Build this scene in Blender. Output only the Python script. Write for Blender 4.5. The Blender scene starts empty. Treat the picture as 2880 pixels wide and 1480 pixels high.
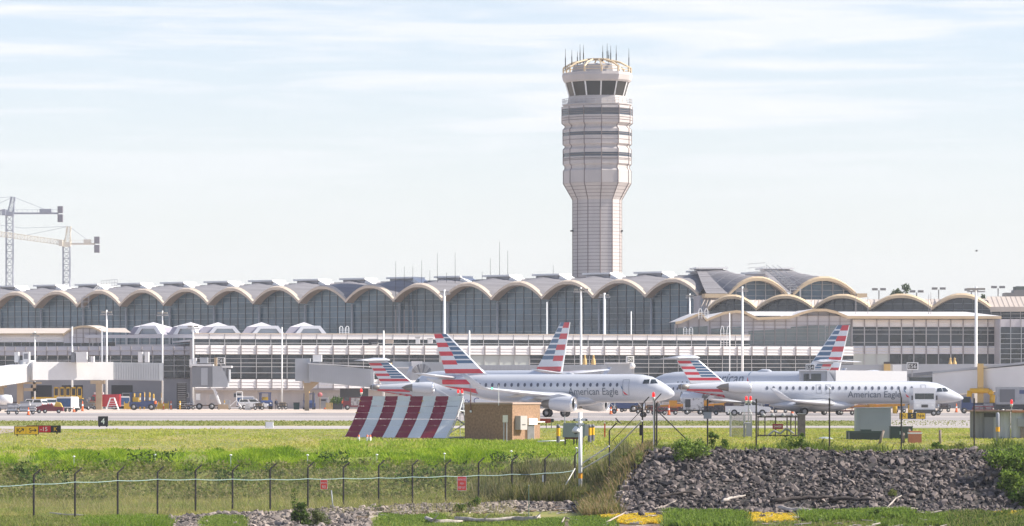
import bpy, bmesh, math, random
import numpy as np
from mathutils import Vector, Matrix
random.seed(7); RNG = np.random.default_rng(7)
sc = bpy.context.scene
R = math.radians
# ------------------------------------------------------------------ camera
F, H, YH = 11500.0, 2.85, 1105.0          # focal length in photo pixels, eye height, horizon row
cam = bpy.data.cameras.new('camera'); co = bpy.data.objects.new('camera', cam)
sc.collection.objects.link(co); sc.camera = co
co.location = (0, 0, H); co.rotation_euler = (R(90), 0, 0)
cam.sensor_width = 36; cam.lens = 36*F/2880; cam.shift_y = (YH-740)/2880
cam.clip_start = 1; cam.clip_end = 20000
# ------------------------------------------------------------------ light
SUN_E, SUN_A = 40.0, 91.5                 # elevation; azimuth clockwise from straight ahead (+Y)
w = bpy.data.worlds.new('World'); sc.world = w; w.use_nodes = True
nt = w.node_tree; nt.nodes.clear()
out = nt.nodes.new('ShaderNodeOutputWorld'); bg = nt.nodes.new('ShaderNodeBackground')
sky = nt.nodes.new('ShaderNodeTexSky'); sky.sky_type = 'NISHITA'; sky.sun_disc = False
sky.sun_elevation = R(SUN_E); sky.sun_rotation = R(SUN_A); sky.air_density = 1.0; sky.dust_density = 0.3; sky.ozone_density = 3.0
bg.inputs['Strength'].default_value = 0.10
# thin cirrus streaks over the sky, by direction
tc = nt.nodes.new('ShaderNodeTexCoord')
def wn(t, **k):
    n = nt.nodes.new(t)
    for a, b in k.items(): setattr(n, a, b)
    return n
def cloud(scale, loc, detail, lo, hi, dist=0.4):
    mp = wn('ShaderNodeMapping'); mp.inputs['Scale'].default_value = scale; mp.inputs['Location'].default_value = loc
    nz = wn('ShaderNodeTexNoise'); nz.inputs['Scale'].default_value = 1; nz.inputs['Detail'].default_value = detail
    nz.inputs['Roughness'].default_value = .55; nz.inputs['Distortion'].default_value = dist
    mr = wn('ShaderNodeMapRange'); mr.interpolation_type = 'SMOOTHSTEP'
    mr.inputs['From Min'].default_value = lo; mr.inputs['From Max'].default_value = hi
    nt.links.new(tc.outputs['Generated'], mp.inputs['Vector']); nt.links.new(mp.outputs['Vector'], nz.inputs['Vector'])
    nt.links.new(nz.outputs['Fac'], mr.inputs['Value']); return mr.outputs['Result']
def mth(op, a, b, clamp=False):
    n = wn('ShaderNodeMath', operation=op, use_clamp=clamp)
    for i, x in enumerate((a, b)):
        if hasattr(x, 'links'): nt.links.new(x, n.inputs[i])
        else: n.inputs[i].default_value = x
    return n.outputs[0]
c1 = cloud((9, 4, 130), (3.2, 0, 1.37), 6, .45, .62)
c2 = cloud((30, 6, 260), (1.0, 0, 4.4), 6, .46, .74)
cl = mth('ADD', mth('MULTIPLY', c1, .75), mth('MULTIPLY', c2, .35), True)
sep = wn('ShaderNodeSeparateXYZ'); nt.links.new(tc.outputs['Generated'], sep.inputs[0])
fade = wn('ShaderNodeMapRange'); fade.inputs['From Min'].default_value = .0; fade.inputs['From Max'].default_value = .085
fade.inputs['To Min'].default_value = .9; fade.inputs['To Max'].default_value = .30
nt.links.new(sep.outputs['Z'], fade.inputs['Value'])
hi_ = wn('ShaderNodeMapRange'); hi_.inputs['From Min'].default_value = .10; hi_.inputs['From Max'].default_value = .35
hi_.inputs['To Min'].default_value = 1; hi_.inputs['To Max'].default_value = .25; nt.links.new(sep.outputs['Z'], hi_.inputs['Value'])
tot = mth('MULTIPLY', fade.outputs['Result'], hi_.outputs['Result'])
low_ = wn('ShaderNodeMapRange', interpolation_type='SMOOTHSTEP'); low_.inputs['From Min'].default_value = .04; low_.inputs['From Max'].default_value = .078
low_.inputs['To Min'].default_value = .12; nt.links.new(sep.outputs['Z'], low_.inputs['Value'])
ctot = mth('MULTIPLY', mth('MULTIPLY', mth('MULTIPLY', cl, .85), low_.outputs['Result']), hi_.outputs['Result'])
mix = wn('ShaderNodeMix', data_type='RGBA'); nt.links.new(tot, mix.inputs[0]); tint = wn('ShaderNodeMix', data_type='RGBA', blend_type='MULTIPLY'); tint.inputs[0].default_value = 1; tint.inputs[7].default_value = (1.10, .97, 1.0, 1)
nt.links.new(sky.outputs[0], tint.inputs[6]); nt.links.new(tint.outputs[2], mix.inputs[6])
mix.inputs[7].default_value = (5.2, 5.42, 5.65, 1)
mix2 = wn('ShaderNodeMix', data_type='RGBA'); nt.links.new(ctot, mix2.inputs[0]); nt.links.new(mix.outputs[2], mix2.inputs[6]); mix2.inputs[7].default_value = (6.1, 6.1, 6.35, 1)
nt.links.new(mix2.outputs[2], bg.inputs['Color']); nt.links.new(bg.outputs[0], out.inputs['Surface'])
sun = bpy.data.lights.new('sun', 'SUN'); so = bpy.data.objects.new('sun', sun); sc.collection.objects.link(so)
sun.energy = 4.8; sun.angle = R(.5); sun.color = (1, .93, .82)
so.rotation_euler = (R(90-SUN_E), 0, R(180-SUN_A)); so.location = (0, 0, 60)
sc.view_settings.view_transform = 'Standard'; sc.view_settings.look = 'None'
sc.view_settings.exposure = 0.78; sc.view_settings.gamma = 1
sc.cycles.max_bounces = 6
# ------------------------------------------------------------------ helpers
def at(px, py, d): return Vector(((px-1440)/F*d, d, H-(py-YH)/F*d))
def xat(px, d): return (px-1440)/F*d
def zat(py, d): return H-(py-YH)/F*d
COL = sc.collection.objects
MATS = {}
def mat(name, col, rough=.6, metal=0, var=.0, vscale=1.0, coat=0, spec=.5, col2=None, stretch=(1, 1, 1), isl=False, emit=0, alpha=1, lo=.35, hi=.65, world=False):
    if name in MATS: return MATS[name]
    m = bpy.data.materials.new(name); m.use_nodes = True; MATS[name] = m
    n, l = m.node_tree.nodes, m.node_tree.links; b = n['Principled BSDF']
    b.inputs['Base Color'].default_value = (*col, 1); b.inputs['Roughness'].default_value = rough
    b.inputs['Metallic'].default_value = metal; b.inputs['Specular IOR Level'].default_value = spec
    b.inputs['Coat Weight'].default_value = coat; b.inputs['Alpha'].default_value = alpha
    if emit: b.inputs['Emission Color'].default_value = (*col, 1); b.inputs['Emission Strength'].default_value = emit
    if var or col2:
        c2 = col2 or tuple(c*(1-var) for c in col)
        mx = n.new('ShaderNodeMix'); mx.data_type = 'RGBA'; mx.inputs[6].default_value = (*col, 1); mx.inputs[7].default_value = (*c2, 1)
        if isl:
            g = n.new('ShaderNodeNewGeometry'); oi = n.new('ShaderNodeObjectInfo')
            ad = n.new('ShaderNodeMath'); ad.operation = 'ADD'; fr = n.new('ShaderNodeMath'); fr.operation = 'FRACT'
            l.new(g.outputs['Random Per Island'], ad.inputs[0]); l.new(oi.outputs['Random'], ad.inputs[1])
            l.new(ad.outputs[0], fr.inputs[0]); l.new(fr.outputs[0], mx.inputs[0])
        else:
            t = n.new('ShaderNodeTexCoord'); mp = n.new('ShaderNodeMapping'); mp.inputs['Scale'].default_value = tuple(vscale*s for s in stretch)
            nz = n.new('ShaderNodeTexNoise'); nz.inputs['Scale'].default_value = 1; nz.inputs['Detail'].default_value = 5
            mr = n.new('ShaderNodeMapRange'); mr.inputs['From Min'].default_value = lo; mr.inputs['From Max'].default_value = hi
            l.new(n.new('ShaderNodeNewGeometry').outputs['Position'] if world else t.outputs['Object'], mp.inputs['Vector']); l.new(mp.outputs['Vector'], nz.inputs['Vector'])
            l.new(nz.outputs['Fac'], mr.inputs['Value']); l.new(mr.outputs['Result'], mx.inputs[0])
        l.new(mx.outputs[2], b.inputs['Base Color'])
    return m
class MB:
    """collects faces and links them as ONE mesh object"""
    def __init__(s): s.v, s.f, s.m, s.s = [], [], [], []
    def face(s, pts, m=0, sm=False):
        i = len(s.v); s.v += [tuple(p) for p in pts]; s.f.append(tuple(range(i, i+len(pts)))); s.m.append(m); s.s.append(sm); return s
    def box(s, x0, x1, y0, y1, z0, z1, m=0, M=None):
        p = [Vector(q) for q in ((x0,y0,z0),(x1,y0,z0),(x1,y1,z0),(x0,y1,z0),(x0,y0,z1),(x1,y0,z1),(x1,y1,z1),(x0,y1,z1))]
        if M is not None: p = [M @ q for q in p]
        i = len(s.v); s.v += [tuple(q) for q in p]
        for f in ((0,3,2,1),(4,5,6,7),(0,1,5,4),(1,2,6,5),(2,3,7,6),(3,0,4,7)):
            s.f.append(tuple(i+k for k in f)); s.m.append(m); s.s.append(False)
        return s
    def loft(s, rings, m=0, sm=True, cap=True, closed=True):
        i = len(s.v); n = len(rings[0])
        for r in rings: s.v += [tuple(p) for p in r]
        for a in range(len(rings)-1):
            for k in range(n if closed else n-1):
                k2 = (k+1) % n
                s.f.append((i+a*n+k, i+a*n+k2, i+(a+1)*n+k2, i+(a+1)*n+k)); s.m.append(m[a] if isinstance(m, (list, tuple)) else m); s.s.append(sm)
        if cap:
            mm = m if not isinstance(m, (list, tuple)) else m[0]
            s.f.append(tuple(i+k for k in range(n))[::-1]); s.m.append(mm); s.s.append(False)
            e = i+(len(rings)-1)*n; s.f.append(tuple(e+k for k in range(n))); s.m.append(mm); s.s.append(False)
        return s
    def bar(s, a, b, r, m=0, n=6, r2=None, cap=True):
        a, b = Vector(a), Vector(b); d = (b-a)
        if d.length < 1e-6: return s
        q = d.to_track_quat('Z', 'Y').to_matrix(); r2 = r if r2 is None else r2
        def ring(c, rr): return [c+q @ Vector((rr*math.cos(2*math.pi*k/n+.4), rr*math.sin(2*math.pi*k/n+.4), 0)) for k in range(n)]
        return s.loft([ring(a, r), ring(b, r2)], m, n > 6, cap)
    def path(s, pts, r, m=0, n=5):
        for a, b in zip(pts[:-1], pts[1:]): s.bar(a, b, r, m, n)
        return s
    def prism(s, poly, y0, y1, m=0, M=None):
        """outline in x,z pushed through y0..y1"""
        a = [Vector((x, y0, z)) for x, z in poly]; b = [Vector((x, y1, z)) for x, z in poly]
        if M is not None: a = [M @ p for p in a]; b = [M @ p for p in b]
        s.face(a, m); s.face(b[::-1], m)
        for k in range(len(poly)):
            k2 = (k+1) % len(poly); s.face([a[k2], a[k], b[k], b[k2]], m)
        return s
    def lathe(s, prof, axis='z', m=0, n=16, c=(0,0,0), cap=False):
        """prof: (along, radius)"""
        rings = []
        for h, r in prof:
            ring = []
            for k in range(n):
                t = 2*math.pi*k/n; u, v = r*math.cos(t), r*math.sin(t)
                p = {'z': (u, v, h), 'x': (h, u, v), 'y': (u, h, v)}[axis]
                ring.append((p[0]+c[0], p[1]+c[1], p[2]+c[2]))
            rings.append(ring)
        return s.loft(rings, m, True, cap)
    def mesh(s, name, mats):
        me = bpy.data.meshes.new(name); me.from_pydata(s.v, [], s.f)
        for x in (mats if isinstance(mats, (list, tuple)) else [mats]): me.materials.append(x)
        me.polygons.foreach_set('material_index', s.m); me.polygons.foreach_set('use_smooth', s.s); me.update(); return me
    def build(s, name, mats, parent=None, loc=None, rz=0):
        return link(name, s.mesh(name, mats), parent, loc, rz)
def link(name, me, parent=None, loc=None, rz=0):
    o = bpy.data.objects.new(name, me); COL.link(o)
    if parent: o.parent = parent
    if loc is not None: o.location = loc
    if rz: o.rotation_euler.z = rz
    return o
def tag(o, label=None, cat=None, group=None, kind=None):
    for k, v in (('label', label), ('category', cat), ('group', group), ('kind', kind)):
        if v: o[k] = v
    return o
def thing(name, label, cat, loc=(0,0,0), rz=0, group=None):
    return tag(link(name, None, None, loc, rz), label, cat, group)
def copy_tree(o, parent=None):
    c = o.copy(); COL.link(c)
    if parent: c.parent = parent
    for ch in list(o.children): copy_tree(ch, c)
    return c
def text_mesh(txt, h, cx, bend=None, slices=(), bold=0):
    """flat lettering in x,z, centred on x = cx, cap height h, baseline z = 0"""
    cu = bpy.data.curves.new('lettering', 'FONT'); cu.body = txt; cu.size = h/.69; cu.align_x = 'CENTER'; cu.resolution_u = 3; cu.offset = bold
    ob = bpy.data.objects.new('lettering', cu); COL.link(ob); bpy.context.view_layer.update()
    me = bpy.data.meshes.new_from_object(ob.evaluated_get(bpy.context.evaluated_depsgraph_get()))
    bpy.data.objects.remove(ob); bpy.data.curves.remove(cu)
    bm = bmesh.new(); bm.from_mesh(me); bpy.data.meshes.remove(me)
    for z in slices: bmesh.ops.bisect_plane(bm, geom=bm.verts[:]+bm.edges[:]+bm.faces[:], plane_co=(0, z, 0), plane_no=(0, 1, 0))
    for v in bm.verts:
        x, z = v.co.x+cx, v.co.y
        v.co = (x, bend(x, z) if bend else 0, z)
    return bm
def lettering(txt, h, m, parent, loc=(0,0,0), wide=None, rz=0, name='lettering'):
    bm = text_mesh(txt, h, 0)
    if wide:
        xs = [v.co.x for v in bm.verts]; k = wide/(max(xs)-min(xs)); c = (max(xs)+min(xs))/2
        for v in bm.verts: v.co.x = (v.co.x-c)*k
    me = bpy.data.meshes.new(name); bm.to_mesh(me); bm.free(); me.materials.append(m)
    return link(name, me, parent, loc, rz)
class Frame:
    """a straight vertical wall line: passes depth d at column px, turned by a (deg); right end recedes when a > 0"""
    def __init__(s, px, d, a):
        s.o = Vector((xat(px, d), d, 0)); s.a = R(a); s.c, s.s = math.cos(s.a), math.sin(s.a)
    def t(s, px, off=0):
        u = (px-1440)/F; x0, y0 = s.o.x-s.s*off, s.o.y+s.c*off
        return (u*y0-x0)/(s.c-u*s.s)
    def d(s, px, off=0): return s.o.y+s.c*off+s.s*s.t(px, off)
    def z(s, px, py, off=0): return zat(py, s.d(px, off))
    def p(s, t, off=0, z=0): return Vector((s.o.x+s.c*t-s.s*off, s.o.y+s.s*t+s.c*off, z))
# ------------------------------------------------------------------ terrain
def lerp_tab(tab, x):
    return np.interp(x, [a for a, b in tab], [b for a, b in tab])
LEFT = [(100,-5.2),(190,-4.3),(203,-3.95),(240,-3.72),(246,-3.3),(257,-1.62),(263,-1.2),(300,-.38),(318,0),(20000,0)]
RIGHT = [(100,-5.2),(190,-4.4),(203,-4.1),(213,-3.75),(219,-3.45),(228,-.5),(232,-.4),(262,-.12),(318,0),(20000,0)]
def ground_z(x, y):
    x = np.asarray(x, float); y = np.asarray(y, float)
    u = x/np.maximum(y, 1)*F+1440
    t = np.clip((u-(1590+np.clip((y-214)/16, 0, 1)*30))/230, 0, 1); t = t*t*(3-2*t)
    z = lerp_tab(LEFT, y)*(1-t)+lerp_tab(RIGHT, y)*t
    k = np.clip((330-y)/60, 0, 1)*.07
    return z+k*(np.sin(x*.9+y*.3)*.5+np.sin(x*.37-y*.21+1.3)*.7+np.sin(x*2.3+y*.8)*.25)
def gz(x, y): return float(ground_z(x, y))
def gpx(px, d): x = xat(px, d); return Vector((x, d, gz(x, d)))
ys = np.concatenate([np.linspace(100, 195, 6), np.arange(198, 270, .8), np.arange(270, 350, 4), [360,400,500,700,1000,1600,3000,3500]])
xs = np.concatenate([[-2500,-1000,-400,-150,-80], np.arange(-50, 50.1, .8), [80,150,400,1000,2500]])
GX, GY = np.meshgrid(xs, ys); GZ = ground_z(GX, GY); nx = len(xs)
me = bpy.data.meshes.new('ground')
idx = [(r*nx+c, r*nx+c+1, (r+1)*nx+c+1, (r+1)*nx+c) for r in range(len(ys)-1) for c in range(nx-1)]
me.from_pydata(np.stack([GX, GY, GZ], -1).reshape(-1, 3).tolist(), [], idx); me.polygons.foreach_set('use_smooth', [True]*len(idx))
gm = bpy.data.materials.new('ground'); gm.use_nodes = True; n, l = gm.node_tree.nodes, gm.node_tree.links; b = n['Principled BSDF']
b.inputs['Roughness'].default_value = .95; b.inputs['Specular IOR Level'].default_value = .1
g = n.new('ShaderNodeNewGeometry')
def gnoise(scale, det=5):
    mp = n.new('ShaderNodeMapping'); mp.inputs['Scale'].default_value = scale; nz = n.new('ShaderNodeTexNoise'); nz.inputs['Scale'].default_value = 1; nz.inputs['Detail'].default_value = det
    mr = n.new('ShaderNodeMapRange'); mr.inputs['From Min'].default_value = .36; mr.inputs['From Max'].default_value = .64
    l.new(g.outputs['Position'], mp.inputs['Vector']); l.new(mp.outputs['Vector'], nz.inputs['Vector']); l.new(nz.outputs['Fac'], mr.inputs['Value']); return mr.outputs['Result']
def gmix(f, a, c):
    mx = n.new('ShaderNodeMix'); mx.data_type = 'RGBA'
    for i, x in ((0, f), (6, a), (7, c)):
        if hasattr(x, 'links'): l.new(x, mx.inputs[i])
        else: mx.inputs[i].default_value = x if i == 0 else (*x, 1)
    return mx.outputs[2]
grass = gmix(gnoise((.05, .045, .05)), (.22, .23, .07), (.34, .28, .12))
grass = gmix(gnoise((.5, .2, .5)), grass, (.17, .20, .055))
mud = gmix(gnoise((.8, .5, 1)), (.13, .105, .08), (.2, .165, .125))
sx = n.new('ShaderNodeSeparateXYZ'); l.new(g.outputs['Position'], sx.inputs[0])
mr = n.new('ShaderNodeMapRange'); mr.inputs['From Min'].default_value = 213; mr.inputs['From Max'].default_value = 218; l.new(sx.outputs['Y'], mr.inputs['Value'])
l.new(gmix(mr.outputs['Result'], mud, grass), b.inputs['Base Color'])
me.materials.append(gm); tag(link('ground', me), kind='structure')
water = mat('water', (.05, .06, .05), .15)
tag(MB().face([(-2500,-600,-4.6),(2500,-600,-4.6),(2500,196,-4.6),(-2500,196,-4.6)]).build('water', water), kind='structure')
concrete = mat('apron_concrete', (.60, .50, .42), .9, var=.22, vscale=.05, stretch=(1, .35, 1))
asphalt = mat('taxiway_asphalt', (.36, .325, .315), .9, var=.25, vscale=.05, stretch=(.6, .8, 1))
strip = mat('runway_concrete', (.44, .395, .37), .9, var=.12, vscale=.05)
def sheet(name, pts, m, z): tag(MB().face([(x, y, z) for x, y in pts]).build(name, m), kind='structure')
def dpx(y): return H*F/(y-YH)
sheet('apron', [(-900, dpx(1161.5)), (900, dpx(1161.5)), (900, 3000), (-900, 3000)], concrete, .012)
sheet('taxiway', [(-900, dpx(1184)), (900, dpx(1184)), (900, dpx(1161.5)), (-900, dpx(1161.5))], asphalt, .008)
sheet('taxiway_strip', [(-900, dpx(1177)), (900, dpx(1174)), (900, dpx(1170)), (-900, dpx(1170))], strip, .016)
sheet('tyre_marks', [(-900, dpx(1169.2)), (900, dpx(1168.4)), (900, dpx(1167.8)), (-900, dpx(1168.6))], mat('rubber', (.13, .115, .11), .9, col2=(.42, .36, .32), vscale=.06, stretch=(.5, 1, 1)), .022)
sheet('runway', [(-900, 318.5), (-14, 322), (0, 332), (900, 334), (900, 352), (0, 352), (-60, 350), (-900, 350)], strip, .008)
sheet('connector_taxiway', [(29, 340), (60, 340), (62, 420), (38, 420), (33, 380)], strip, .020)
road = mat('road_old', (.33, .27, .24), .9)
mb = MB()
for a, c in ((318, 310), (310, 302)):
    mb.face([(-60, c, gz(-60, c)+.03), (-37+(318-c)*-.12, c, gz(-38, c)+.03), (-37+(318-a)*-.12, a, gz(-38, a)+.03), (-60, a, gz(-60, a)+.03)])
tag(mb.build('service_road', road), kind='structure')
# ================================================================== BUILDINGS
M_white = mat('white_panel', (.80, .77, .75), .55, var=.06, vscale=.4)
M_lav = mat('grey_panel', (.52, .50, .52), .6, var=.08, vscale=.4)
M_joint = mat('panel_joint', (.30, .27, .27), .8)
M_glass = mat('hall_glass', (.085, .15, .21), .2, world=True, var=.6, vscale=.13, stretch=(1, 1, 1.6), spec=.8)  # noise patches in the colour imitate reflections and light from inside the hall
M_glassd = mat('dark_glass', (.032, .042, .055), .15, world=True, lo=.42, hi=.58, var=.65, vscale=.3, spec=.8)
M_mull = mat('mullion_steel', (.10, .11, .13), .5); M_mullh = mat('mullion_bar', (.24, .27, .30), .5)
M_mullw = mat('mullion_white', (.46, .45, .45), .5)
M_gold = mat('beige_fascia', (.62, .47, .30), .55, var=.1, vscale=.5)
M_tan = mat('tan_trim', (.62, .52, .42), .6, var=.1, vscale=.5)
M_slate = mat('slate_roof', (.235, .225, .24), .75, var=.25, vscale=.5, stretch=(.3, .3, 6))
M_roofb = mat('beige_metal_roof', (.56, .48, .41), .6, var=.1, vscale=.3)
M_roofg = mat('pale_flat_roof', (.62, .60, .60), .8, var=.08, vscale=.2)
M_sky = mat('skylight_white', (.82, .80, .78), .5)
M_col = mat('steel_column', (.36, .38, .40), .5)
M_base = mat('concrete_wall', (.46, .42, .40), .85, var=.12, vscale=.3)
M_black = mat('black', (.012, .012, .014), .5)
M_green = mat('greenish_panel', (.50, .53, .50), .4, var=.06, vscale=.3)

def arch(u):                       # unit arch profile, u 0..1 -> 0..1, softly flared feet
    k = abs(u-.5)*2
    return max(0.0, min(1.0, (1-k**2.0)**1.0*1.02))
def arch_pts(x0, x1, z0, z1, n=12): return [(x0+(x1-x0)*k/n, z0+(z1-z0)*arch(k/n)) for k in range(n+1)]

# ---- main hall: bays along a line whose right end is nearer
hf = Frame(1985, 808, -37)
hall = thing('terminal_hall', 'long terminal hall of repeating arched glass bays under slate grey domed roofs', 'terminal building', hf.o, hf.a)
t0, t1 = hf.t(3), hf.t(1985); NB = 15; BW = (t1-t0)/NB
ZV = hf.z(1985, 827); ZP = hf.z(1907, 784)+.25; ZV = (ZV+hf.z(3, 868))/2+.25; ZP = (ZP+hf.z(61, 829))/2
ZB = 4.0
OV = 2.6                            # overhang of the roof edge
def bay_meshes(bw, zv, zp, zb, zs, front_m, nver=6, drop=.6):
    ap = arch_pts(0, bw, zv, zp)
    g = MB().face([(x, 0, z) for x, z in [(0, zb)]+ap+[(bw, zb)]])
    mu = MB()
    for k in range(1, nver):
        x = bw*k/nver; z = zv+(zp-zv)*arch(x/bw); mu.box(x-.07, x+.07, -.14, -.02, zb, z-.1)
    z = zb+1
    while z < zp-.6:
        if z < zv: xa, xb = .1, bw-.1
        else:
            kk = math.sqrt(max(0, 1-(z-zv)/(zp-zv))); xa, xb = bw/2*(1-kk)+.3, bw/2*(1+kk)-.3
        mu.box(xa, xb, -.1, -.03, z-.04, z+.04, 1); z += 1.15
    # second, inner arch seen low behind the glass
    fa = MB(); top = [(x, z+.0) for x, z in ap]; bot = [(x, z-drop) for x, z in ap]
    fr = [(x, -OV, z) for x, z in top]; fb = [(x, -OV, z) for x, z in bot]; bb = [(x, .2, z) for x, z in bot]; bt = [(x, .2, z) for x, z in top]
    for k in range(len(ap)-1):
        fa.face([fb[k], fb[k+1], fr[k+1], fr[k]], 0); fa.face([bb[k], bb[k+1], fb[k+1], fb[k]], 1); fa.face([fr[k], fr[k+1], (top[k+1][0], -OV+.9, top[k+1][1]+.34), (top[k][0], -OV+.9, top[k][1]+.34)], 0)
    ro = MB(); NX, NY = 12, 9; D = bw*.95
    P = []
    for j in range(NY+1):
        v = j/NY; row = []
        for k in range(NX+1):
            u = k/NX; a = zv+(zp-zv)*arch(u); sd = zv+(zs-zv)*v**.75
            dome = zp+(zs+.6-zp)*math.sin(v*math.pi/2)*(1-.55*abs(u-.5)*2)
            wv = v**.55; row.append((bw*u, -OV+.3+v*D, (a+.05)*(1-wv)+max(sd, dome)*wv))
        P.append(row)
    for j in range(NY):
        for k in range(NX): ro.face([P[j][k], P[j][k+1], P[j+1][k+1], P[j+1][k]], 0, False)
    return g, mu, fa, ro, P
ZS = ZP+1.05
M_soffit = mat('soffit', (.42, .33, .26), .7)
g_, mu_, fa_, ro_, P_ = bay_meshes(BW, ZV, ZP, ZB, ZS, None)
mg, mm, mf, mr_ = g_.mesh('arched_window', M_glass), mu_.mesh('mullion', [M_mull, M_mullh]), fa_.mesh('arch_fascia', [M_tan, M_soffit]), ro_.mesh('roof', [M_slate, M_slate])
sk = MB(); sk.box(-2.9, 2.9, -1.6, 1.6, -.5, .25, 1); sk.box(-3.5, 3.5, -2.2, 2.2, .25, .6, 0)
sk.prism([(3.0, -.9), (6.2, -1.2), (6.2, -1.05), (3.5, .25)], -1.9, 2.0, 0)
ms = sk.mesh('skylight', [M_sky, M_lav])
sk2 = MB(); sk2.box(-2.4, 2.4, -1.4, 1.4, -.6, .1, 1); sk2.box(-3.1, 3.1, -1.9, 1.9, .1, .5, 0); ms2 = sk2.mesh('skylight', [M_sky, M_lav])
cb = MB().bar((0, 0, ZB), (0, 0, ZV-.9), .24, 0, 8); mcol = cb.mesh('column', M_col)
bk = MB()
for k in range(-1, NB):
    x = t0+BW*k
    w_ = link('arched_window', mg, hall, (x, 0, 0)); link('mullion', mm, w_, (0, 0, 0))
    link('arch_fascia', mf, hall, (x, 0, 0)); link('roof', mr_, hall, (x, 0, 0)); link('column', mcol, hall, (x, -.45, 0))
    link('skylight', ms, hall, (x+BW*.52, BW*.72, ZS+.3))
    link('skylight', ms2, hall, (x+BW*.98, BW*1.5, ZS+.2))
# inner lower arches visible through the glazing line + flat body behind
MB().prism([(t0-BW*2, 0), (t1, 0), (t1, ZV-.2), (t0-BW*2, ZV-.2)], .25, 26, 0).build('body_wall', M_lav, hall)
MB().box(t0-BW*2, t1-3, BW*.9, 20, ZV, ZS+.2).build('rear_roof', M_slate, hall)
ia = MB()
for k in range(6, NB):
    x = t0+BW*k
    if k in (6,): pass
    ap = arch_pts(x+.1, x+BW-.1, 6.7, 9.4, 10)
    for (xa, za), (xb, zb) in zip(ap[:-1], ap[1:]): ia.bar((xa, -.35, za), (xb, -.35, zb), .19, 0, 5)
ia.build('canopy_rib', mat('rib_grey', (.17, .18, .20), .6), hall)
# ---- end wing of the hall: two wide gold-edged arches
ef = Frame(1985, 804, 9)
endw = thing('terminal_end_wing', 'end wing of the hall with two wide gold edged arches and big slate domes', 'terminal building', ef.o, ef.a)
for (a_, b_) in ((1985+95, 2205), (2222, 2402)):
    pass
def wide_bay(pa, pb, first):
    xa, xb = ef.t(pa), ef.t(pb); zv, zp = ef.z(pa, 827), ef.z((pa+pb)/2, 783); bw = xb-xa
    g, mu, fa, ro, P = bay_meshes(bw, zv, zp, 6, zp+3.6, None, 6, .55)
    w_ = g.build('arched_window', M_glass, endw, (xa, 0, 0)); mu.build('mullion', [M_mullw, M_mullw], w_, (0, 0, 0))
    fa.build('arch_fascia', [M_gold, M_tan], endw, (xa, 0, 0))
    # domed roof: hipped shell from the eave line up to the lantern slab
    d = MB(); front = ([(ef.t(q_), zv) for q_ in (1980, 1992, 2004, 2016, 2029)] if first else [(ef.t(2190), zv+.5)])+arch_pts(xa, xb, zv, zp, 14)
    ax_ = ef.t(2026 if first else 2215); cz = ef.z(2100, 756); hw = 3.0; nf = len(front); rings = []
    L0 = front[0][0]; LW = front[-1][0]-L0
    for j in range(9):
        v = j/8; s_ = v**1.15; ring = []
        for k, (fx_, fz) in enumerate(front):
            tx = ax_-hw+2*hw*(fx_-L0)/LW; ring.append((fx_*(1-v)+tx*v, -OV+.3+v*11, (fz+.06)*(1-s_)+cz*s_))
        rings.append(ring)
    d.loft(rings, 0, False, False, False)
    for j in (2, 4, 6): d.path([Vector(p)+Vector((0, -.02, .06)) for p in rings[j]], .05, 1, 4)
    d.build('roof', [M_slate, M_lav], endw)
    l_ = MB(); l_.box(ax_-2.4, ax_+2.4, 8.6, 14, cz-.2, ef.z(2100, 753), 1); l_.box(ax_-3.2, ax_+3.2, 8, 15, ef.z(2100, 753), ef.z(2100, 749), 0)
    l_.build('skylight', [M_sky, M_lav], endw)
wide_bay(2042, 2208, True); wide_bay(2222, 2402, False)
xa = ef.t(1975); xb = ef.t(2044); zv = ef.z(2000, 827)
b_ = MB(); b_.box(xa, xb, -OV, .3, zv-.8, zv); b_.box(ef.t(2400), ef.t(2428), -OV-.6, 2, zv-.6, zv+.15); b_.build('eave', M_gold, endw)
# ribbed slope between hall and wing
MB().box(ef.t(1968), ef.t(2428)-3, .3, 30, 0, zv-.3).build('body_wall', M_lav, endw)
lw = MB()
for k in range(14):
    a_, b_ = Vector((ef.t(1992), -3.2, zv-.2)), Vector((ef.t(1992)+.01, -3.2, 8))
lw.bar((ef.t(1990), -1, 4), (ef.t(1990), -1, zv-1), .22, 0, 8); lw.bar((ef.t(1972), -1, 4), (ef.t(1972), -1, zv-1), .22, 0, 8)
lw.build('column', M_col, endw)
# maintenance gantry on the wing roof
gt = MB(); A = Vector((ef.t(2165), 3, ef.z(2165, 760))); B_ = Vector((ef.t(2212), -3.2, ef.z(2212, 815)))
for o in (0, 1.1, 2.2):
    gt.bar(A+Vector((o, 0, 0)), B_+Vector((o, 0, 0)), .07, 0, 4); gt.bar(A+Vector((o, 0, 1.1)), B_+Vector((o, 0, 1.1)), .06, 0, 4)
for k in range(9):
    p = A.lerp(B_, k/8); gt.bar(p, p+Vector((0, 0, 1.2)), .05, 0, 4); gt.bar(p, p+Vector((2.2, 0, 0)), .05, 0, 4)
for z in (0, .8, 1.6): gt.bar((ef.t(2115), 4, ef.z(2115, 764)+z), (A.x, 4, A.z+z), .06, 0, 4)
gt.bar(B_, B_+Vector((0, 0, -4)), .08, 0, 4); gt.bar(B_+Vector((2, 0, 0)), B_+Vector((2, 0, -4)), .08, 0, 4)
gt.build('roof_gantry', mat('galvanised', (.42, .42, .43), .5), endw)
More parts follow.
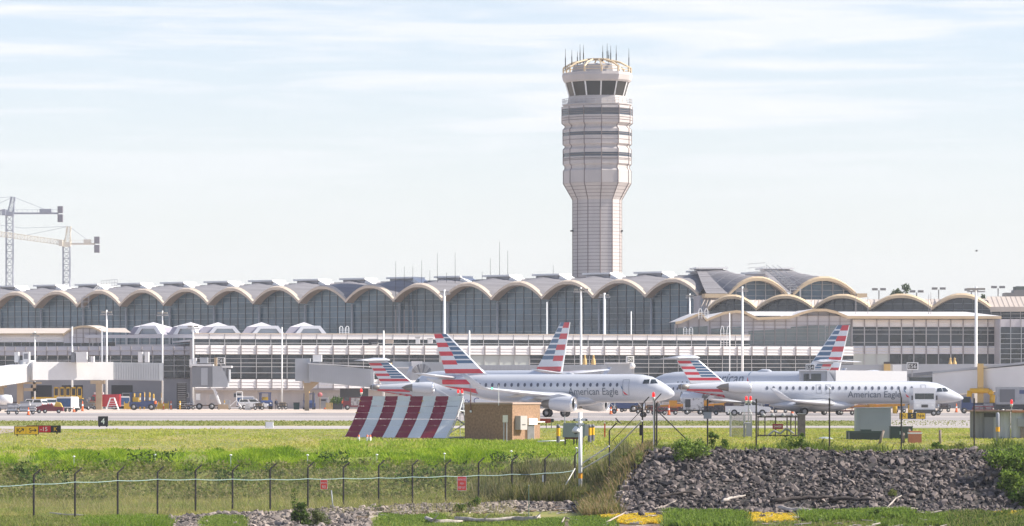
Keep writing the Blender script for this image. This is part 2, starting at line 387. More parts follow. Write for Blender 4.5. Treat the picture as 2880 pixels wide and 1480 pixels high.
# gantry over the third bay at the left
gt = MB(); pts = [(262, 800), (300, 792), (345, 803)]
def hp(px, py, off): return Vector((hf.t(px, off), off, hf.z(px, py, off)))
P1, P2, P3, P4 = hp(330, 803, 6), hp(285, 808, 3), hp(262, 830, -1), hp(236, 838, -3.0)
for z in (0, .7, 1.4):
    dz = Vector((0, 0, z)); gt.path([P1+dz, P2+dz], .06); gt.path([P2+dz*.8, P3+dz*.8], .06)
    gt.path([hp(229, 837, -3)-dz*1.4, hp(250, 837, -3)-dz*1.4], .06)
for k in range(7): p = P1.lerp(P2, k/6); gt.bar(p, p+Vector((0, 0, 1.4)), .05)
for k in range(7): p = P2.lerp(P3, k/6); gt.bar(p, p+Vector((0, 0, 1.2)), .05)
for px in (229, 233, 250): p = hp(px, 832, -3); gt.bar(p, hp(px, 868, -3), .07)
gt.build('roof_gantry', MATS['galvanised'], hall)

# ---- concourse: long low front with white ribbed bands
cf = Frame(1000, 725, 12)
conc = thing('concourse_building', 'long low concourse with bright white ribbed bands and dark ribbon windows', 'terminal building', cf.o, cf.a)
x0, x1 = cf.t(545), cf.t(2396); xp = cf.t(2110)
def cz(py): return (cf.z(760, py)+cf.z(1900, py+3))/2
def ribbed(mb, x0, x1, z0, z1, n, y=0, dep=.09, m=0):
    """bank of tilted boards: sloping tops catch the light, undersides stay in shade"""
    h = (z1-z0)/n
    for k in range(n):
        a = z0+k*h; mb.face([(x0, y, a+h), (x1, y, a+h), (x1, y-dep, a+.10*h), (x0, y-dep, a+.10*h)][::-1], m); mb.face([(x0, y-dep, a+.10*h), (x1, y-dep, a+.10*h), (x1, y, a), (x0, y, a)][::-1], m)
    for x in (x0, x1): mb.face([(x, y, z0), (x, y-dep, z0), (x, y-dep, z1), (x, y, z1)], m)
Z = {k: cz(k) for k in (940, 954, 955, 971, 972, 997, 998, 1064, 1066, 1091)}
pr = MB(); pr.box(x0, xp, 0, .9, Z[954], Z[940]); pr.box(x0, xp, -.12, 1.0, Z[940], Z[940]+.14, 1); pr.build('parapet', [M_white, M_tan], conc)
a = MB(); ribbed(a, x0, x1, Z[997], Z[972], 3, -1.2); a.box(x0, x1, -1.2, 1, Z[972]-.06, Z[972]+.06, 0); a.build('panel_band', M_white, conc)
a = MB(); ribbed(a, x0, x1, Z[1091], Z[1066], 3, -1.2); a.build('panel_band', M_white, conc)
a = MB().box(x0, xp, .3, 5, 0, Z[955]-.02); a.box(xp, x1, .3, 5, 0, Z[972]-.1); a.build('core', M_base, conc)
MB().box(x0, cf.t(1880), 4.9, 30.2, Z[955]-.3, Z[955]).build('roof', M_roofg, conc)
MB().box(x0, x1, -1.3, .25, Z[1091]-.35, Z[1091]-.02).build('soffit', M_joint, conc)
gw = MB(); gw.box(x0, x1, -.2, .28, 0, Z[1091]-.36)
gw.build('ground_wall', M_base, conc)
NBY = 44; bw = (x1-x0)/NBY
def window_mesh(bw, z0, z1, rows, mg=M_glassd, mt=.045):
    m = MB(); m.face([(0, 0, z0), (bw, 0, z0), (bw, 0, z1), (0, 0, z1)], 0)
    m.box(-mt, mt, -.16, -.02, z0, z1, 1)
    for r in rows: z = z0+(z1-z0)*r; m.box(mt, bw-mt, -.14, -.03, z-.045, z+.045, 1)
    return m
wu = window_mesh(bw, Z[971], Z[955], (.35,)).mesh('window', [M_glassd, M_mullw])
wl = window_mesh(bw, Z[1064], Z[998], (.24, .5, .66, .84)).mesh('window', [M_glassd, M_mullw])
wg = window_mesh(bw, Z[1064], Z[998], (.24, .5)).mesh('window', [M_green, M_mullw])
pi = MB().box(-.10, .10, -1.38, -1.16, Z[997], Z[972]).mesh('panel_joint', M_joint); pi2 = MB().box(-.10, .10, -1.38, -1.16, Z[1091], Z[1066]).mesh('panel_joint', M_joint)
jj = MB().box(-.05, .05, -.06, 0, Z[954], Z[940]).mesh('panel_joint', M_joint)
for k in range(NBY):
    x = x0+k*bw; px_ = (545+(2396-545)*k/NBY)
    (link('window', wu, conc, (x, .1, 0)) if px_ < 2080 else None); link('window', wg if 1185 < px_ < 1440 else wl, conc, (x, -.9, 0))
for k in range(NBY):
    x = x0+k*bw; link('panel_joint', pi, conc, (x, 0, 0))
jm = MB()
for k in range(NBY): (jm.box(x0+k*bw-.04, x0+k*bw+.04, -.05, 0, Z[954], Z[940]) if x0+k*bw < xp else 0); jm.box(x0+k*bw-.08, x0+k*bw+.08, -1.38, -1.16, Z[1091], Z[1066])
jm.build('joint_line', M_joint, conc)
for px_ in (560, 610, 742, 800, 900):
    t_ = cf.t(px_); MB().box(t_-1.2, t_+1.2, -.26, -.2, 0, 2.8).build('service_door', mat('door_grey', (.40, .37, .36), .7), conc)
# black ladder shaft at the left of the concourse
t_ = cf.t(511); 
# rooftop bits on the concourse
def hoop(px, py0, py1, d, name='roof_ladder', label='white hooped access ladder'):
    pass
# ---- left wing: grey panelled, turned away
lf = Frame(553, 727, -14)
lw_ = thing('west_wing_building', 'grey panelled wing left of the concourse with shaded glazing behind the jet bridge', 'terminal building', lf.o, lf.a)
x0, x1 = lf.t(-40), lf.t(553)
def lz(py): return (lf.z(60, py)+lf.z(480, py-2))/2
a = MB(); ribbed(a, x0, x1, lz(1001), lz(976), 2, -.8, .2); a.build('panel_band', M_lav, lw_)
MB().box(x0, x1, .3, 18, 0, lz(978)).build('core', M_base, lw_)
nb = 20; bw = (x1-x0)/nb
w1 = window_mesh(bw, lz(1064), lz(1002), (.3, .55, .8)).mesh('window', [M_glassd, M_mullw]); pj = MB().box(-.07, .07, -1.05, -.8, lz(1001), lz(976)).mesh('panel_joint', M_joint)
for k in range(nb): link('window', w1, lw_, (x0+k*bw, -.5, 0)); link('panel_joint', pj, lw_, (x0+k*bw, 0, 0))
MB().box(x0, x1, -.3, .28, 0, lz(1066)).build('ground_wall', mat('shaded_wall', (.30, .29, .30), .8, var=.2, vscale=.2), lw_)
for px_ in (118, 205, 345): t_ = lf.t(px_); MB().box(t_-2.0, t_+2.0, -.36, -.3, 0, 4.2).build('bay_door', M_black, lw_)
# upper set-back storey of the left wing: ribbon windows, white band, arched roof
uf = Frame(300, 745, -6)
up = thing('upper_storey', 'set back upper storey with beige curved roof and small arch at left', 'terminal building', uf.o, uf.a)
def uz(px, py): return uf.z(px, py)
xa, xb, xc, xd = uf.t(-60), uf.t(180), uf.t(290), uf.t(370)
z0, z1, z2 = uf.z(100, 978), uf.z(100, 963), uf.z(100, 942)
a = MB(); ribbed(a, xa, xb, z1, z2, 3, 0, .2); a.build('panel_band', M_white, up)
bw = (xb-xa)/10; w1 = window_mesh(bw, z0-.5, z1, (.5,)).mesh('window', [M_glassd, M_mullw])
for k in range(16): link('window', w1, up, (xa+k*bw, .1, 0))
a = MB(); a.box(xa, xb, -.9, 8, uf.z(100, 941.5), uf.z(100, 938)); a.build('eave', M_gold, up)
a = MB(); zt = uf.z(100, 921); ze = uf.z(100, 938); a.face([(xa, -.6, ze+.02), (xb, -.6, ze+.02), (xb, 9, zt), (xa, 9, zt)]); a.face([(xc, -.2, uf.z(330, 934)), (xd, -.2, uf.z(330, 936)), (xd-3, 9, zt), (xc-6, 9, zt)])
a.build('roof', M_roofb, up)
ap = [(xb, uf.z(180, 941))]+arch_pts(uf.t(190), xc, uf.z(240, 932), uf.z(240, 916))+[]
zb = uf.z(240, 965); MB().face([(x, -.3, z) for x, z in [(xb, zb)]+ap+[(xc, zb)]]).build('gable_wall', M_lav, up)
f_ = MB()
for (a0, b0), (a1, b1) in zip(ap[:-1], ap[1:]): f_.face([(a0, -1.2, b0-.35), (a1, -1.2, b1-.35), (a1, -1.2, b1), (a0, -1.2, b0)]); f_.face([(a0, -1.2, b0), (a1, -1.2, b1), (a1, 9, b1+.2), (a0, 9, b0+.2)], 1); f_.face([(a0, -1.2, b0-.35), (a1, -1.2, b1-.35), (a1, -.3, b1-.35), (a0, -.3, b0-.35)], 0)
f_.build('arch_fascia', [M_gold, M_roofb], up)
gm_ = MB()
for k in range(1, 6): x = xb+(xc-xb)*k/6; gm_.box(x-.06, x+.06, -.38, -.3, zb, uf.z(240, 922))
for k in range(3): z = zb+1+k*.8; gm_.box(xb+1, xc-.3, -.36, -.3, z-.04, z+.04)
gm_.build('joint_line', M_joint, up)
a = MB(); zq0, zq1 = uf.z(400, 951), uf.z(400, 942); a.box(uf.t(242), uf.t(560), -1.2, 0, zq0, zq1); a.box(xa, uf.t(560), .3, 12, 0, z1-.4); a.build('parapet', M_lav, up)
for k in range(9): x = uf.t(265+k*32); MB().box(x-.06, x+.06, -1.3, -1.2, z0-.4, zq0).build('railing_post', M_mullw, up)
# ---- five faceted roof lanterns on the concourse roof
lantern = None
for i, (pc, pw, d) in enumerate(((408, 106, 752), (514, 92, 752), (618, 122, 752), (741, 122, 752), (861, 118, 752))):
    m = d/F; c = at(pc, 941, d); wv = pw*m/2; hh = (941-906)*m
    t = thing('roof_lantern', '', 'roof lantern', (c.x, c.y, c.z), R(8 if i > 1 else -14), 'white faceted roof lanterns')
    t['label'] = ('leftmost white faceted roof lantern beside the beige curved roof', 'white faceted roof lantern, second from the left of the row', 'middle white faceted roof lantern of the row of five',
                  'white faceted roof lantern second from the right of the row', 'rightmost white faceted roof lantern next to the hooped ladders')[i]
    a = MB(); k = [(-wv*1.0, 0), (-wv*.62, hh*.62), (-wv*.1, hh), (wv*.45, hh*.72), (wv*.95, 0)]
    top = [Vector((-wv*.75, 1, hh*.62)), Vector((wv*.55, 1, hh*.62)), Vector((wv*.75, 8, hh*.62)), Vector((-wv*.6, 8, hh*.62))]; ape = Vector((0, 4.5, hh*1.02))
    for q in range(4): a.face([top[q], top[(q+1) % 4], ape], 0)
    a.build('cap_roof', mat('lantern_cap', (.60, .58, .60), .6), t)
    bs = [Vector((-wv*1.02, .6, 0)), Vector((wv*1.02, .6, 0)), Vector((wv*1.1, 9, 0)), Vector((-wv*.9, 9, 0))]
    a = MB()
    for q in range(4): a.face([bs[q], bs[(q+1) % 4], top[(q+1) % 4], top[q]], 0)
    a.build('side_panel', mat('lantern_slate', (.33, .31, .36), .6), t)
    fw = wv*.78; tw = wv*.44; fx = wv*.22; fh = hh*.70
    a = MB(); o_ = [(fx-fw, 0), (fx+fw, 0), (fx+tw, fh), (fx-tw, fh)]; i_ = [(fx-fw+.9, .05), (fx+fw-.9, .05), (fx+tw-.35, fh-.55), (fx-tw+.35, fh-.55)]
    for q in range(4):
        q2 = (q+1) % 4; a.face([(o_[q][0], -.6, o_[q][1]), (o_[q2][0], -.6, o_[q2][1]), (i_[q2][0], -.6, i_[q2][1]), (i_[q][0], -.6, i_[q][1])]); a.face([(o_[q][0], -.6, o_[q][1]), (o_[q2][0], -.6, o_[q2][1]), (o_[q2][0], 3, o_[q2][1]), (o_[q][0], 3, o_[q][1])]); a.face([(i_[q][0], -.6, i_[q][1]), (i_[q2][0], -.6, i_[q2][1]), (i_[q2][0], 1, i_[q2][1]), (i_[q][0], 1, i_[q][1])], 1)
    a.build('dormer_frame', [mat('lantern_frame', (.66, .66, .68), .5), M_joint], t)
    MB().face([(x, .0, z) for x, z in i_]).build('dormer_window', mat('lantern_glass', (.35, .40, .46), .12, spec=.8), t)
# ---- right gallery with a row of low arches
rf = Frame(2460, 774, -14)
gal = thing('arched_gallery', 'gallery at right with four low gold edged arches and a ribbed beige roof', 'terminal building', rf.o, rf.a)
vx = [1996, 2134, 2294, 2453, 2626, 2790]
rr = MB()
for i, (pa, pb) in enumerate(zip(vx[:-1], vx[1:])):
    xa, xb = rf.t(pa), rf.t(pb); zv = rf.z(2460, 866); zp = rf.z(2460, 832)
    g, mu, fa, ro, P = bay_meshes(xb-xa, zv, zp, 6, zp+.6, None, 6, .5)
    w_ = g.build('arched_window', mat('gallery_glass', (.06, .075, .10), .2, var=.4, vscale=.2, spec=.8), gal, (xa, 0, 0)); mu.build('mullion', [M_mull, M_mullh], w_, (0, 0, 0))
    fa.build('arch_fascia', [M_gold, M_tan], gal, (xa, 0, 0))
    r_ = MB(); n = 12; ap = arch_pts(xa, xb, zv, zp, n)
    for (p0, q0), (p1, q1) in zip(ap[:-1], ap[1:]): r_.face([(p0, -OV+.1, q0), (p1, -OV+.1, q1), (p1-3, 16, max(q1, zp-.3)), (p0-3, 16, max(q0, zp-.3))], 0)
    for k in range(1, 7):
        q = k/7; r_.bar((xa+(xb-xa)*q*.5-(xb-xa)*.3, 2+q*6, zv+.3+q*1.2), (xa+(xb-xa)*q*.5-(xb-xa)*.3-2, 16, zp-.25), .05, 1, 4)
    r_.build('roof', [M_roofb, M_tan], gal)
xe = rf.t(2900); e_ = MB(); xb = rf.t(2790)
for k in range(8):
    q = k/8; e_.face([(xb+(xe-xb)*q, -OV+.2, zv), (xb+(xe-xb)*(q+.125), -OV+.2, zv), (xb+(xe-xb)*(q+.125)-2.6, 12, zp), (xb+(xe-xb)*q-2.6, 12, zp)], 0); e_.bar((xb+(xe-xb)*q, -OV+.2, zv+.03), (xb+(xe-xb)*q-2.6, 12, zp+.03), .06, 1, 4)
e_.build('roof', [M_roofb, M_tan], gal)
e_ = MB(); e_.box(xb, xe, -OV, -OV+.4, zv-.9, zv, 0); e_.build('eave', M_tan, gal)
bw = (xe-xb)/4; w1 = window_mesh(bw, rf.z(2850, 898), rf.z(2850, 869), (.15, .5), M_mull).mesh('window', [M_glassd, M_mullw])
for k in range(4): link('window', w1, gal, (xb+k*bw, -1.2, 0))
MB().box(rf.t(1985), xe, .35, 18, 0, zv-.5).build('core', M_lav, gal)
# ---- front glass pavilion at right
pf = Frame(2400, 748, 4)
pav = thing('glass_pavilion', 'low glazed pavilion at right with gold eave, two roof humps and a white mullion grid', 'terminal building', pf.o, pf.a)
def pz(px, py): return pf.z(px, py)
XL, XM, XR = pf.t(1897), pf.t(2396), pf.t(2812)
ze, zet = pz(2500, 897), pz(2500, 889.5)
prof = [(pf.t(1897), pz(1900, 905)), (pf.t(1912), pz(1912, 903)), (pf.t(1950), pz(1950, 886)), (pf.t(1971), pz(1971, 878)), (pf.t(1985), pz(1985, 897)), (pf.t(2032), pz(2032, 878)), (pf.t(2069), pz(2069, 873)), (pf.t(2092), pz(2092, 876)), (pf.t(2128), pz(2128, 893)), (pf.t(2222), zet), (pf.t(2252), pz(2252, 878)), (pf.t(2285), pz(2285, 869)), (pf.t(2320), pz(2320, 869)), (pf.t(2350), pz(2350, 876)), (pf.t(2382), zet), (XR, zet)]
f_ = MB()
for (a0, b0), (a1, b1) in zip(prof[:-1], prof[1:]):
    dd = (zet-ze); y0 = -1.6
    f_.face([(a0, y0, b0-dd), (a1, y0, b1-dd), (a1, y0, b1), (a0, y0, b0)]); f_.face([(a0, y0, b0-dd), (a1, y0, b1-dd), (a1, .4, b1-dd), (a0, .4, b0-dd)]); f_.face([(a0, y0, b0), (a1, y0, b1), (a1, 20, b1), (a0, 20, b0)], 1)
f_.build('eave', [M_gold, M_roofg], pav)
zr = pz(2500, 872); a = MB(); a.face([(pf.t(2090), -1.2, zet+.03), (XR, -1.2, zet+.03), (pf.t(2760), 16, zr), (pf.t(2120), 16, zr)]); a.build('roof', M_roofg, pav)
wall = [(XL, 0)]+[(x, z-.5) for x, z in prof if x <= XM]+[(XM, zet-.5), (XM, 0)]
MB().face([(x, 0, z) for x, z in wall]).build('gable_wall', M_lav, pav)
gl = MB()
for (pa, pb, ya, yb) in ((1900, 1990, 945, 917), (2000, 2092, 944, 918), (2105, 2224, 972, 925), (2224, 2320, 973, 914), (2322, 2394, 973, 912)):
    gl.face([(pf.t(pa), -.06, pz(pa, ya)), (pf.t(pb), -.06, pz(pb, ya)), (pf.t(pb), -.06, pz(pb, yb)), (pf.t(pa), -.06, pz(pa, yb+6))])
gl.build('glazing', mat('green_glass', (.20, .24, .24), .2, var=.4, vscale=.1, spec=.8), pav)
j_ = MB()
for k in range(17):
    px_ = 1905+k*30.5; x = pf.t(px_); zt = np.interp(x, [p[0] for p in prof], [p[1] for p in prof])-.6; j_.box(x-.07, x+.07, -.16, -.07, 4, zt)
for py in (905, 915, 925, 935, 945, 958, 968): z = pz(2250, py); j_.box(pf.t(2000 if py > 895 else 2240), XM, -.12, -.07, z-.04, z+.04)
j_.build('joint_line', M_joint, pav)
bw = (XR-XM)/12
ZA, ZC, ZD, ZE_, ZF = pz(2600, 899), pz(2600, 920), pz(2600, 973), pz(2600, 996), pz(2600, 1060)
a = MB(); ribbed(a, XM, XR, ZC, ZA, 2, -.05, .22); a.build('panel_band', M_white, pav)
a = MB(); ribbed(a, XM, XR, ZE_, ZD, 3, -.05, .28); a.build('panel_band', M_white, pav)
w1 = window_mesh(bw, ZD, ZC, (.18, .62, .84), M_glassd, .08).mesh('window', [M_glassd, M_mullw]); w2 = window_mesh(bw, ZF, ZE_, (.3, .55), M_glassd, .08).mesh('window', [M_glassd, M_mullw]); w3 = window_mesh(bw, ZF, ZE_, (.3,), M_glassd, .08).mesh('window', [M_green, M_mullw])
pj = MB(); pj.box(-.1, .1, -.42, -.05, ZE_, ZD, 0); pj.box(-.08, .08, -.36, -.05, ZC, ZA, 0); pjm = pj.mesh('panel_joint', M_joint)
for k in range(12):
    x = XM+k*bw; link('window', w1, pav, (x, -.1, 0)); link('window', w3 if k < 3 else w2, pav, (x, -.1, 0)); link('panel_joint', pjm, pav, (x, 0, 0))
MB().box(pf.t(2100), XR, .05, 20, 0, zet-.6).build('core', M_lav, pav)
MB().box(XM, XR, -.15, 0, 0, ZF).build('ground_wall', M_base, pav)
qf = Frame(2812, 744, 4)
ext = thing('glass_extension', 'dark glazed block at the right edge standing forward of the pavilion', 'terminal building', qf.o, qf.a)
xe = qf.t(2930); z2 = qf.z(2850, 898); z1 = qf.z(2850, 920); MB().box(.05, xe, 0, 20, 0, z2).build('core', M_lav, ext)
bw = (xe)/4; w1 = window_mesh(bw, qf.z(2850, 1062), z1, (.07, .17, .27, .37, .47, .57, .67, .77, .87), M_glassd, .06).mesh('window', [M_glassd, M_col])
pjm = MB().box(-.05, .05, -.1, 0, z1, z2).mesh('panel_joint', M_joint)
for k in range(4): link('window', w1, ext, (k*bw+.05, -.05, 0)); link('panel_joint', pjm, ext, (k*bw+.05, 0, 0))

# ---- control tower
TD = 860.0; tm = TD/F; tp = at(1679.5, YH, TD)
tower = thing('control_tower', 'tall pale faceted airport control tower with dark glass cab and roof antennas', 'control tower', (tp.x, TD, 0))
M_tw = mat('tower_precast', (.52, .475, .455), .8, var=.13, vscale=.35, stretch=(1, 1, .25)); M_tj = mat('tower_joint', (.19, .155, .15), .9); M_tb = mat('tower_base', (.46, .42, .41), .8)
PL = [(-1,0),(-.806,-.45),(-.393,-.80),(.11,-.90),(.60,-.86),(.92,-.42),(1,0),(.8,.5),(.4,.85),(-.1,.95),(-.6,.85),(-.9,.45)]
def tz(py): return zat(py, TD)
def ring(py, r, s=1.0): return [Vector((x*r*tm*s, y*r*tm*s, tz(py))) for x, y in PL]
a = MB(); rows = [(1150, 68.7)]; ms_ = []
y = 1140
py = 788.0
sh = [(1160, 68.7), (790, 68.7)]
lv = [790-k*9.85 for k in range(24)]
R_ = []; mi = []
R_.append(ring(1160, 68.7))
for v in lv:
    if v < 566: break
    R_ += [ring(v+1.3, 68.7), ring(v, 68.7)]; mi += [0, 1]
R_.append(ring(563, 68.7)); mi.append(0)
for k in range(1, 5):
    f = k/5; r = 68.7+(95-68.7)*f; yy = 563-(563-516)*f; R_ += [ring(yy+1.3, r-.7), ring(yy, r)]; mi += [0, 1]
R_.append(ring(517, 95)); mi.append(0)
a.loft(R_, mi, False); a.build('shaft', [M_tw, M_tj], tower)
def body(pairs, name='storey_band'):
    a = MB(); a.loft([ring(p, r) for p, r in pairs], 0, False); a.build(name, M_tw, tower)
body([(516.5, 95), (482, 95), (476, 90.5), (468, 90.5), (463, 95.5), (443, 95.5)])
body([(432, 95.5), (422, 95.5), (416, 90), (411.5, 90), (407, 96), (384, 96)])
body([(374, 96), (366, 96), (360, 90), (355, 90), (348, 99), (327, 99.5)])
body([(307.5, 99), (301, 98.5)], 'storey_band')
def strip_ring(p0, p1, r, name, m):
    A, B2 = ring(p0, r), ring(p1, r)
    me = None
    for k in range(12):
        k2 = (k+1) % 12; MB().face([A[k], A[k2], B2[k2], B2[k]]).build(name, m, tower)
M_tg = mat('tower_glass', (.035, .05, .075), .12, spec=.8); M_cab = mat('cab_glass', (.028, .028, .026), .2, spec=.35)
for p0, p1, r in ((443, 432, 95.2), (384, 374, 95.7), (327, 307.5, 99)):
    a = MB(); a.loft([ring(p0, r), ring(p1, r)], 0, False); a.build('window_band', M_tg, tower)
ed = MB()
for k in range(12):
    for ch in ([(788, 68.9), (563, 68.9), (517, 95.3), (482, 95.3), (476, 90.8), (468, 90.8), (463, 95.8), (422, 95.8), (416, 90.3), (411.5, 90.3), (407, 96.3), (366, 96.3), (360, 90.3), (355, 90.3), (348, 99.3), (301, 99)],):
        ed.path([ring(p, r)[k] for p, r in ch], .10, 0, 4)
for p, r in ((452, 95.7), (437, 95.9), (395, 96.3), (340, 99.6), (333, 99.6), (316, 99.8), (321, 99.8), (448, 96.2), (379, 96.6), (310, 100)):
    q = ring(p, r); ed.path(q+[q[0]], .06, 0, 4)
ed.build('joint_line', M_tj, tower)
a = MB(); a.loft([ring(300.5, 96), (ring(297, 96))], 0, False); a.loft([ring(297, 99), ring(295.5, 99)], 0, False); a.build('balcony', M_tw, tower)
a = MB(); a.loft([ring(295, 84), ring(272, 80)], 0, False); a.build('cab_base', M_tw, tower)
rl = MB()
for p in (295, 287, 280): q = ring(p, 98); rl.path(q+[q[0]], .05, 0, 4)
q0, q1 = ring(295, 98), ring(280, 98)
for k in range(12):
    for f in (0, .33, .66): rl.bar(q0[k].lerp(q0[(k+1) % 12], f), q1[k].lerp(q1[(k+1) % 12], f), .05, 0, 4)
rl.build('railing', M_mullw, tower)
A, B2 = ring(271.5, 78), ring(233, 89)
for k in range(12): MB().face([A[k], A[(k+1) % 12], B2[(k+1) % 12], B2[k]]).build('cab_window', M_cab, tower)
for k in range(12): MB().bar(A[k]*1.0, B2[k], .17, 0, 4).build('cab_mullion', M_sky, tower)
a = MB(); a.loft([ring(233, 92), ring(228, 96), ring(214, 99), ring(207, 97), ring(206, 90)], 0, False); a.build('roof_rim', M_tw, tower)
M_ty = mat('tower_yellow', (.62, .48, .30), .5)
dm = MB()
dm.loft([ring(168.5, 33), ring(166, 33)], 0, False)
for k in range(12):
    q = [ring(206, 95)[k], ring(192, 95)[k], ring(178, 70)[k], ring(169, 33)[k]]
    for u, v in zip(q[:-1], q[1:]): dm.bar(u, v, .2, 0, 4)
for p, r in ((199, 95), (192, 95)): q = ring(p, r); dm.path(q+[q[0]], .06, 0, 4)
dm.build('dome_frame', M_ty, tower)
a = MB(); a.loft([ring(206, 72), ring(184, 66), ring(181, 48)], 0, False); a.build('plant_room', mat('plant_grey', (.42, .40, .40), .8), tower)
for px_, p0, p1 in ((1590, 192, 138), (1608, 180, 142), (1624, 176, 144), (1631, 174, 127), (1641, 172, 126), (1695, 166, 129), (1707, 167, 124), (1712, 168, 142), (1717, 170, 131), (1733, 175, 128), (1768, 190, 138)):
    x = (px_-1679.5)*tm; y = random.uniform(-2, 2)
    m = MB(); m.bar((x, y, tz(p0+8)), (x, y, tz((p0+p1)/2)), .11, 0, 5); m.bar((x, y, tz((p0+p1)/2)), (x, y, tz(p1)), .07, 0, 5, .03); m.build('antenna', M_black, tower)
for px_ in (1608, 1748):
    m = MB(); x = (px_-1679.5)*tm; m.box(x-.3, x+.3, -1, 0, tz(652), tz(648)); m.build('bracket', M_black, tower)
# ---- rooftop antennas beyond the hall
for i, (px_, p0, p1) in enumerate(((1113, 790, 735), (1137, 790, 750), (1161, 790, 750), (1186, 790, 733), (1209, 790, 760), (1230, 790, 712), (1280, 790, 710), (1256, 790, 767), (1379, 785, 726), (1405, 785, 680), (1428, 785, 705), (1556, 775, 746), (1356, 785, 764))):
    d = 852; x = xat(px_, d); a = thing('whip_antenna', '', 'antenna', (x, d, 0), 0, 'thin antennas behind the hall roof')
    a['label'] = 'thin dark whip antenna rising behind the hall roof'
    zt, zb_ = zat(p1, d), zat(p0, d)-6
    MB().bar((0, 0, 0), (0, 0, zb_), .12, 0, 5).build('mast', M_joint, a); MB().bar((0, 0, zb_), (0, 0, zt), .075, 0, 5, .03).build('whip', M_black, a)
# ---- tower cranes
M_cr = mat('crane_grey', (.30, .32, .38), .6); M_cy = mat('crane_cream', (.64, .60, .52), .6); M_cw = mat('counterweight', (.22, .21, .24), .8)
def lattice(m, a, b, w, n, r, tri=False):
    a, b = Vector(a), Vector(b); d = (b-a).normalized(); u = Vector((0, 1, 0)); v = d.cross(u).normalized()
    C = [(-1,-1), (1,-1), (1,1), (-1,1)] if not tri else [(-1,-1), (1,-1), (0,1)]
    P = [[a.lerp(b, k/n)+u*(c[0]*w/2)+v*(c[1]*w/2) for c in C] for k in range(n+1)]; q = len(C)
    for c in range(q): m.bar(P[0][c], P[-1][c], r, 0, 4)
    for k in range(n):
        for c in range(q):
            c2 = (c+1) % q; m.bar(P[k][c if k % 2 else c2], P[k+1][c2 if k % 2 else c], r*.6, 0, 4, None, False); m.bar(P[k][c], P[k][c2], r*.6, 0, 4, None, False)
def crane(label, px, pyc, apex, jl, jr, d, light):
    s = d/F; o = at(px, YH, d); t = thing('tower_crane', label, 'crane', (o.x, d, 0), 0, 'construction cranes beyond the terminal')
    X = lambda p: (p-px)*s
    zt = zat(pyc, d); mj = M_cy if light else M_cr
    m = MB(); lattice(m, (0, 0, 0), (0, 0, zt), 19*s, 26, .17); m.build('mast', M_cr, t)
    m = MB(); m.box(-1.5, 1.5, -1.5, 1.5, zt, zt+1.6); m.box(-2.6, -1.2, -2.4, -.8, zt+.2, zt+2.4); m.build('cab', mj, t)
    m = MB(); ax, az = X(apex[0]), zat(apex[1], d); m.bar((-.9, 0, zt+1), (ax-.4, 0, az), .22, 0, 4); m.bar((1.6, 0, zt+1), (ax+.4, 0, az), .22, 0, 4); lattice(m, (.3, 0, zt+1), (ax, 0, az), 1.6, 6, .10); m.build('apex_frame', M_cr if not light else M_cy, t)
    m = MB(); lattice(m, (-1, 0, zt+1.4), (X(jl[0]), 0, zat(jl[1], d)), 1.7, 26, .12, True); m.build('jib', mj, t)
    m = MB(); m.box(1, X(jr[0]), -.8, .8, zt+.7, zt+1.3); 
    for k in range(10): x = 1+(X(jr[0])-1)*k/9; m.bar((x, -.8, zt+1.3), (x, -.8, zt+2.3), .05, 0, 4)
    m.bar((1, -.8, zt+2.3), (X(jr[0]), -.8, zt+2.3), .05, 0, 4); m.box(X(jr[0])*.62, X(jr[0])*.86, -1, 1, zt+1.3, zt+2.6); m.build('counter_jib', mj, t)
    m = MB(); xe = X(jr[0]); m.box(xe-.2, xe+1.7, -1, 1, zt+1.1, zt+3.6); m.box(xe-.2, xe+1.7, -1, 1, zt-2.2, zt+.6); m.build('counterweight', M_cw, t)
    m = MB(); m.bar((ax, 0, az), (X(jr[0])*.85, 0, zt+1.6), .08, 0, 4); m.bar((ax, 0, az), (X(jl[0])*.45, 0, zat(jl[1], d)*.5+zt*.5+1.4), .07, 0, 4); m.path([Vector((ax, 0, az)), Vector((X(jl[0])*.5, 0, az-.6)), Vector((X(jl[0])*.95, 0, zat(jl[1], d)+3))], .07); m.build('tie_bar', M_cr, t)
    return t
crane('taller grey tower crane at the left edge with dark counterweight blocks', 27, 608, (37, 554), (-150, 606), (164, 604), 1500, False)
crane('lower tower crane with cream jib and lattice mast above the domes', 187, 694, (194, 637), (-60, 650), (267, 692), 1480, True)
# ---- distant things at the right
M_lamp = mat('lamp_grey', (.20, .20, .20), .6)
for i, (px_, py) in enumerate(((2472, 817), (2578, 823), (2640, 815), (2732, 818), (2807, 811))):
    d = 900; x = xat(px_, d); t = thing('parking_light', 'twin headed parking lot light beyond the gallery roof', 'light pole', (x, d, 0), 0, 'distant twin head lights'); zt = zat(py, d)
    MB().bar((0, 0, 0), (0, 0, zt), .13, 0, 5).build('pole', M_lamp, t)
    for s in (-1, 1): MB().box(s*.9-.6, s*.9+.6, -.4, .4, zt, zt+.5).build('lamp_head', M_lamp, t)
d = 900; x = xat(2868, d); t = thing('roof_deck', 'dark stepped rooftop structure at the far right edge', 'building', (x, d, 0))
MB().box(-1.4, 2, -2, 4, 0, zat(816, d)).build('wall', M_lamp, t); MB().box(-1, 2, -2, 4, zat(816, d), zat(806, d)).build('canopy', mat('deck_dark', (.10, .13, .12), .7), t); MB().box(-3.4, -1.4, -2, 4, 0, zat(824, d)).build('wing', M_lamp, t)
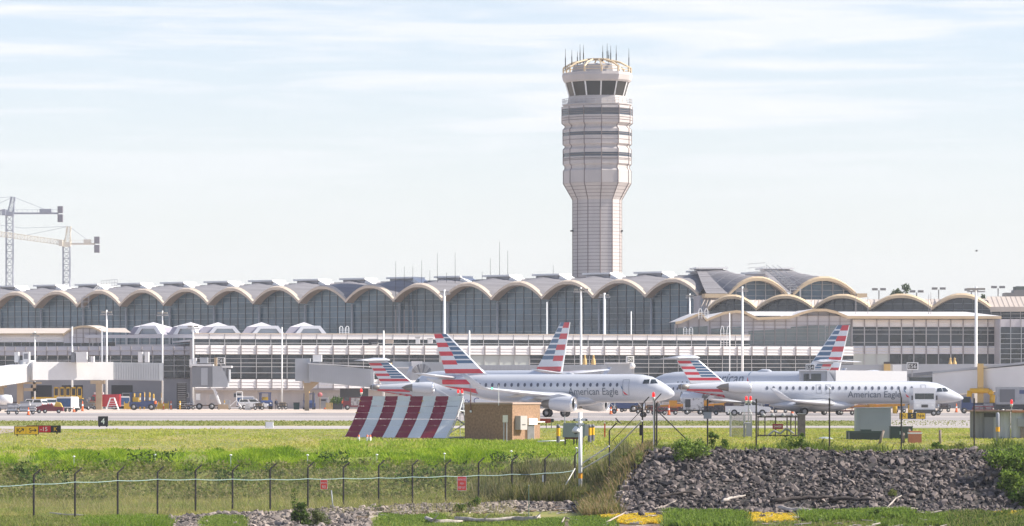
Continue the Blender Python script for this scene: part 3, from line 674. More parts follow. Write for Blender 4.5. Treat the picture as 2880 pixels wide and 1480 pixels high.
# ================================================================== AIRCRAFT
P_body = mat('aircraft_paint', (.57, .585, .62), .28, coat=.6, var=.04, vscale=.3)
P_red = mat('livery_red', (.62, .025, .05), .35, coat=.4); P_blue = mat('livery_blue', (.05, .13, .24), .35, coat=.4); P_white = mat('livery_white', (.74, .75, .77), .35, coat=.4)
P_win = mat('cabin_window', (.10, .11, .14), .2); P_dark = mat('cockpit_glass', (.02, .028, .035), .08, spec=.9); P_met = mat('bare_metal', (.75, .75, .76), .25, .8)
P_txt = mat('title_grey', (.13, .155, .19), .5); P_tyre = mat('tyre', (.02, .02, .022), .8); P_in = mat('intake_dark', (.05, .05, .055), .6); P_exh = mat('exhaust_metal', (.22, .20, .18), .5, .5)
P_line = mat('door_line', (.30, .32, .36), .6); P_tan = mat('underwing', (.50, .48, .45), .4)
SPEC = {
 'e175': dict(L=31.7, st=[(0,2.72,.02,.02),(.12,2.73,.28,.26),(.45,2.8,.58,.55),(1.1,2.92,.93,.88),(1.9,3.08,1.2,1.2),(2.8,3.25,1.38,1.47),(3.9,3.34,1.47,1.62),(5.2,3.36,1.5,1.67),(21.5,3.36,1.5,1.67),(24.3,3.55,1.38,1.48),(26.8,3.88,1.1,1.15),(29.2,4.25,.7,.75),(31,4.5,.32,.36),(31.7,4.6,.1,.14)],
   wing=dict(x=11.2, c=6.0, z=2.15, span=13.0, sweep=6.3, tip=1.5, dih=1.15, wl=1.75), eng=dict(x=10.5, y=4.9, z=1.55, r=.92, l=3.0, pod=True),
   fin=dict(z0=5.15, z1=9.85, le0=24.0, le1=29.0, te0=29.2, te1=30.75, rows=9), tail=dict(x=27.2, c=2.7, z=4.55, span=5.0, sweep=2.7, tip=1.2, dih=.55), gear=(3.9, 14.9, 2.6), wz=3.78, win=(6.6, 24.2, 22), txt=(9.6, 3.02, .82, 6.3)),
 'crj': dict(L=36.2, st=[(0,2.15,.02,.02),(.15,2.17,.22,.2),(.6,2.25,.48,.45),(1.4,2.4,.8,.75),(2.4,2.62,1.08,1.05),(3.4,2.8,1.25,1.28),(4.5,2.86,1.33,1.4),(6,2.88,1.35,1.44),(25.5,2.88,1.35,1.44),(28.5,3.02,1.2,1.28),(31,3.22,.92,1.0),(33.5,3.42,.6,.66),(35.4,3.55,.42,.46),(36.2,3.6,.36,.4)],
   wing=dict(x=16.3, c=5.6, z=1.42, span=12.0, sweep=7.2, tip=1.3, dih=.5, wl=1.5), eng=dict(x=27.6, y=2.25, z=3.55, r=.78, l=2.9, pod=False),
   fin=dict(z0=4.0, z1=7.4, le0=30.4, le1=34.4, te0=34.9, te1=37.0, rows=8), tail=dict(x=34.2, c=3.0, z=7.3, span=4.4, sweep=2.9, tip=1.2, dih=-.08), gear=(3.3, 20.8, 2.0), wz=3.46, win=(6.9, 25.4, 23), txt=(11.7, 2.66, .80, 6.8)),
 'mainline': dict(L=37.6, st=[(0,3.2,.02,.02),(.15,3.22,.3,.3),(.6,3.3,.7,.7),(1.5,3.5,1.15,1.15),(2.6,3.72,1.55,1.6),(3.8,3.85,1.8,1.85),(5.5,3.9,1.95,2.03),(7,3.9,1.975,2.07),(25.5,3.9,1.975,2.07),(29,4.2,1.7,1.75),(32,4.6,1.25,1.3),(35,5.0,.75,.8),(37,5.25,.35,.4),(37.6,5.3,.2,.25)],
   wing=dict(x=12.5, c=7.2, z=2.7, span=16.5, sweep=8.2, tip=1.7, dih=1.6, wl=2.2), eng=dict(x=11.5, y=5.6, z=1.95, r=1.15, l=3.8, pod=True),
   fin=dict(z0=5.7, z1=12.5, le0=29.0, le1=34.8, te0=35.0, te1=36.9, rows=9), tail=dict(x=33.0, c=3.6, z=5.4, span=6.2, sweep=3.4, tip=1.5, dih=.6), gear=(5.0, 17.8, 3.8), wz=4.3, win=(7.5, 28, 26), txt=(11.6, 5.0, 1.5, 8.1)),
}
def aero(c, t):     # section, x from 0 (leading) to -c, z thickness
    return [(-c*x, c*t*z) for x, z in ((0,0),(.02,.32),(.08,.6),(.25,.92),(.45,.9),(.7,.55),(1,.04),(1,-.04),(.7,-.25),(.4,-.5),(.15,-.5),(.03,-.28))]
WHEEL = {}
def wheel(parent, x, y, r, wd, name='wheel'):
    k = (r, wd)
    if k not in WHEEL:
        m = MB(); m.lathe([(-wd/2, r*.55), (-wd/2, r*.85), (-wd*.36, r), (wd*.36, r), (wd/2, r*.85), (wd/2, r*.55)], 'y', 0, 14)
        m.lathe([(-wd*.42, 0.01), (-wd*.42, r*.56), (wd*.42, r*.56), (wd*.42, .01)], 'y', 1, 12); WHEEL[k] = m.mesh('wheel', [P_tyre, mat('rim_grey', (.45, .45, .46), .5, .3)])
    return link(name, WHEEL[k], parent, (x, y, r))
def airliner(kind, label, px, d, head, near=-1, title=None, doors=True, gear=True, winglet=True, anchor=0.0):
    """px, d: where the nose (anchor 0) or the fuselage station anchor stands; head: turn about z (0 = nose to the right)"""
    S = SPEC[kind]; L = S['L']; st = S['st']
    a = R(head); n_ = Vector((xat(px, d), d, 0)); o = n_ - Vector((math.cos(a), math.sin(a), 0))*(L/2-anchor)
    T = thing('airliner', label, 'airplane', o, a); X = lambda s: L/2-s
    xs_, zc_, ry_, rz_ = zip(*st)
    def sect(s): return [float(np.interp(s, xs_, q)) for q in (zc_, ry_, rz_)]
    dense = sorted(set(list(xs_)+list(np.linspace(.05, 5, 14))+list(np.linspace(xs_[-6], L, 14))))
    m = MB(); N = 28
    m.loft([[(X(s), sect(s)[1]*math.sin(2*math.pi*k/N), sect(s)[0]+sect(s)[2]*math.cos(2*math.pi*k/N)) for k in range(N)] for s in dense], 0, True)
    m.build('fuselage', P_body, T)
    def surf(side, off=.02):
        def f(x, z):
            zc, ry, rz = sect(L/2-x); q = max(-.995, min(.995, (z-zc)/max(rz, .01))); return side*(ry*math.sqrt(1-q*q)+off)
        return f
    def patch(name, poly, mt, side, off=.02, nx=1, parent=T):
        """outline in (station, z) laid on the skin"""
        bm = bmesh.new(); bm.faces.new([bm.verts.new((X(s), 0, z)) for s, z in poly])
        x0, x1 = min(X(s) for s, z in poly), max(X(s) for s, z in poly); z0, z1 = min(z for s, z in poly), max(z for s, z in poly)
        for k in range(1, int((z1-z0)/.14)+1): bmesh.ops.bisect_plane(bm, geom=bm.verts[:]+bm.edges[:]+bm.faces[:], plane_co=(0, 0, z0+(z1-z0)*k/(int((z1-z0)/.14)+1)), plane_no=(0, 0, 1))
        for k in range(1, nx): bmesh.ops.bisect_plane(bm, geom=bm.verts[:]+bm.edges[:]+bm.faces[:], plane_co=(x0+(x1-x0)*k/nx, 0, 0), plane_no=(1, 0, 0))
        f = surf(side, off)
        for v in bm.verts: v.co.y = f(v.co.x, v.co.z)
        me = bpy.data.meshes.new(name); bm.to_mesh(me); bm.free(); me.materials.append(mt); return link(name, me, parent)
    # wings
    W = S['wing']
    for s in (-1, 1):
        m = MB(); rings = []
        for f, ch, th in ((0, W['c'], .13), (.36, W['c']*.56+.2, .12), (1, W['tip'], .10)):
            x = X(W['x']+W['sweep']*f); y = s*(.6+(W['span']-.6)*f); z = W['z']+W['dih']*f
            rings.append([(x+u, y, z+v) for u, v in aero(ch, th)])
        if winglet:
            for f, h in ((.15, .1), (.55, .52), (1, 1)):
                x = X(W['x']+W['sweep']+.25+2.5*f); y = s*(W['span']+.25+.6*f); z = W['z']+W['dih']+W['wl']*h
                c = W['tip']*(1-.55*f); rings.append([(x+u, y-s*v*.6, z) for u, v in aero(c, .10)])
        m.loft(rings, 0, True); m.build('wing', P_body, T)
        for f in ((.22, .52) if kind != 'crj' else (.25,)):   # flap track fairings
            x = X(W['x']+W['sweep']*f)-W['c']*(.55-.25*f); y = s*W['span']*f; z = W['z']+W['dih']*f-.18
            m = MB(); m.loft([[(x+u, y+.16*rr*math.cos(t), z-.12*0+.2*rr*math.sin(t)-q) for t in np.linspace(0, 6.28, 9)[:-1]] for u, rr, q in ((1.4, .1, -.05), (.6, 1, 0), (-.6, .9, .12), (-1.7, .1, .2))], 0, True); m.build('flap_fairing', P_tan, T)
    # wing-body fairing
    m = MB(); m.loft([[(X(s), ry*math.sin(t), W['z']-.12+rz*math.cos(t)) for t in np.linspace(0, 6.283, 17)[:-1]] for s, ry, rz in ((W['x']-2.2, .3, .15), (W['x']-.8, sect(12)[1]*.86, .62), (W['x']+1.5, sect(12)[1]*1.06, .85), (W['x']+W['c'], sect(12)[1]*1.06, .85), (W['x']+W['c']+1.5, sect(12)[1]*.8, .5), (W['x']+W['c']+3, .3, .12))], 0, True); m.build('wing_root_fairing', P_body, T)
    # engines
    E = S['eng']
    for s in (-1, 1):
        x, y, z, r, l = X(E['x']), s*E['y'], E['z'], E['r'], E['l']
        m = MB(); m.lathe([(x-l, r*.72), (x-l*.7, r*.93), (x-l*.35, r*1.0), (x-.25, r*.96)], 'x', 0, 24, (0, y, z))
        nac = m.build('nacelle', P_body, T)
        m = MB(); m.lathe([(x-.25, r*.96), (x-.05, r*.9), (x, r*.84), (x-.06, r*.78), (x-.35, r*.74)], 'x', 0, 24, (0, y, z)); m.build('intake_lip', P_met, nac)
        m = MB(); m.lathe([(x-.35, r*.75), (x-.9, r*.72), (x-.92, .02)], 'x', 0, 24, (0, y, z)); m.lathe([(x-.9, .3), (x-.45, .02)], 'x', 0, 12, (0, y, z)); m.build('fan', P_in, nac)
        m = MB(); m.lathe([(x-l+.1, r*.70), (x-l-.05, r*.66), (x-l-.9, r*.46), (x-l-1.5, .05)], 'x', 0, 20, (0, y, z)); m.build('exhaust', P_exh, nac)
        m = MB()
        if E['pod']: m.prism([(x-.6, z+r*.7), (x-l-.4, z+r*.55), (x-l-2.2, W['z']+.1), (x-2.0, W['z']+.55), (x-.9, z+r*1.02)], y-.16, y+.16)
        else: m.box(x-l*.9, x-.5, min(y, s*.6), max(y, s*.6), z-.1, z+.12)
        m.build('pylon', P_body, T)
    # fin with striped livery: one grid of cells per side
    Fn = S['fin']; nr = Fn['rows']; z0, z1 = Fn['z0'], Fn['z1']
    def le(z): return X(np.interp(z, (z0, z1), (Fn['le0'], Fn['le1'])))
    def te(z): return X(np.interp(z, (z0, z1), (Fn['te0'], Fn['te1'])))
    def thk(z): return np.interp(z, (z0, z1), (.16, .08))
    m = MB(); top = z1; ph = (z1-z0-(.55 if kind == 'crj' else 0))/nr
    if kind == 'crj': top = z1-.5
    levels = []
    for k in range(nr):
        za = top-ph*(k+1); zb = top-ph*k; red = (k % 2 == 0); blue_rows = nr-2
        levels.append((za, zb, 1 if red else 3, k))
    for side in (-1, 1):
        def P(x, z, e=1): return (x, side*thk(z)*e, z)
        for za, zb, rm, k in levels:
            def sp(z): f = .56-.16*(top-z)/(top-z0); return te(z)+(le(z)-te(z))*f
            def fr(z): return le(z)-.18
            full = k >= nr-2
            if full:
                m.face([P(te(za), za), P(fr(za), za), P(fr(zb), zb), P(te(zb), zb)], rm)
            else:
                m.face([P(te(za), za), P(sp(za), za), P(sp(zb), zb), P(te(zb), zb)], rm)
                zm = za+(zb-za)*.30
                m.face([P(sp(za), za), P(fr(za), za), P(fr(zm), zm), P(sp(zm), zm)], 3); m.face([P(sp(zm), zm), P(fr(zm), zm), P(fr(zb), zb), P(sp(zb), zb)], 2)
            m.face([P(fr(za), za), (le(za), 0, za), (le(zb), 0, zb), P(fr(zb), zb)], 3); m.face([P(te(za), za), (te(za)-.05, 0, za), (te(zb)-.05, 0, zb), P(te(zb), zb)], 3)
        if kind == 'crj':
            m.face([P(te(top), top), P(le(top), top), P(le(z1)-.3, z1), P(te(z1), z1)], 0)
        m.face([P(te(z0), z0), P(le(z0), z0), (le(z0)+(.9 if kind != 'crj' else 1.6), 0, z0-.42), (te(z0), side*.15, z0-1.1)], 3)
    m.face([(te(top), -thk(top), top), (le(top), 0, top), (te(top), thk(top), top)], 3)
    m.build('tail_fin', [P_body, P_red, P_blue, P_white], T)
    if kind == 'crj':
        m = MB(); m.loft([[(X(s), ry*math.sin(t), z1-.1+rz*math.cos(t)) for t in np.linspace(0, 6.283, 13)[:-1]] for s, ry, rz in ((Fn['le1']-.6, .05, .05), (Fn['le1'], .2, .28), (Fn['le1']+1.6, .22, .32), (Fn['te1']+.9, .05, .05))], 0, True); m.build('tail_bullet', P_body, T)
    # fuselage stripes behind the fin line
    zz = z0-ph*.35; fs = Fn['te0']-1.0 if kind != 'crj' else Fn['te0']-.6
    for side in (-1, 1):
        for q in range(2):
            zt = zz-.55-q*ph*2.1; zb = zt-ph*1.1; sa, sb = fs-3.1-.35*q, fs+1.2+.3*q
            def cl(s, z): zc, ry, rz = sect(s); return max(zc-rz*.97, min(zc+rz*.97, z))
            patch('livery_stripe', [(sa-.25, cl(sa, zb)), (sb, cl(sb, zb)), (sb, cl(sb, zt)), (sa, cl(sa, zt))], P_red, side, .025, 6)
    # tailplane
    Ta = S['tail']
    for s in (-1, 1):
        m = MB(); m.loft([[(X(Ta['x']+Ta['sweep']*f)+u, s*(.1+Ta['span']*f), Ta['z']+Ta['dih']*f+v) for u, v in aero(c, .10)] for f, c in ((0, Ta['c']), (1, Ta['tip']))], 0, True); m.build('tailplane', P_body, T)
    if kind == 'crj':
        m = MB(); m.loft([[(X(s_), 1.03*r_*math.sin(t), sect(s_)[0]+1.05*r_*math.cos(t)) for t in np.linspace(0, 6.283, 15)[:-1]] for s_, r_ in ((L-1.0, .44), (L-.1, .38), (L+.35, .22))], 0, True); m.build('tail_cone', P_exh, T)
    # windows, doors, cockpit
    wa, wb, wn_ = S['win']; wm = None
    f = surf(near, .025)
    for k in range(wn_):
        s = wa+(wb-wa)*k/(wn_-1); z = S['wz']
        o_ = [(s+.17*math.cos(t), z+.24*math.sin(t)) for t in np.linspace(0, 6.283, 9)[:-1]]
        if wm is None: p_ = patch('window', o_, P_win, near, .03); wm = p_; s0 = s
        else: link('window', wm.data, T, (X(s)-X(s0), (surf(near, .03)(X(s), z)-surf(near, .03)(X(s0), z)), 0))
    zc = sect(2.6)
    for side in (-1, 1):
        if kind == 'e175': cw = [[(1.75, 3.95), (2.55, 3.93), (2.6, 4.42), (2.25, 4.42)], [(2.68, 3.92), (3.45, 3.9), (3.35, 4.38), (2.75, 4.43)]]
        elif kind == 'crj': cw = [[(2.0, 3.02), (2.8, 3.0), (2.95, 3.5), (2.5, 3.5)], [(2.92, 3.0), (3.7, 3.0), (3.6, 3.42), (3.05, 3.5)]]
        else: cw = [[(1.9, 4.35), (2.9, 4.3), (3.0, 4.9), (2.5, 4.9)], [(3.0, 4.3), (4.0, 4.3), (3.8, 4.8), (3.1, 4.9)]]
        for c in cw: patch('cockpit_window', c, P_dark, side, .03, 3)
    if doors:
        for s in ((5.5, 25.1) if kind == 'e175' else (5.4, 17.6, 18.8)):
            w_, z0d, z1d = (.42, 2.55, 4.4) if kind == 'e175' else (.33, 2.75, 3.9)
            for q in ([(s-w_, z0d), (s-w_+.06, z0d), (s-w_+.06, z1d), (s-w_, z1d)], [(s+w_-.06, z0d), (s+w_, z0d), (s+w_, z1d), (s+w_-.06, z1d)], [(s-w_, z1d-.06), (s+w_, z1d-.06), (s+w_, z1d), (s-w_, z1d)], [(s-w_, z0d), (s+w_, z0d), (s+w_, z0d+.06), (s-w_, z0d+.06)]): patch('door_outline', q, P_line, near, .03)
    if title:
        s, z, hcap, wd = S['txt']; s = title[1] if len(title) > 1 else s
        bm = text_mesh(title[0], hcap, 0, None, [hcap*k/6-.2 for k in range(8)], .007)
        xs0 = [v.co.x for v in bm.verts]; k_ = wd/(max(xs0)-min(xs0)); fl = 1 if near < 0 else -1; fz = surf(near, .03)
        for v in bm.verts: v.co.x = X(s)+v.co.x*k_*fl; v.co.z += z-hcap/2
        for v in bm.verts: v.co.y = fz(v.co.x, v.co.z)
        me = bpy.data.meshes.new('lettering'); bm.to_mesh(me); bm.free(); me.materials.append(P_txt); link('lettering', me, T)
        e = s-fl*wd/2-fl*.25; g_ = -fl
        patch('emblem', [(e+g_*.05, z+hcap*.85), (e+g_*.3, z+hcap*.55), (e+g_*.42, z+hcap*.2), (e+g_*.2, z+hcap*.35)][::1], P_blue, near, .03)
        patch('emblem', [(e+g_*.3, z+hcap*.1), (e+g_*.6, z-hcap*.2), (e+g_*.95, z-hcap*.55), (e+g_*.5, z-hcap*.42)], P_red, near, .03)
    if gear:
        ng, mg_, gy = S['gear']; r1, r2 = (.32, .5) if kind != 'mainline' else (.38, .56)
        m = MB(); m.bar((X(ng), 0, r1), (X(ng)+.1, 0, sect(ng)[0]-sect(ng)[2]+.3), .09, 0, 8); m.bar((X(ng), 0, .9), (X(ng)-.8, 0, sect(ng)[0]-sect(ng)[2]+.2), .05); g_ = m.build('nose_gear', P_met, T)
        for y in (-.22, .22): wheel(g_, X(ng), y, r1, .2)
        for s in (-1, 1):
            m = MB(); m.bar((X(mg_), s*gy, r2), (X(mg_), s*gy, W['z']), .13, 0, 8); m.bar((X(mg_), s*gy, 1.1), (X(mg_), s*gy*.5, W['z']), .07); g_ = m.build('main_gear', P_met, T)
            for y in (-.3, .3): wheel(g_, X(mg_), s*gy+y, r2, .32)
            m = MB(); m.box(X(mg_)-.6, X(mg_)+.6, s*gy+s*.45, s*gy+s*.5, 1.0, W['z']); m.build('gear_door', P_body, T)
    return T, X, patch, surf, sect
EAGLE = 'American Eagle'
A1, XA, patA, surA, secA = airliner('e175', 'twin engine regional jet with upturned wingtips taxiing right in front of the terminal', 1897, 474, -24, title=(EAGLE,))
# wing tip light, beacon
MB().lathe([(-.1, .02), (0, .12), (.1, .02)], 'z', 0, 8, (XA(17.3), -13.1, 3.35)).build('wingtip_light', mat('green_lamp', (.05, .9, .35), .4, emit=2), A1)
A2, XB, *_ = airliner('crj', 'long slim rear engine jet with T tail taxiing right, partly behind the white step van', 2710, 520, 5, title=(EAGLE,))
A3, *_ = airliner('crj', 'rear engine jet with striped T tail partly hidden behind the striped blast fence', 1062, 556, -4, title=(EAGLE,), anchor=35.5)
A4, *_ = airliner('mainline', 'jet facing left with tall striped tail seen above the taxiing twin jet', 1598, 560, 180-53, near=1, doors=False, anchor=36.5)
A5, *_ = airliner('mainline', 'large jet facing left by the gates with dark lettering along its side', 2384, 584, 180-40, near=1, title=('American', 15.4), doors=False, anchor=36.6)
A6, *_ = airliner('crj', 'T tail jet facing left between the slim taxiing jet and the gates', 2318, 578, 180-46, near=1, title=(EAGLE,), anchor=35.2)
for T, x, z in ((A4, 3.2, 5.95), (A5, -3.0, 5.95)):
    m = MB(); m.loft([[(x+u, .5*ry*math.sin(t), z-.1+.45*ry*math.cos(t)) for t in np.linspace(0, 6.283, 11)[:-1]] for u, ry in ((-1.6, .1), (-.9, .9), (.4, 1), (1.5, .1))], 0, True); m.build('antenna_dome', P_body, T)
# ================================================================== APRON THINGS
V_white = mat('vehicle_white', (.74, .74, .74), .3, coat=.5); V_blue = mat('vehicle_blue', (.03, .06, .17), .4, coat=.3); V_red = mat('vehicle_red', (.50, .015, .03), .35, coat=.4)
V_yel = mat('safety_yellow', (.66, .40, .03), .5); V_org = mat('cone_orange', (.85, .16, .03), .5); V_glass = mat('vehicle_glass', (.03, .04, .045), .08, spec=.9)
V_gray = mat('equipment_grey', (.40, .40, .41), .6, var=.15, vscale=2); V_dk = mat('equipment_dark', (.06, .06, .065), .7); V_alu = mat('aluminium', (.66, .66, .66), .35, .5)
V_maroon = mat('maroon', (.20, .03, .04), .5); V_tarp = mat('blue_tarp', (.035, .10, .24), .6, var=.25, vscale=3); V_lamp = mat('tail_lamp', (.5, .02, .02), .3)
B_white = mat('bridge_white', (.70, .70, .70), .5, var=.06, vscale=.5); B_grey = mat('bridge_grey', (.40, .42, .45), .55, var=.08, vscale=.5); B_dark = mat('bridge_dark', (.20, .21, .23), .6)
B_tan = mat('bridge_tan', (.45, .34, .22), .6, var=.1, vscale=1); B_yel = mat('bridge_yellow', (.62, .42, .16), .5)
S_yel = mat('sign_yellow', (.92, .56, .02), .5); S_blk = mat('sign_black', (.012, .012, .012), .4); S_red = mat('sign_red', (.55, .02, .03), .5); S_wht = mat('sign_white', (.85, .85, .83), .5)
S_or = mat('light_red', (.9, .02, .02), .3, emit=.5)
def g(px, y): d = dpx(y); return xat(px, d), d
def put(name, label, cat, px, y, rz=0, group=None, d=None):
    dd = d or dpx(y); x = xat(px, dd); return thing(name, label, cat, (x, dd, gz(x, dd) if dd < 330 else .014), R(rz), group)
# ---- jet bridges
def tunnel(m, a, b, h, w_, rib=0, mt=0, rm=0):
    """box tube between two points (bottom centre line), ribbed when rib > 0"""
    a, b = Vector(a), Vector(b); d = b-a; L = d.length; u = d.normalized(); s = u.cross(Vector((0, 0, 1))).normalized()
    M = Matrix.Identity(4); up = Vector((0, 0, 1))
    for i, c in enumerate((u, s, up)):
        for k in range(3): M[k][i] = c[k]
    M.translation = a
    m.box(0, L, -w_/2, w_/2, 0, h, mt, M)
    if rib:
        n = int(L/rib)
        for k in range(n): m.box(k*rib, k*rib+rib*.5, -w_/2-.09, w_/2+.09, .08, h-.05, rm, M)
def gate_sign(txt, px, py, d, label, wpx=18, hpx=16, rz=0):
    s = d/F; o = at(px, py, d); t = thing('gate_sign', label, 'sign', o, R(rz)); w_, h = wpx*s/2, hpx*s/2
    MB().box(-w_, w_*1.12, 0, .5, -h*1.1, h*1.1).build('sign_box', S_wht, t); MB().box(-w_*.9, w_*.9, -.03, -.005, -h*.86, h*.86).build('sign_face', S_blk, t)
    lettering(txt, h*1.2, S_wht, t, (0, -.05, -h*.6), w_*1.5)
    MB().box(-.1, .1, .1, .3, -h-1.2, -h).build('post', V_gray, t)
def bridge(name, label, pieces, loc):
    T = thing('jet_bridge', label, 'jet bridge', loc)
    return T
d = 688; s = d/F
def W(px, py, off=0, dd=None): return at(px, py, (dd or d)+off)
T = thing('jet_bridge', 'white jet bridge at the left edge with tan columns and a ribbed shaded section', 'jet bridge', W(190, YH)); T.location.z = 0; o = T.location
def L_(v): return v-o
m = MB(); tunnel(m, L_(W(-60, 1092, -14)), L_(W(58, 1074, 0)), 2.95, 3, .55); m.build('ramp_section', B_white, T)
m = MB(); m.lathe([(zat(1073, d), 1.5), (zat(1014, d), 1.5)], 'z', 0, 16, (L_(W(73, 1070)).x, 1, 0), True); m.build('rotunda', B_white, T)
m = MB(); tunnel(m, L_(W(86, 1069)), L_(W(312, 1069, 5)), 51*s, 3.1); m.build('tunnel', B_white, T)
m = MB(); tunnel(m, L_(W(312, 1069, 5.3)), L_(W(457, 1071, 7)), 50*s, 2.7, .42, 0, 0); m.build('tunnel', B_grey, T)  # darker grey carries the shadow on this section in its colour
for px_, y0 in ((57, 1072), (2, 1082)):
    m = MB(); p = L_(W(px_, 1100)); m.box(p.x-.5, p.x+.5, -.5, .5, 0, zat(y0, d)); m.box(p.x-1.0, p.x+1.0, -.8, .8, zat(y0, d)-.5, zat(y0, d)); m.build('support_column', B_tan, T)
m = MB(); p = L_(W(276, 1100)); m.box(p.x-.5, p.x+.5, 1, 1.8, 0, zat(1072, d)); m.box(p.x-1.4, p.x+1.0, .8, 2, zat(1080, d), zat(1070, d)); m.build('support_column', B_tan, T)
m = MB(); a, b = L_(W(68, 1075)), L_(W(102, 1100)); m.box(a.x, b.x, -.6, -.2, b.z, b.z+.5); m.box(b.x-.5, b.x, -.6, -.2, b.z, a.z); m.box(a.x, L_(W(118, 0)).x, -.6, -.2, a.z-.3, a.z); m.build('service_frame', B_tan, T)
for px_, w_, m_ in ((74, 18, B_white), (206, 10, B_dark), (230, 30, B_white), (260, 9, B_white), (395, 12, B_white), (413, 11, B_white), (47, 11, B_white)):
    p = L_(W(px_, 1016)); h = (26 if w_ > 9 else 14)*s; mb = MB().box(p.x-w_*s/2, p.x+w_*s/2, -.6, 1.2, p.z-.2, p.z+h)
    if px_ == 74: mb.box(p.x-w_*s*.32, p.x+w_*s*.32, -.64, -.58, p.z+.35, p.z+h-.3, 1)
    mb.build('roof_unit', [m_, B_dark], T)
# second bridge: cab end
T = thing('jet_bridge', 'grey jet bridge cab with a slanted white leg below the D41 sign', 'jet bridge', W(570, YH)); T.location.z = 0; o = T.location
m = MB(); a, b = L_(W(540, 1089)), L_(W(598, 1030)); m.box(a.x, b.x, 0, 3.4, a.z, b.z); m.box(a.x-.2, b.x, -.15, 3.5, b.z, b.z+.35, 1); m.box((a.x+b.x)/2-.2, (a.x+b.x)/2+.9, -.08, 0, a.z+.3, b.z-.3, 2); m.build('tunnel', [B_dark, B_white, B_grey], T)
m = MB(); c = L_(W(640, 1089)); pr_ = [(b.x, a.z), (c.x, a.z), (c.x+.1, a.z+1), (c.x-1.0, b.z), (b.x, b.z)]; m.prism(pr_, -.3, 3.3); m.build('cab', B_grey, T)
m = MB(); c = L_(W(626, 1034)); 
for k in range(4): m.box(c.x+k*.32, c.x+k*.32+.2, -.2, 3, a.z+.6+.1*k, c.z-.1*k, k % 2)
m.box(c.x-.2, c.x+1.5, -.3, 3, c.z-.05, c.z+.3, 2); m.build('canopy', [B_dark, B_grey, B_white], T)
m = MB(); p, q = L_(W(601, 1092)), L_(W(622, 1148)); m.bar(p, q, .22, 0, 6); m.box(q.x-.5, q.x+1.2, -.6, .6, .1, .9, 1); m.bar(L_(W(611, 1105)), L_(W(595, 1092)), .12, 0, 5); m.build('support_leg', [B_white, B_tan], T)
for px_, py, w_, h_, m_ in ((573, 1014, 22, 16, B_grey), (548, 1020, 8, 26, B_white), (606, 1018, 7, 24, B_tan), (536, 1022, 7, 22, B_white)):
    p = L_(W(px_, py)); MB().box(p.x-w_*s/2, p.x+w_*s/2, 0, 1.4, p.z-h_*s/2, p.z+h_*s/2).build('roof_unit', m_, T)
gate_sign('D41', 621, 1015, 685, 'black gate sign D41 above the grey jet bridge cab', 20, 17)
# black ladder shaft beside it
t = put('ladder_shaft', 'tall black framed access ladder against the concourse wall', 'ladder', 511, 1150, d=700); sz = zat(1078, 700)
m = MB(); m.box(-.85, -.7, 0, .2, 0, sz); m.box(.7, .85, 0, .2, 0, sz); m.box(-.7, .7, .1, .16, 0, sz); m.build('frame', M_black, t)
m = MB()
for k in range(14): m.box(-.7, .7, 0, .08, .3+k*.32, .38+k*.32)
m.build('rung', V_gray, t)
# third bridge (middle left)
d = 650; s = d/F
T = thing('jet_bridge', 'grey corrugated jet bridge sloping down to the right behind the striped T tail', 'jet bridge', W(870, YH)); T.location.z = 0; o = T.location
a, b = L_(W(830, 1072)), L_(W(871, 1008)); m = MB().box(a.x, b.x, 0, 3.2, a.z, b.z); m.box(b.x-.9, b.x+.1, -.2, 0, a.z-.3, b.z-.5); m.build('rotunda', B_grey, T)
m = MB(); tunnel(m, L_(W(871, 1073)), L_(W(1052, 1091)), 2.9, 3, .36); m.build('tunnel', B_grey, T)
m = MB(); tunnel(m, L_(W(868, 1024)), L_(W(1040, 1033)), .14, 3.3); m.build('roof_edge', B_white, T)
m = MB(); p = L_(W(889, 1014)); m.box(p.x-.5, p.x+.9, -.4, 1.4, p.z-.2, p.z+.9); m.box(p.x-.9, p.x+.6, 0, 1, p.z-.9, p.z-.2, 1); m.build('roof_unit', [B_white, B_dark], T)
m = MB(); p = L_(W(862, 1072)); m.box(p.x-.35, p.x+.35, .8, 1.6, 0, p.z); m.prism([(p.x-.4, p.z-1.6), (p.x+.4, p.z-1.6), (p.x+2.2, p.z), (p.x-.6, p.z)], .6, 1.8); m.build('support_column', B_tan, T)
p = L_(W(1000, 1090)); m = MB()
for dx in (-1.6, 1.0): m.lathe([(-.25, .5), (.25, .5)], 'y', 0, 12, (p.x+dx, 1, 2.6), True)
m.box(p.x-2.5, p.x+2, .4, 1.6, 2.1, 3.5); m.build('drive_unit', V_dk, T)
# fourth bridge (behind the taxiing jet)
d = 690; s = d/F
T = thing('jet_bridge', 'long grey ribbed jet bridge behind the taxiing twin jet', 'jet bridge', W(1400, YH)); T.location.z = 0; o = T.location
m = MB(); tunnel(m, L_(W(1105, 1052)), L_(W(1330, 1056)), 2.1, 3, .5); m.build('tunnel', B_grey, T)
m = MB(); tunnel(m, L_(W(1330, 1066, 1)), L_(W(1706, 1064, 1)), 2.3, 2.8, .6); m.build('tunnel', B_grey, T)
m = MB(); a, b = L_(W(1704, 1068)), L_(W(1782, 1024)); m.box(a.x, b.x, 0, 3, a.z, b.z); m.box(a.x-.1, b.x+.1, -.2, 3.2, b.z, b.z+.25, 1); m.build('cab', [B_grey, B_white], T)
m = MB(); a, b = L_(W(1100, 1070)), L_(W(1155, 1036)); m.box(a.x, b.x, -3, 0, a.z, b.z); m.box(b.x-.1, b.x+2.2, -3.1, 0, a.z, b.z, 0); m.box(a.x, b.x, -3.1, .1, b.z, b.z+.2, 1); m.build('cab', [B_grey, B_white], T)
m = MB(); c = L_(W(1186, 1045, -4))
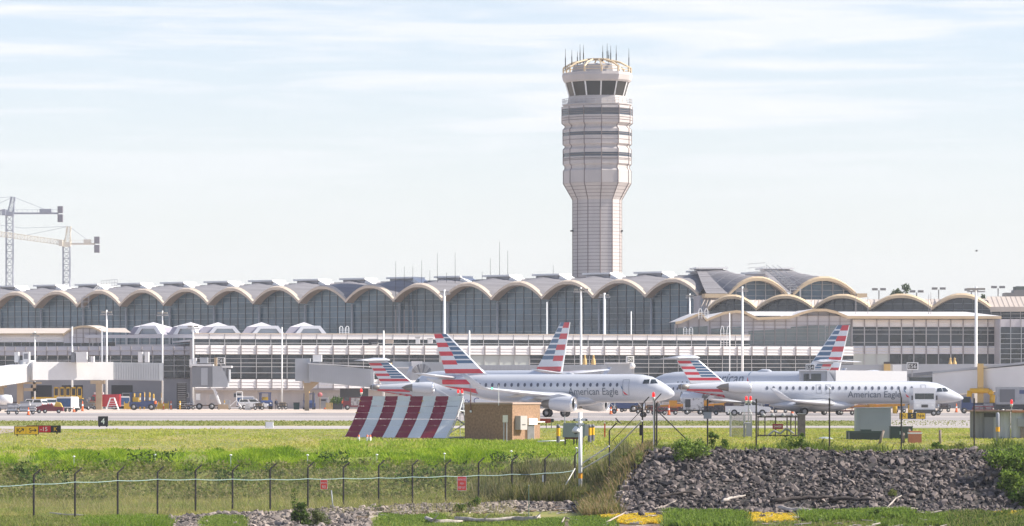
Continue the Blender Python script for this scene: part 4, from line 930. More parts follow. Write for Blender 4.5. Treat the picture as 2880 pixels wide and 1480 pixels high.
for k in range(7):
    an = R(35+k*17); m.face([c+Vector((0, 0, -1.1)), c+Vector((2.0*math.cos(an), 0, -1.1+2.4*math.sin(an))), c+Vector((2.0*math.cos(an+.24), .3, -1.1+2.4*math.sin(an+.24)))], k % 2)
m.build('canopy', [B_dark, V_gray], T)
for px_ in (1181, 1166): p = L_(W(px_, 1030)); MB().box(p.x-.45, p.x+.45, -3, -2, p.z-.4, p.z+.8).build('roof_unit', B_white, T)
for i, (px_, py, lab) in enumerate(((1100, 1040, 'small beige roof vent figure left of the tall striped tail'), (1645, 1018, 'left one of two beige roof vents above the grey bridge'), (1669, 1018, 'right one of two beige roof vents above the grey bridge'), (2673, 1026, 'left one of two beige vents at the far right bridge'), (2685, 1026, 'right one of two beige vents at the far right bridge'))):
    dd = 712; q = dd/F; p = at(px_, py, dd); t = thing('roof_vent', lab, 'vent', p, 0, 'beige roof vents')
    MB().lathe([(-1.6, .38), (.1, .38), (.5, .26), (.9, .12), (1.0, .22), (1.25, .02)], 'z', 0, 10, (0, 0, 0)).build('stack', B_yel, t); MB().box(-.5, .5, -.5, .5, -1.9, -1.5).build('curb', B_tan, t)
gate_sign('D47', 1773, 1011, 688, 'dark gate sign on the bridge behind the white jet nose', 20, 16, 25)
t = thing('floodlight', 'white rounded floodlight on the bridge cab left of the striped T tail', 'floodlight', at(1779, 1030, 686)); MB().lathe([(-.4, .2), (-.2, .45), (.3, .4), (.45, .1)], 'x', 0, 12).build('shade', S_wht, t); MB().box(-.1, .1, -.1, .1, -1.6, -.2).build('bracket', V_gray, t)
# right-hand bridges
d = 545; s = d/F
T = thing('jet_bridge', 'grey jet bridge cab with wide window under the E54 sign', 'jet bridge', W(2290, YH)); T.location.z = 0; o = T.location
a, b = L_(W(2252, 1090)), L_(W(2326, 1044)); m = MB(); m.box(a.x, b.x, 0, 3, a.z, b.z); m.prism([(b.x, a.z), (b.x+1.0, a.z), (b.x+.9, b.z-1.2), (b.x+.1, b.z+.1), (b.x, b.z)], -.2, 3, 1); m.box(a.x-.2, b.x, -.2, 3, b.z, b.z+.2, 1); m.build('cab', [B_grey, B_white], T)
m = MB().box(a.x+.4, b.x-.8, -.06, 0, b.z-1.5, b.z-.35); m.build('cab_window', V_glass, T)
m = MB(); tunnel(m, L_(W(2335, 1086, 1)), L_(W(2535, 1088, 7)), 2.1, 2.6); m.build('tunnel', mat('bridge_pale_grey', (.56, .56, .57), .6), T)
gate_sign('E54', 2279, 1033, 542, 'black gate sign E54 in front of the striped tails', 24, 16)
d = 640; s = d/F
T = thing('jet_bridge', 'long pale jet bridge at right rising to the edge of the picture with yellow posts', 'jet bridge', W(2700, YH)); T.location.z = 0; o = T.location
m = MB(); tunnel(m, L_(W(2638, 1114)), L_(W(2960, 1088, -14)), 3.55, 3); m.build('tunnel', B_white, T)
m = MB(); tunnel(m, L_(W(2640, 1051.5)), L_(W(2960, 1018, -14)), .35, 3.4); m.build('roof_edge', B_grey, T)
a, b = L_(W(2535, 1095)), L_(W(2632, 1048)); m = MB(); m.box(a.x, b.x, -.2, 3, a.z, b.z-.4); m.prism([(a.x-.3, b.z-.9), (b.x, b.z-.2), (b.x, b.z+.25), (a.x-.3, b.z-.3)], -.4, 3.2, 1); m.build('cab', [B_grey, B_dark], T)
MB().box(a.x+1.2, b.x-.3, -.26, -.2, b.z-1.9, b.z-.75).build('cab_window', V_glass, T)
m = MB(); p = L_(W(2531, 1060)); m.box(p.x-1.1, p.x+.2, -.8, .4, p.z+.6, p.z+1.9); m.box(p.x-.6, p.x+.1, -.9, -.2, p.z-.9, p.z+.4, 1); m.build('floodlight_pair', [S_wht, V_dk], T)
for px_, y0, y1 in ((2741, 1135, 1024),): p = L_(W(px_, y0)); MB().box(p.x-.45, p.x+.45, -8.3, -7.6, 0, zat(y1, d)).build('lift_post', B_yel, T)
m = MB(); p = L_(W(2752, 1112, -6)); z = p.z; m.path([p+Vector((-1.9, -2.4, -1.2)), p+Vector((-1.6, -2.4, .7)), p+Vector((1.3, -2.4, .7)), p+Vector((1.9, -2.4, .1)), p+Vector((1.8, -2.4, -1.4))], .42, 0, 8); m.box(p.x-2.2, p.x+2.4, -9, -7.4, .7, 1.3, 1); m.build('wheel_bogie', [mat('bogie_yellow', (.75, .42, .01), .5), V_dk], T)
for dx in (-1.4, .9): wheel(T, p.x+dx, -8.2, .55, .5)
m = MB()
for k in range(5): m.bar(L_(W(2630+k*6, 1090)), L_(W(2630+k*6, 1065)), .05)
m.bar(L_(W(2628, 1065)), L_(W(2658, 1065)), .05); m.build('stair_rail', V_dk, T)
gate_sign('E56', 2566, 1030, 637, 'black gate sign E56 on a white box above the pale bridge', 30, 19)
d = 668
T = thing('jet_bridge', 'grey railed upper walkway bridge behind the E56 sign', 'jet bridge', W(2600, YH)); T.location.z = 0; o = T.location
m = MB(); tunnel(m, L_(W(2340, 1056)), L_(W(2960, 1052)), 1.7, 2.5); m.build('deck', B_grey, T)
m = MB(); tunnel(m, L_(W(2350, 1092)), L_(W(2960, 1088)), 2.0, 2.4); m.build('tunnel', B_white, T)
m = MB(); p = L_(W(2492, 1110)); m.box(p.x-.5, p.x+.5, -2, -1.2, 0, zat(1024, d)); m.box(p.x-.5, p.x+.5, -2, -1.2, zat(1024, d)+.004, zat(1018, d), 1); m.build('lift_post', [B_yel, V_dk], T)
for k in range(4): m = MB(); p = L_(W(2715+k*40, 1036)); m.box(p.x-.8, p.x+.8, 0, .1, p.z+.6, p.z+.7); m.box(p.x-.8, p.x-.7, 0, .1, p.z-.5, p.z+.6); m.box(p.x+.7, p.x+.8, 0, .1, p.z-.5, p.z+.6); m.build('rail', V_gray, T)
# ---- light poles
def pole(px, top, dd, label, heads=0, r=.22, z0=0, group='apron light masts', hw=2.2, base=None):
    x = xat(px, dd); t = thing('light_mast', label, 'light pole', (x, dd, z0), 0, group); zt = zat(top, dd)-z0
    MB().bar((0, 0, 0), (0, 0, zt), r, 0, 8, r*.7).build('pole', S_wht, t)
    if heads:
        m = MB(); m.box(-hw/2, hw/2, -.12, .12, zt-.9, zt-.7); m.build('crossarm', V_gray, t)
        for k in range(heads):
            q = -hw/2+hw*(k+.5)/heads; MB().box(q-.35, q+.35, -.4, .3, zt-.55, zt-.25).build('lamp_head', mat('lamp_shell', (.30, .28, .25), .5), t)
pole(300, 872, 716, 'white roof edge light mast by the small beige arch', 2, .2)
pole(98, 932, 700, 'thin white mast above the left jet bridge', 1, .14, hw=1.5); pole(203, 919, 716, 'short white post at left end of the beige arch', 0, .2); pole(287, 925, 716, 'short white post at right end of the beige arch', 0, .2)
pole(457, 874, 696, 'slim mast with dark cross arm left of the ladder shaft', 2, .16, hw=2); pole(543, 912, 694, 'lattice topped mast right above the grey bridge cab', 2, .2, hw=2.2); pole(793, 920, 694, 'slim white mast left of the corrugated bridge', 0, .15)
pole(1079, 930, 700, 'white mast behind the striped T tail at left', 0, .2); pole(1320, 930, 700, 'white mast with small box right of the tall tail', 0, .2)
pole(1250, 815, 762, 'thick white mast with cross arms in front of the hall glass, left one', 2, .33, hw=2.2); pole(1634, 808, 700, 'tall white mast with a glowing top arm near the jet tail', 3, .24, hw=2.6); pole(1700, 824, 762, 'thick white mast with cross arm below the control tower', 2, .33, hw=2.2)
pole(1538, 850, 762, 'thin white mast standing before the middle hall bays', 0, .15); pole(1775, 876, 762, 'thin short white mast right of the control tower', 0, .15); pole(1940, 826, 770, 'white mast at the right end of the hall glass', 2, .22, hw=1.6)
pole(2088, 806, 700, 'tall white mast before the glass pavilion roof hump', 2, .24, hw=2); pole(2745, 806, 640, 'tallest white mast at right with four lamp heads', 4, .28, hw=2.8); pole(2052, 880, 735, 'thin white post at the pavilion gable', 0, .12)
for i, (px_, p0, p1) in enumerate(((2407, 820, 880), (2441, 835, 870), (2618, 822, 890), (2612, 828, 872), (2283, 845, 878))):
    dd = 755; x = xat(px_, dd); t = thing('lightning_rod', 'thin grey rod standing on the gallery roof', 'rod', (x, dd, 0), 0, 'rods on the gallery roof'); MB().bar((0, 0, zat(p1, dd)-3), (0, 0, zat(p0, dd)), .08, 0, 5, .04).build('rod', M_joint, t); MB().box(-.3, .3, -.3, .3, zat(p1, dd)-3.2, zat(p1, dd)-2.8).build('foot', V_gray, t)
def hoop(px, py0, py1, dd, label):
    q = dd/F; o = at(px, py1, dd); h = (py1-py0)*q; t = thing('roof_ladder', label, 'ladder', o, 0, 'hooped roof ladders')
    for k in (-1, 1):
        m = MB(); c = k*.55; pts = [(c-.28, 0, 0), (c-.28, 0, h*.8), (c-.15, .1, h), (c+.15, .1, h), (c+.28, 0, h*.8), (c+.28, 0, 0)]; m.path([Vector(p) for p in pts], .06); m.build('hoop', S_wht, t)
    m = MB()
    for k in range(3): m.bar((-.8, 0, h*(.2+.22*k)), (.8, 0, h*(.2+.22*k)), .04)
    m.build('rung', S_wht, t)
hoop(968, 918, 940, 738, 'white hooped ladder right of the roof lanterns'); hoop(1978, 869, 897, 742, 'white hooped ladder at the pavilion roof hump'); hoop(1935, 921, 942, 742, 'white hooped ladder on the parapet before the gable'); hoop(2040, 918, 975, 736, 'tall white hooped ladder at the end of the parapet')
# rooftop boxes on the concourse set-back
for i, (px_, w_, py, h_, m_, lab) in enumerate(((1050, 26, 969, 14, V_dk, 'dark hatch box on the concourse set back roof'), (1055, 18, 970, 4, S_wht, 'white low duct in front of the dark hatch'), (1095, 22, 966, 10, M_tan, 'small tan pipe frame on the concourse roof'), (1175, 12, 968, 18, S_wht, 'white pipe bend on the concourse roof'), (1210, 14, 966, 12, S_wht, 'white cabinet left of the tall tail'))):
    dd = 722; q = dd/F; o = at(px_, py, dd); t = thing('roof_equipment', lab, 'roof unit', o); MB().box(-w_*q/2, w_*q/2, -1, .5, 0, h_*q).build('casing', m_, t); MB().box(-w_*q/2-.1, w_*q/2+.1, -1.1, .6, h_*q, h_*q+.12).build('lid', V_gray, t)
# ---- vehicles
def car(label, px, y, rz, body_m, prof, cab, w_, wr, wx, cat, name, gls=V_glass, d=None, extra=None):
    """prof: side outline of the lower body, cab: outline of the glasshouse; x forward"""
    t = put(name, label, cat, px, y, rz, None, d)
    m = MB(); m.prism(prof, -w_/2, w_/2); m.build('body', body_m, t)
    if cab:
        m = MB(); m.prism(cab, -w_/2+.12, w_/2-.12); m.build('cab', body_m, t)
        (x0, z0), (x1, z1), (x2, z2), (x3, z3) = cab[:4]
        for s_ in (-1, 1):
            n_ = 2; ys_ = s_*(w_/2-.115)
            for k in range(n_):
                f0, f1 = k/n_+.05, (k+1)/n_-.04; lo = lambda f: (x0+(x3-x0)*f, z0+.1); hi = lambda f: (x1+(x2-x1)*f, z1-.12)
                q = [lo(f0), lo(f1), hi(f1), hi(f0)]; MB().face([(x, ys_, z) for x, z in q]).build('side_window', gls, t)
        yy = w_/2-.2
        MB().face([(x3+.02, -yy, z3+.08), (x3+.02, yy, z3+.08), (x2+.02, yy, z2-.1), (x2+.02, -yy, z2-.1)]).build('windscreen', gls, t)
        MB().face([(x0-.02, -yy, z0+.08), (x0-.02, yy, z0+.08), (x1-.02, yy, z1-.1), (x1-.02, -yy, z1-.1)]).build('rear_window', gls, t)
    xs_ = [p[0] for p in prof]; zt = max(p[1] for p in prof)
    for s_ in (-1, 1):
        for x in wx: wheel(t, x, s_*(w_/2-.1), wr, .24)
        MB().box(max(xs_)-.05, max(xs_)+.03, s_*w_*.36-.15, s_*w_*.36+.15, zt*.62, zt*.78).build('headlight', S_wht, t)
        MB().box(min(xs_)-.03, min(xs_)+.05, s_*w_*.42-.1, s_*w_*.42+.1, zt*.6, zt*.95).build('tail_light', V_lamp, t)
    MB().box(max(xs_)-.02, max(xs_)+.1, -w_/2, w_/2, .35, .6).build('bumper', V_dk, t)
    return t
SUVP = [(-2.4, .45), (2.4, .45), (2.5, .7), (2.45, 1.0), (1.1, 1.15), (-2.45, 1.2)]; SUVC = [(-2.4, 1.2), (-2.15, 1.85), (.5, 1.85), (1.15, 1.15)]
PUP = [(-2.8, .5), (2.6, .5), (2.7, .8), (2.6, 1.12), (1.1, 1.22), (-2.8, 1.22)]; PUC = [(-.5, 1.22), (-.35, 1.9), (.7, 1.9), (1.3, 1.2)]
car('white utility van parked nose left behind the trailer loads', 90, 1156, 155, V_white, SUVP, SUVC, 1.95, .37, (-1.5, 1.5), 'van', 'utility_van')
car('white pickup truck seen from behind, left of the blue covered cart', 143, 1155, 115, V_white, PUP, PUC, 2.0, .38, (-1.7, 1.7), 'pickup truck', 'pickup_truck')
car('dark pickup truck with light roof right of the blue covered cart', 222, 1154, 65, mat('vehicle_black', (.03, .03, .035), .4), SUVP, SUVC, 1.95, .37, (-1.5, 1.5), 'pickup truck', 'pickup_truck', d=675)
car('white crew van parked behind a small white ladder', 712, 1148, 0, V_white, SUVP, SUVC, 1.95, .4, (-1.5, 1.5), 'van', 'crew_van', d=690)
car('white pickup truck with a yellow cart behind it below the slim jet', 2105, 1166, -4, V_white, PUP, PUC, 2.0, .42, (-1.7, 1.7), 'pickup truck', 'pickup_truck', d=498)
# red box van and A ladder
t = car('red box van standing behind a white A shaped ladder', 295, 1151, 178, V_red, [(-2.6, .5), (2.3, .5), (2.6, 1.0), (2.3, 1.6), (1.9, 2.5), (-2.6, 2.6)], None, 2.1, .34, (-1.7, 1.7), 'van', 'box_van', d=692)
MB().box(1.55, 2.15, 1.06, 1.09, 1.5, 2.2).build('side_window', V_glass, t); MB().box(.2, 1.8, -.5, .5, 2.6, 2.9).build('roof_light', S_wht, t)
t = put('step_ladder', 'white A shaped step ladder in front of the red van', 'ladder', 316, 1154, 0, None, 664)
for s_ in (-1, 1):
    for y in (-.5, .5): MB().bar((s_*1.05, y, 0), (s_*.32, y*.6, 1.95), .08, 0, 5).build('leg', S_wht, t)
m = MB().box(-.4, .4, -.4, .4, 1.93, 2.05); m.build('platform', S_wht, t)
for k in range(4): f = .2+k*.18; MB().box(-1.05+.73*f, 1.05-.73*f, -.5, -.44, 1.95*f, 1.95*f+.07).build('rung', S_wht, t)
# blue covered baggage cart
def cart(label, px, y, rz, m_, mside, d=None):
    t = put('baggage_cart', label, 'baggage cart', px, y, rz, None, d)
    MB().box(-1.6, 1.6, -.8, .8, .45, .6).build('deck', V_dk, t); MB().prism([(-1.55, .6), (1.55, .6), (1.55, 2.1), (1.3, 2.25), (-1.3, 2.25), (-1.55, 2.1)], -.8, .8).build('cover', m_, t)
    MB().box(-1.4, 1.4, -.83, -.81, .75, 2.0).build('curtain', mside, t); MB().bar((1.6, 0, .5), (2.5, 0, .4), .05).build('drawbar', V_dk, t)
    for x in (-1.1, 1.1):
        for q in (-.7, .7): wheel(t, x, q, .25, .16)
    return t
cart('blue covered baggage cart with pale curtain side near the pickups', 190, 1160, -38, V_white, V_tarp, 610)
# trailer loads: pale wrapped stacks
t = put('cargo_dolly', 'dolly stacked with white wrapped pallets at the far left', 'cargo dolly', 62, 1168, 0, None, 535)
MB().box(-2.2, 2.2, -.8, .8, .35, .5).build('deck', V_dk, t)
for i, (x, w_, h) in enumerate(((-1.2, 1.3, 1.0), (.4, 1.2, 1.25), (1.4, .8, .7))):
    m = MB()
    for k in range(4): o_ = random.uniform(-.08, .08); m.box(x-w_/2+o_, x+w_/2+o_, -.6, .6, .5+h*k/4, .5+h*(k+.85)/4, k % 2)
    m.build('pallet_load', [mat('wrap_white', (.62, .60, .60), .4), mat('wrap_grey', (.32, .31, .32), .5)], t)
for x in (-1.7, -.6, 1.5): wheel(t, x, -.75, .24, .16)
t = put('water_tank', 'white rounded tank cart at the left edge', 'tank', 15, 1158, 0, None, 618)
MB().lathe([(-1.2, .3), (-1.0, .8), (0, .9), (.9, .8), (1.1, .3)], 'x', 0, 14, (0, 0, 1.7), True).build('tank', V_white, t); MB().box(-1.2, 1.2, -.6, .6, .4, .9).build('chassis', V_gray, t)
for x in (-.8, .8): wheel(t, x, -.6, .26, .16)
t = put('baggage_tractor', 'dark red baggage tractor with a yellow bag load', 'tractor', 140, 1165, 0, None, 565)
MB().prism([(-1.9, .3), (1.9, .3), (1.9, .85), (.5, .95), (.4, 1.25), (-.7, 1.25), (-1.9, .8)], -.7, .7).build('body', V_maroon, t); MB().prism([(.6, .95), (1.8, .85), (1.5, 1.45), (.9, 1.6)], -.5, .5).build('load', mat('load_yellow', (.66, .44, .08), .7), t); MB().bar((-.3, 0, 1.25), (-.5, 0, 1.65), .05).build('steering_wheel', V_dk, t)
for x in (-1.4, -.6, 1.3): wheel(t, x, -.65, .28, .2)
def cone(px, y, d=None, h=.75):
    t = put('traffic_cone', '', 'traffic cone', px, y, 0, 'orange traffic cones', d); MB().lathe([(.05, .2), (h*.5, .12), (h, .05)], 'z', 0, 10).build('cone', V_org, t); MB().box(-.25, .25, -.25, .25, 0, .05).build('foot', V_dk, t); MB().lathe([(h*.5, .135), (h*.68, .105)], 'z', 0, 10).build('band', S_wht, t)
    return t
for px_, y, dd, h, lab in ((80, 1169, 520, 1.0, 'orange cone right of the wrapped pallet dolly'), (208, 1160, 600, .9, 'orange cone by the wheel of the blue covered cart'), (232, 1157, 630, 1.6, 'tall orange delineator left of the red van'), (460, 1152, 690, 1.3, 'orange and white cone before the yellow barriers'), (481, 1152, 690, 1.5, 'orange delineator post right of the yellow barriers'), (914, 1148, 700, 1.1, 'orange cone by the pale cabinet behind the forklift'), (1718, 1166, 537, 1.0, 'orange cone under the far engine of the taxiing jet'), (1734, 1155, 640, .9, 'small orange cone behind the far engine'), (1881, 1168, 520, 1.3, 'orange delineator before the maroon dollies'), (2228, 1166, 540, 1.2, 'orange cone at the main wheels of the slim jet'), (2690, 1160, 590, 1.3, 'orange cone under the slim jet nose, left of the pair'), (2709, 1160, 590, 1.3, 'orange cone under the slim jet nose, right of the pair')):
    cone(px_, y, dd, h)['label'] = lab
# yellow loader with windows behind the vans
t = put('cargo_loader', 'yellow cargo loader with a row of framed openings behind the vans', 'loader', 196, 1145, 0, None, 702)
zq = zat(1120, 702); m = MB().box(-3.0, 2.2, 0, 2, 1.2, zq); m.build('bed', V_yel, t); MB().box(-6.5, -2.8, 0, 1.6, 1.4, 2.1).build('conveyor', V_yel, t)
for k in range(5):
    x = -2.3+k*1.0; m = MB(); m.box(x-.42, x-.3, -.1, 0, zq, zq+1.9); m.box(x+.3, x+.42, -.1, 0, zq, zq+1.9); m.box(x-.42, x+.42, -.1, 0, zq+1.65, zq+1.9); m.box(x-.3, x+.3, -.1, 0, zq, zq+.45); m.build('cage_frame', V_yel, t); MB().box(x-.3, x+.3, -.02, 1, zq+.45, zq+1.65).build('opening', V_dk, t)
for x in (-2, 0, 1.6): wheel(t, x, .2, .45, .3)
# blue tug with cab
def tug(label, px, d, rz):
    t = put('pushback_tug', label, 'tug', px, 1151, rz, None, d)
    MB().prism([(-2.1, .55), (2.3, .55), (2.4, 1.3), (1.6, 1.55), (.2, 1.5), (-.2, 1.35), (-2.1, 1.35)], -.95, .95).build('body', V_blue, t)
    m = MB()
    for x in (-1.9, .1):
        for y in (-.8, .8): m.box(x-.1, x+.1, y-.08, y+.08, 1.35, 2.75)
    m.box(-2.1, .3, -.95, .95, 2.75, 2.9); m.build('cab_frame', V_blue, t); MB().box(-1.6, -.6, -.5, .5, 1.35, 2.1).build('seat', V_yel, t)
    for x in (-1.4, 1.5):
        for y in (-.85, .85): wheel(t, x, y, .52, .36)
    for y in (-.6, .6): MB().box(2.36, 2.42, y-.12, y+.12, .95, 1.15).build('headlight', S_wht, t)
    return t
tug('blue tug with open cab parked among yellow barriers', 401, 672, 0)
tug('blue tug facing the viewer beside the white crew van', 747, 700, -80)['category'] = 'tug'
t = put('forklift', 'blue forklift with mast standing before the tan wall', 'forklift', 870, 1150, -78, None, 694)
MB().prism([(-1.5, .3), (1.0, .3), (1.0, 1.1), (-.2, 1.0), (-.5, 1.55), (-1.5, 1.55)], -.9, .9).build('body', V_blue, t)
m = MB()
for x in (-1.3, .7):
    for y in (-.75, .75): m.bar((x, y, 1.2), (x*.8, y, 2.6), .07)
m.box(-1.2, .7, -.85, .85, 2.6, 2.72); m.build('overhead_guard', V_blue, t)
m = MB(); [m.box(1.1, 1.25, y-.1, y+.1, .2, 3.0) for y in (-.45, .45)]; m.build('mast', V_dk, t); MB().lathe([(0, .1), (.35, .1)], 'z', 0, 8, (-.3, 0, 2.72), True).build('beacon', mat('beacon_amber', (.9, .55, .05), .4), t)
for x in (-1, .7):
    for y in (-.8, .8): wheel(t, x, y, .34, .25)
# yellow barriers and bollards
for i, (pa, pb, lab) in enumerate(((349, 376, 'yellow barrier panel left of the blue tug'), (431, 475, 'yellow barrier panel right of the blue tug'))):
    dd = 690; t = put('safety_barrier', lab, 'barrier', (pa+pb)/2, 1152, 0, 'yellow safety barriers', dd); w_ = (pb-pa)*dd/F/2; MB().box(-w_, w_, -.08, .08, .1, 1.05).build('panel', V_yel, t)
    for k in (-1, 0, 1): MB().box(k*w_*.95-.06, k*w_*.95+.06, -.14, -.08, 0, 1.35).build('post', V_yel, t)
for i, (px_, top) in enumerate(((367, 1106), (378, 1104), (394, 1104), (406, 1103), (421, 1104), (432, 1108), (446, 1130), (455, 1105), (506, 1128), (632, 1126), (640, 1127))):
    dd = 700; t = put('bollard', 'yellow bollard against the concourse wall', 'bollard', px_, 1150, 0, 'yellow bollards along the wall', dd); h = zat(top, dd); MB().lathe([(0, .13), (h-.1, .13), (h, .05)], 'z', 0, 10, (0, 0, 0), True).build('tube', V_yel, t); MB().lathe([(h*.55, .14), (h*.7, .14)], 'z', 0, 10).build('band', S_wht, t)
# dollies and lifts under the grey bridge cab
t = put('baggage_dolly', 'brown dolly train with big black wheels under the grey bridge cab', 'cargo dolly', 575, 1149, 0, None, 690)
MB().box(-3.2, 3.0, -.8, .8, .6, .8).build('deck', mat('dolly_brown', (.20, .15, .12), .8), t)
for x in (-2.6, -1.2, .2, 1.6, 2.7): m = MB(); m.bar((x, -.7, .8), (x+.2, -.7, 1.25), .06); m.build('stake', V_gray, t)
for x in (-.8, 1.3): wheel(t, x, -.85, .55, .35)
for x in (-2.6, 2.5): wheel(t, x, -.8, .3, .25)
MB().box(-1.4, -.7, -.6, .2, 1.6, 2.7).build('seat_frame', S_wht, t); MB().box(.8, 2.4, .6, .7, 1.7, 2.6).build('panel_sign', mat('panel_grey', (.55, .54, .54), .6), t)
t = put('maintenance_stand', 'white tubular maintenance stand left of the crew van', 'work stand', 660, 1149, 0, None, 688)
m = MB(); [m.bar(p, q, .06) for p, q in (((-1.1, 0, .3), (1.2, 0, .3)), ((-1.1, 0, .3), (.3, 0, 1.6)), ((1.2, 0, .3), (.3, 0, 1.6)), ((.3, 0, 1.6), (.3, 0, 3.0)), ((1.3, 0, 1.6), (1.3, 0, 3.0)), ((.3, 0, 3), (1.3, 0, 3)), ((.3, 0, 2.3), (1.3, 0, 2.3)))]; m.build('frame', S_wht, t)
for x in (-.9, 1.0): wheel(t, x, 0, .22, .16)
MB().box(-1.6, -.8, -.3, .3, .3, 1.6).build('cabinet', V_gray, t)
t = put('step_stool', 'small white step ladder against the crew van', 'ladder', 697, 1152, 0, None, 676); m = MB(); m.prism([(-.5, 0), (.5, 0), (.3, 1.3), (-.3, 1.3)], .0, .06); m.build('frame', S_wht, t)
for k in range(3): MB().box(-.42+.05*k, .42-.05*k, -.25, .0, .25+.35*k, .33+.35*k).build('tread', V_gray, t)
# bins, cabinets, pallets, planters near the forklift
t = put('waste_bin', 'dark green bin standing by the tan wall', 'bin', 834, 1149, 0, None, 694); MB().prism([(-.45, 0), (.45, 0), (.5, 1.1), (-.5, 1.1)], -.45, .45).build('body', mat('bin_green', (.02, .05, .045), .6), t); MB().box(-.53, .53, -.5, .5, 1.1, 1.2).build('lid', V_dk, t)
t = put('utility_cabinet', 'pale grey cabinet with a dark plate right of the forklift', 'cabinet', 910, 1148, 0, None, 698); MB().box(-.75, .75, -.4, .4, .3, 1.9).build('door', V_gray, t); MB().box(-.4, .4, -.43, -.41, 1.45, 1.7).build('plate', V_dk, t); MB().box(-.8, .8, -.45, .45, 1.9, 2.0).build('lid', V_white, t)
t = put('pallet_stack', 'upright yellow wooden pallet by the cabinet', 'pallet', 926, 1149, 0, None, 694)
for k in range(5): MB().box(-.6+k*.25, -.42+k*.25, -.1, 0, 0, 1.15).build('slat', mat('pallet_wood', (.60, .42, .16), .8), t)
MB().box(-.6, .6, 0, .08, .2, .35).build('rail', MATS['pallet_wood'], t)
def leafy(name, pts, mats, size, up=.0, stretch=1.0):
    """many small leaf faces at the given points, one mesh; mats chosen at random"""
    pts = np.asarray(pts, float); n = len(pts); a = RNG.normal(size=(n, 3)); a /= np.linalg.norm(a, axis=1)[:, None]; a[:, 2] = a[:, 2]*(1-up)+up*1.2; a /= np.linalg.norm(a, axis=1)[:, None]
    b = np.cross(a, RNG.normal(size=(n, 3))); b /= np.linalg.norm(b, axis=1)[:, None]
    sz = np.asarray(size)*RNG.uniform(.6, 1.4, n); sz = sz[:, None]
    v = np.stack([pts-b*sz*.5, pts+a*sz*.35*stretch-b*sz*.05, pts+a*sz*stretch, pts+b*sz*.5], 1)
    return quads(name, v.reshape(-1, 3), mats)
def quads(name, v, mats, k=4, midx=None):
    n = len(v)//k; me = bpy.data.meshes.new(name); me.vertices.add(n*k); me.vertices.foreach_set('co', np.asarray(v, np.float32).ravel())
    me.loops.add(n*k); me.loops.foreach_set('vertex_index', np.arange(n*k, dtype=np.int32)); me.polygons.add(n); me.polygons.foreach_set('loop_start', np.arange(0, n*k, k, dtype=np.int32)); me.polygons.foreach_set('loop_total', np.full(n, k, np.int32))
    for q in mats: me.materials.append(q)
    me.polygons.foreach_set('material_index', (RNG.integers(0, len(mats), n) if midx is None else midx).astype(np.int32)); me.update(); return me
G_leaf = [mat('leaf_%s' % n_, c, .7, spec=.2) for n_, c in (('mid', (.075, .13, .03)), ('dark', (.035, .07, .02)), ('light', (.13, .20, .05)))]
t = put('potted_plant', 'green spiky plant in a black tub beside the maroon tug', 'plant', 948, 1149, 0, None, 696)
MB().prism([(-.9, 0), (.9, 0), (1.0, 1.0), (-1.0, 1.0)], -.4, .4).build('tub', V_dk, t)
link('foliage', leafy('foliage', np.column_stack([RNG.uniform(-.9, .9, 60), RNG.uniform(-.3, .3, 60), RNG.uniform(.95, 1.3, 60)]), G_leaf, .9, .8, 1.3), t)
# worker in orange vest
def person(label, px, y, d, vest, rz=0, legs=V_dk):
    t = put('person', label, 'person', px, y, rz, None, d)
    me = bpy.data.meshes.new('body'); P = [(0,0,.95),(0,0,1.2),(0,0,1.42),(0,0,1.55),(0,-.03,1.68),(-.2,0,1.42),(-.26,-.05,1.15),(-.24,-.18,.93),(.2,0,1.42),(.27,-.05,1.15),(.24,-.2,.95),(-.1,0,.9),(-.12,-.03,.5),(-.12,.0,.08),(.1,0,.9),(.13,.03,.5),(.14,.05,.08),(-.12,-.14,.05),(.14,-.1,.05)]
    E = [(0,1),(1,2),(2,3),(3,4),(2,5),(5,6),(6,7),(2,8),(8,9),(9,10),(0,11),(11,12),(12,13),(0,14),(14,15),(15,16),(13,17),(16,18)]
    r = [.17,.16,.17,.07,.11,.08,.06,.045,.08,.06,.045,.11,.075,.055,.11,.075,.055,.05,.05]
    me.from_pydata(P, E, []); o_ = link('body', me, t); sk_ = o_.modifiers.new('skin', 'SKIN'); o_.modifiers.new('sub', 'SUBSURF').levels = 1
    for i, q in enumerate(r): me.skin_vertices[0].data[i].radius = (q, q*.8)
    me.skin_vertices[0].data[0].use_root = True; me.materials.append(legs)
    MB().lathe([(1.0, .21), (1.2, .22), (1.42, .23), (1.5, .1)], 'z', 0, 14).build('vest', vest, t)
    MB().lathe([(1.56, .06), (1.60, .1), (1.68, .115), (1.76, .1), (1.8, .04)], 'z', 0, 12, (0, -.03, 0)).build('head', mat('skin_tone', (.45, .28, .2), .6), t); MB().lathe([(1.71, .125), (1.78, .115), (1.83, .03)], 'z', 0, 12, (0, -.02, 0)).build('hat', V_dk, t)
person('person in an orange vest standing by the maroon tug', 964, 1150, 690, V_org)
person('person in dark clothes walking between the dark pickup and the red van', 244, 1154, 684, V_dk)
person('person in a dark top crouching over a tan bag by the wall', 777, 1149, 695, mat('cloth_navy', (.04, .05, .09), .8))
t = put('fuel_truck', 'maroon and white service truck behind the blast fence corner', 'truck', 1003, 1150, 0, None, 676)
MB().prism([(-2.2, .5), (3.4, .5), (3.4, 1.3), (1.6, 2.3), (-2.2, 2.45)], -1.1, 1.1).build('body', V_maroon, t); MB().box(-.9, 3.0, -1.16, -1.1, .75, 2.0).build('equipment_bay', mat('bay_white', (.55, .53, .52), .5, var=.7, vscale=2.5), t); MB().box(-2.0, -1.2, -1.14, -1.1, 1.5, 2.2).build('side_window', V_glass, t)
for x in (-1.5, 2.4): wheel(t, x, -1.05, .42, .3)
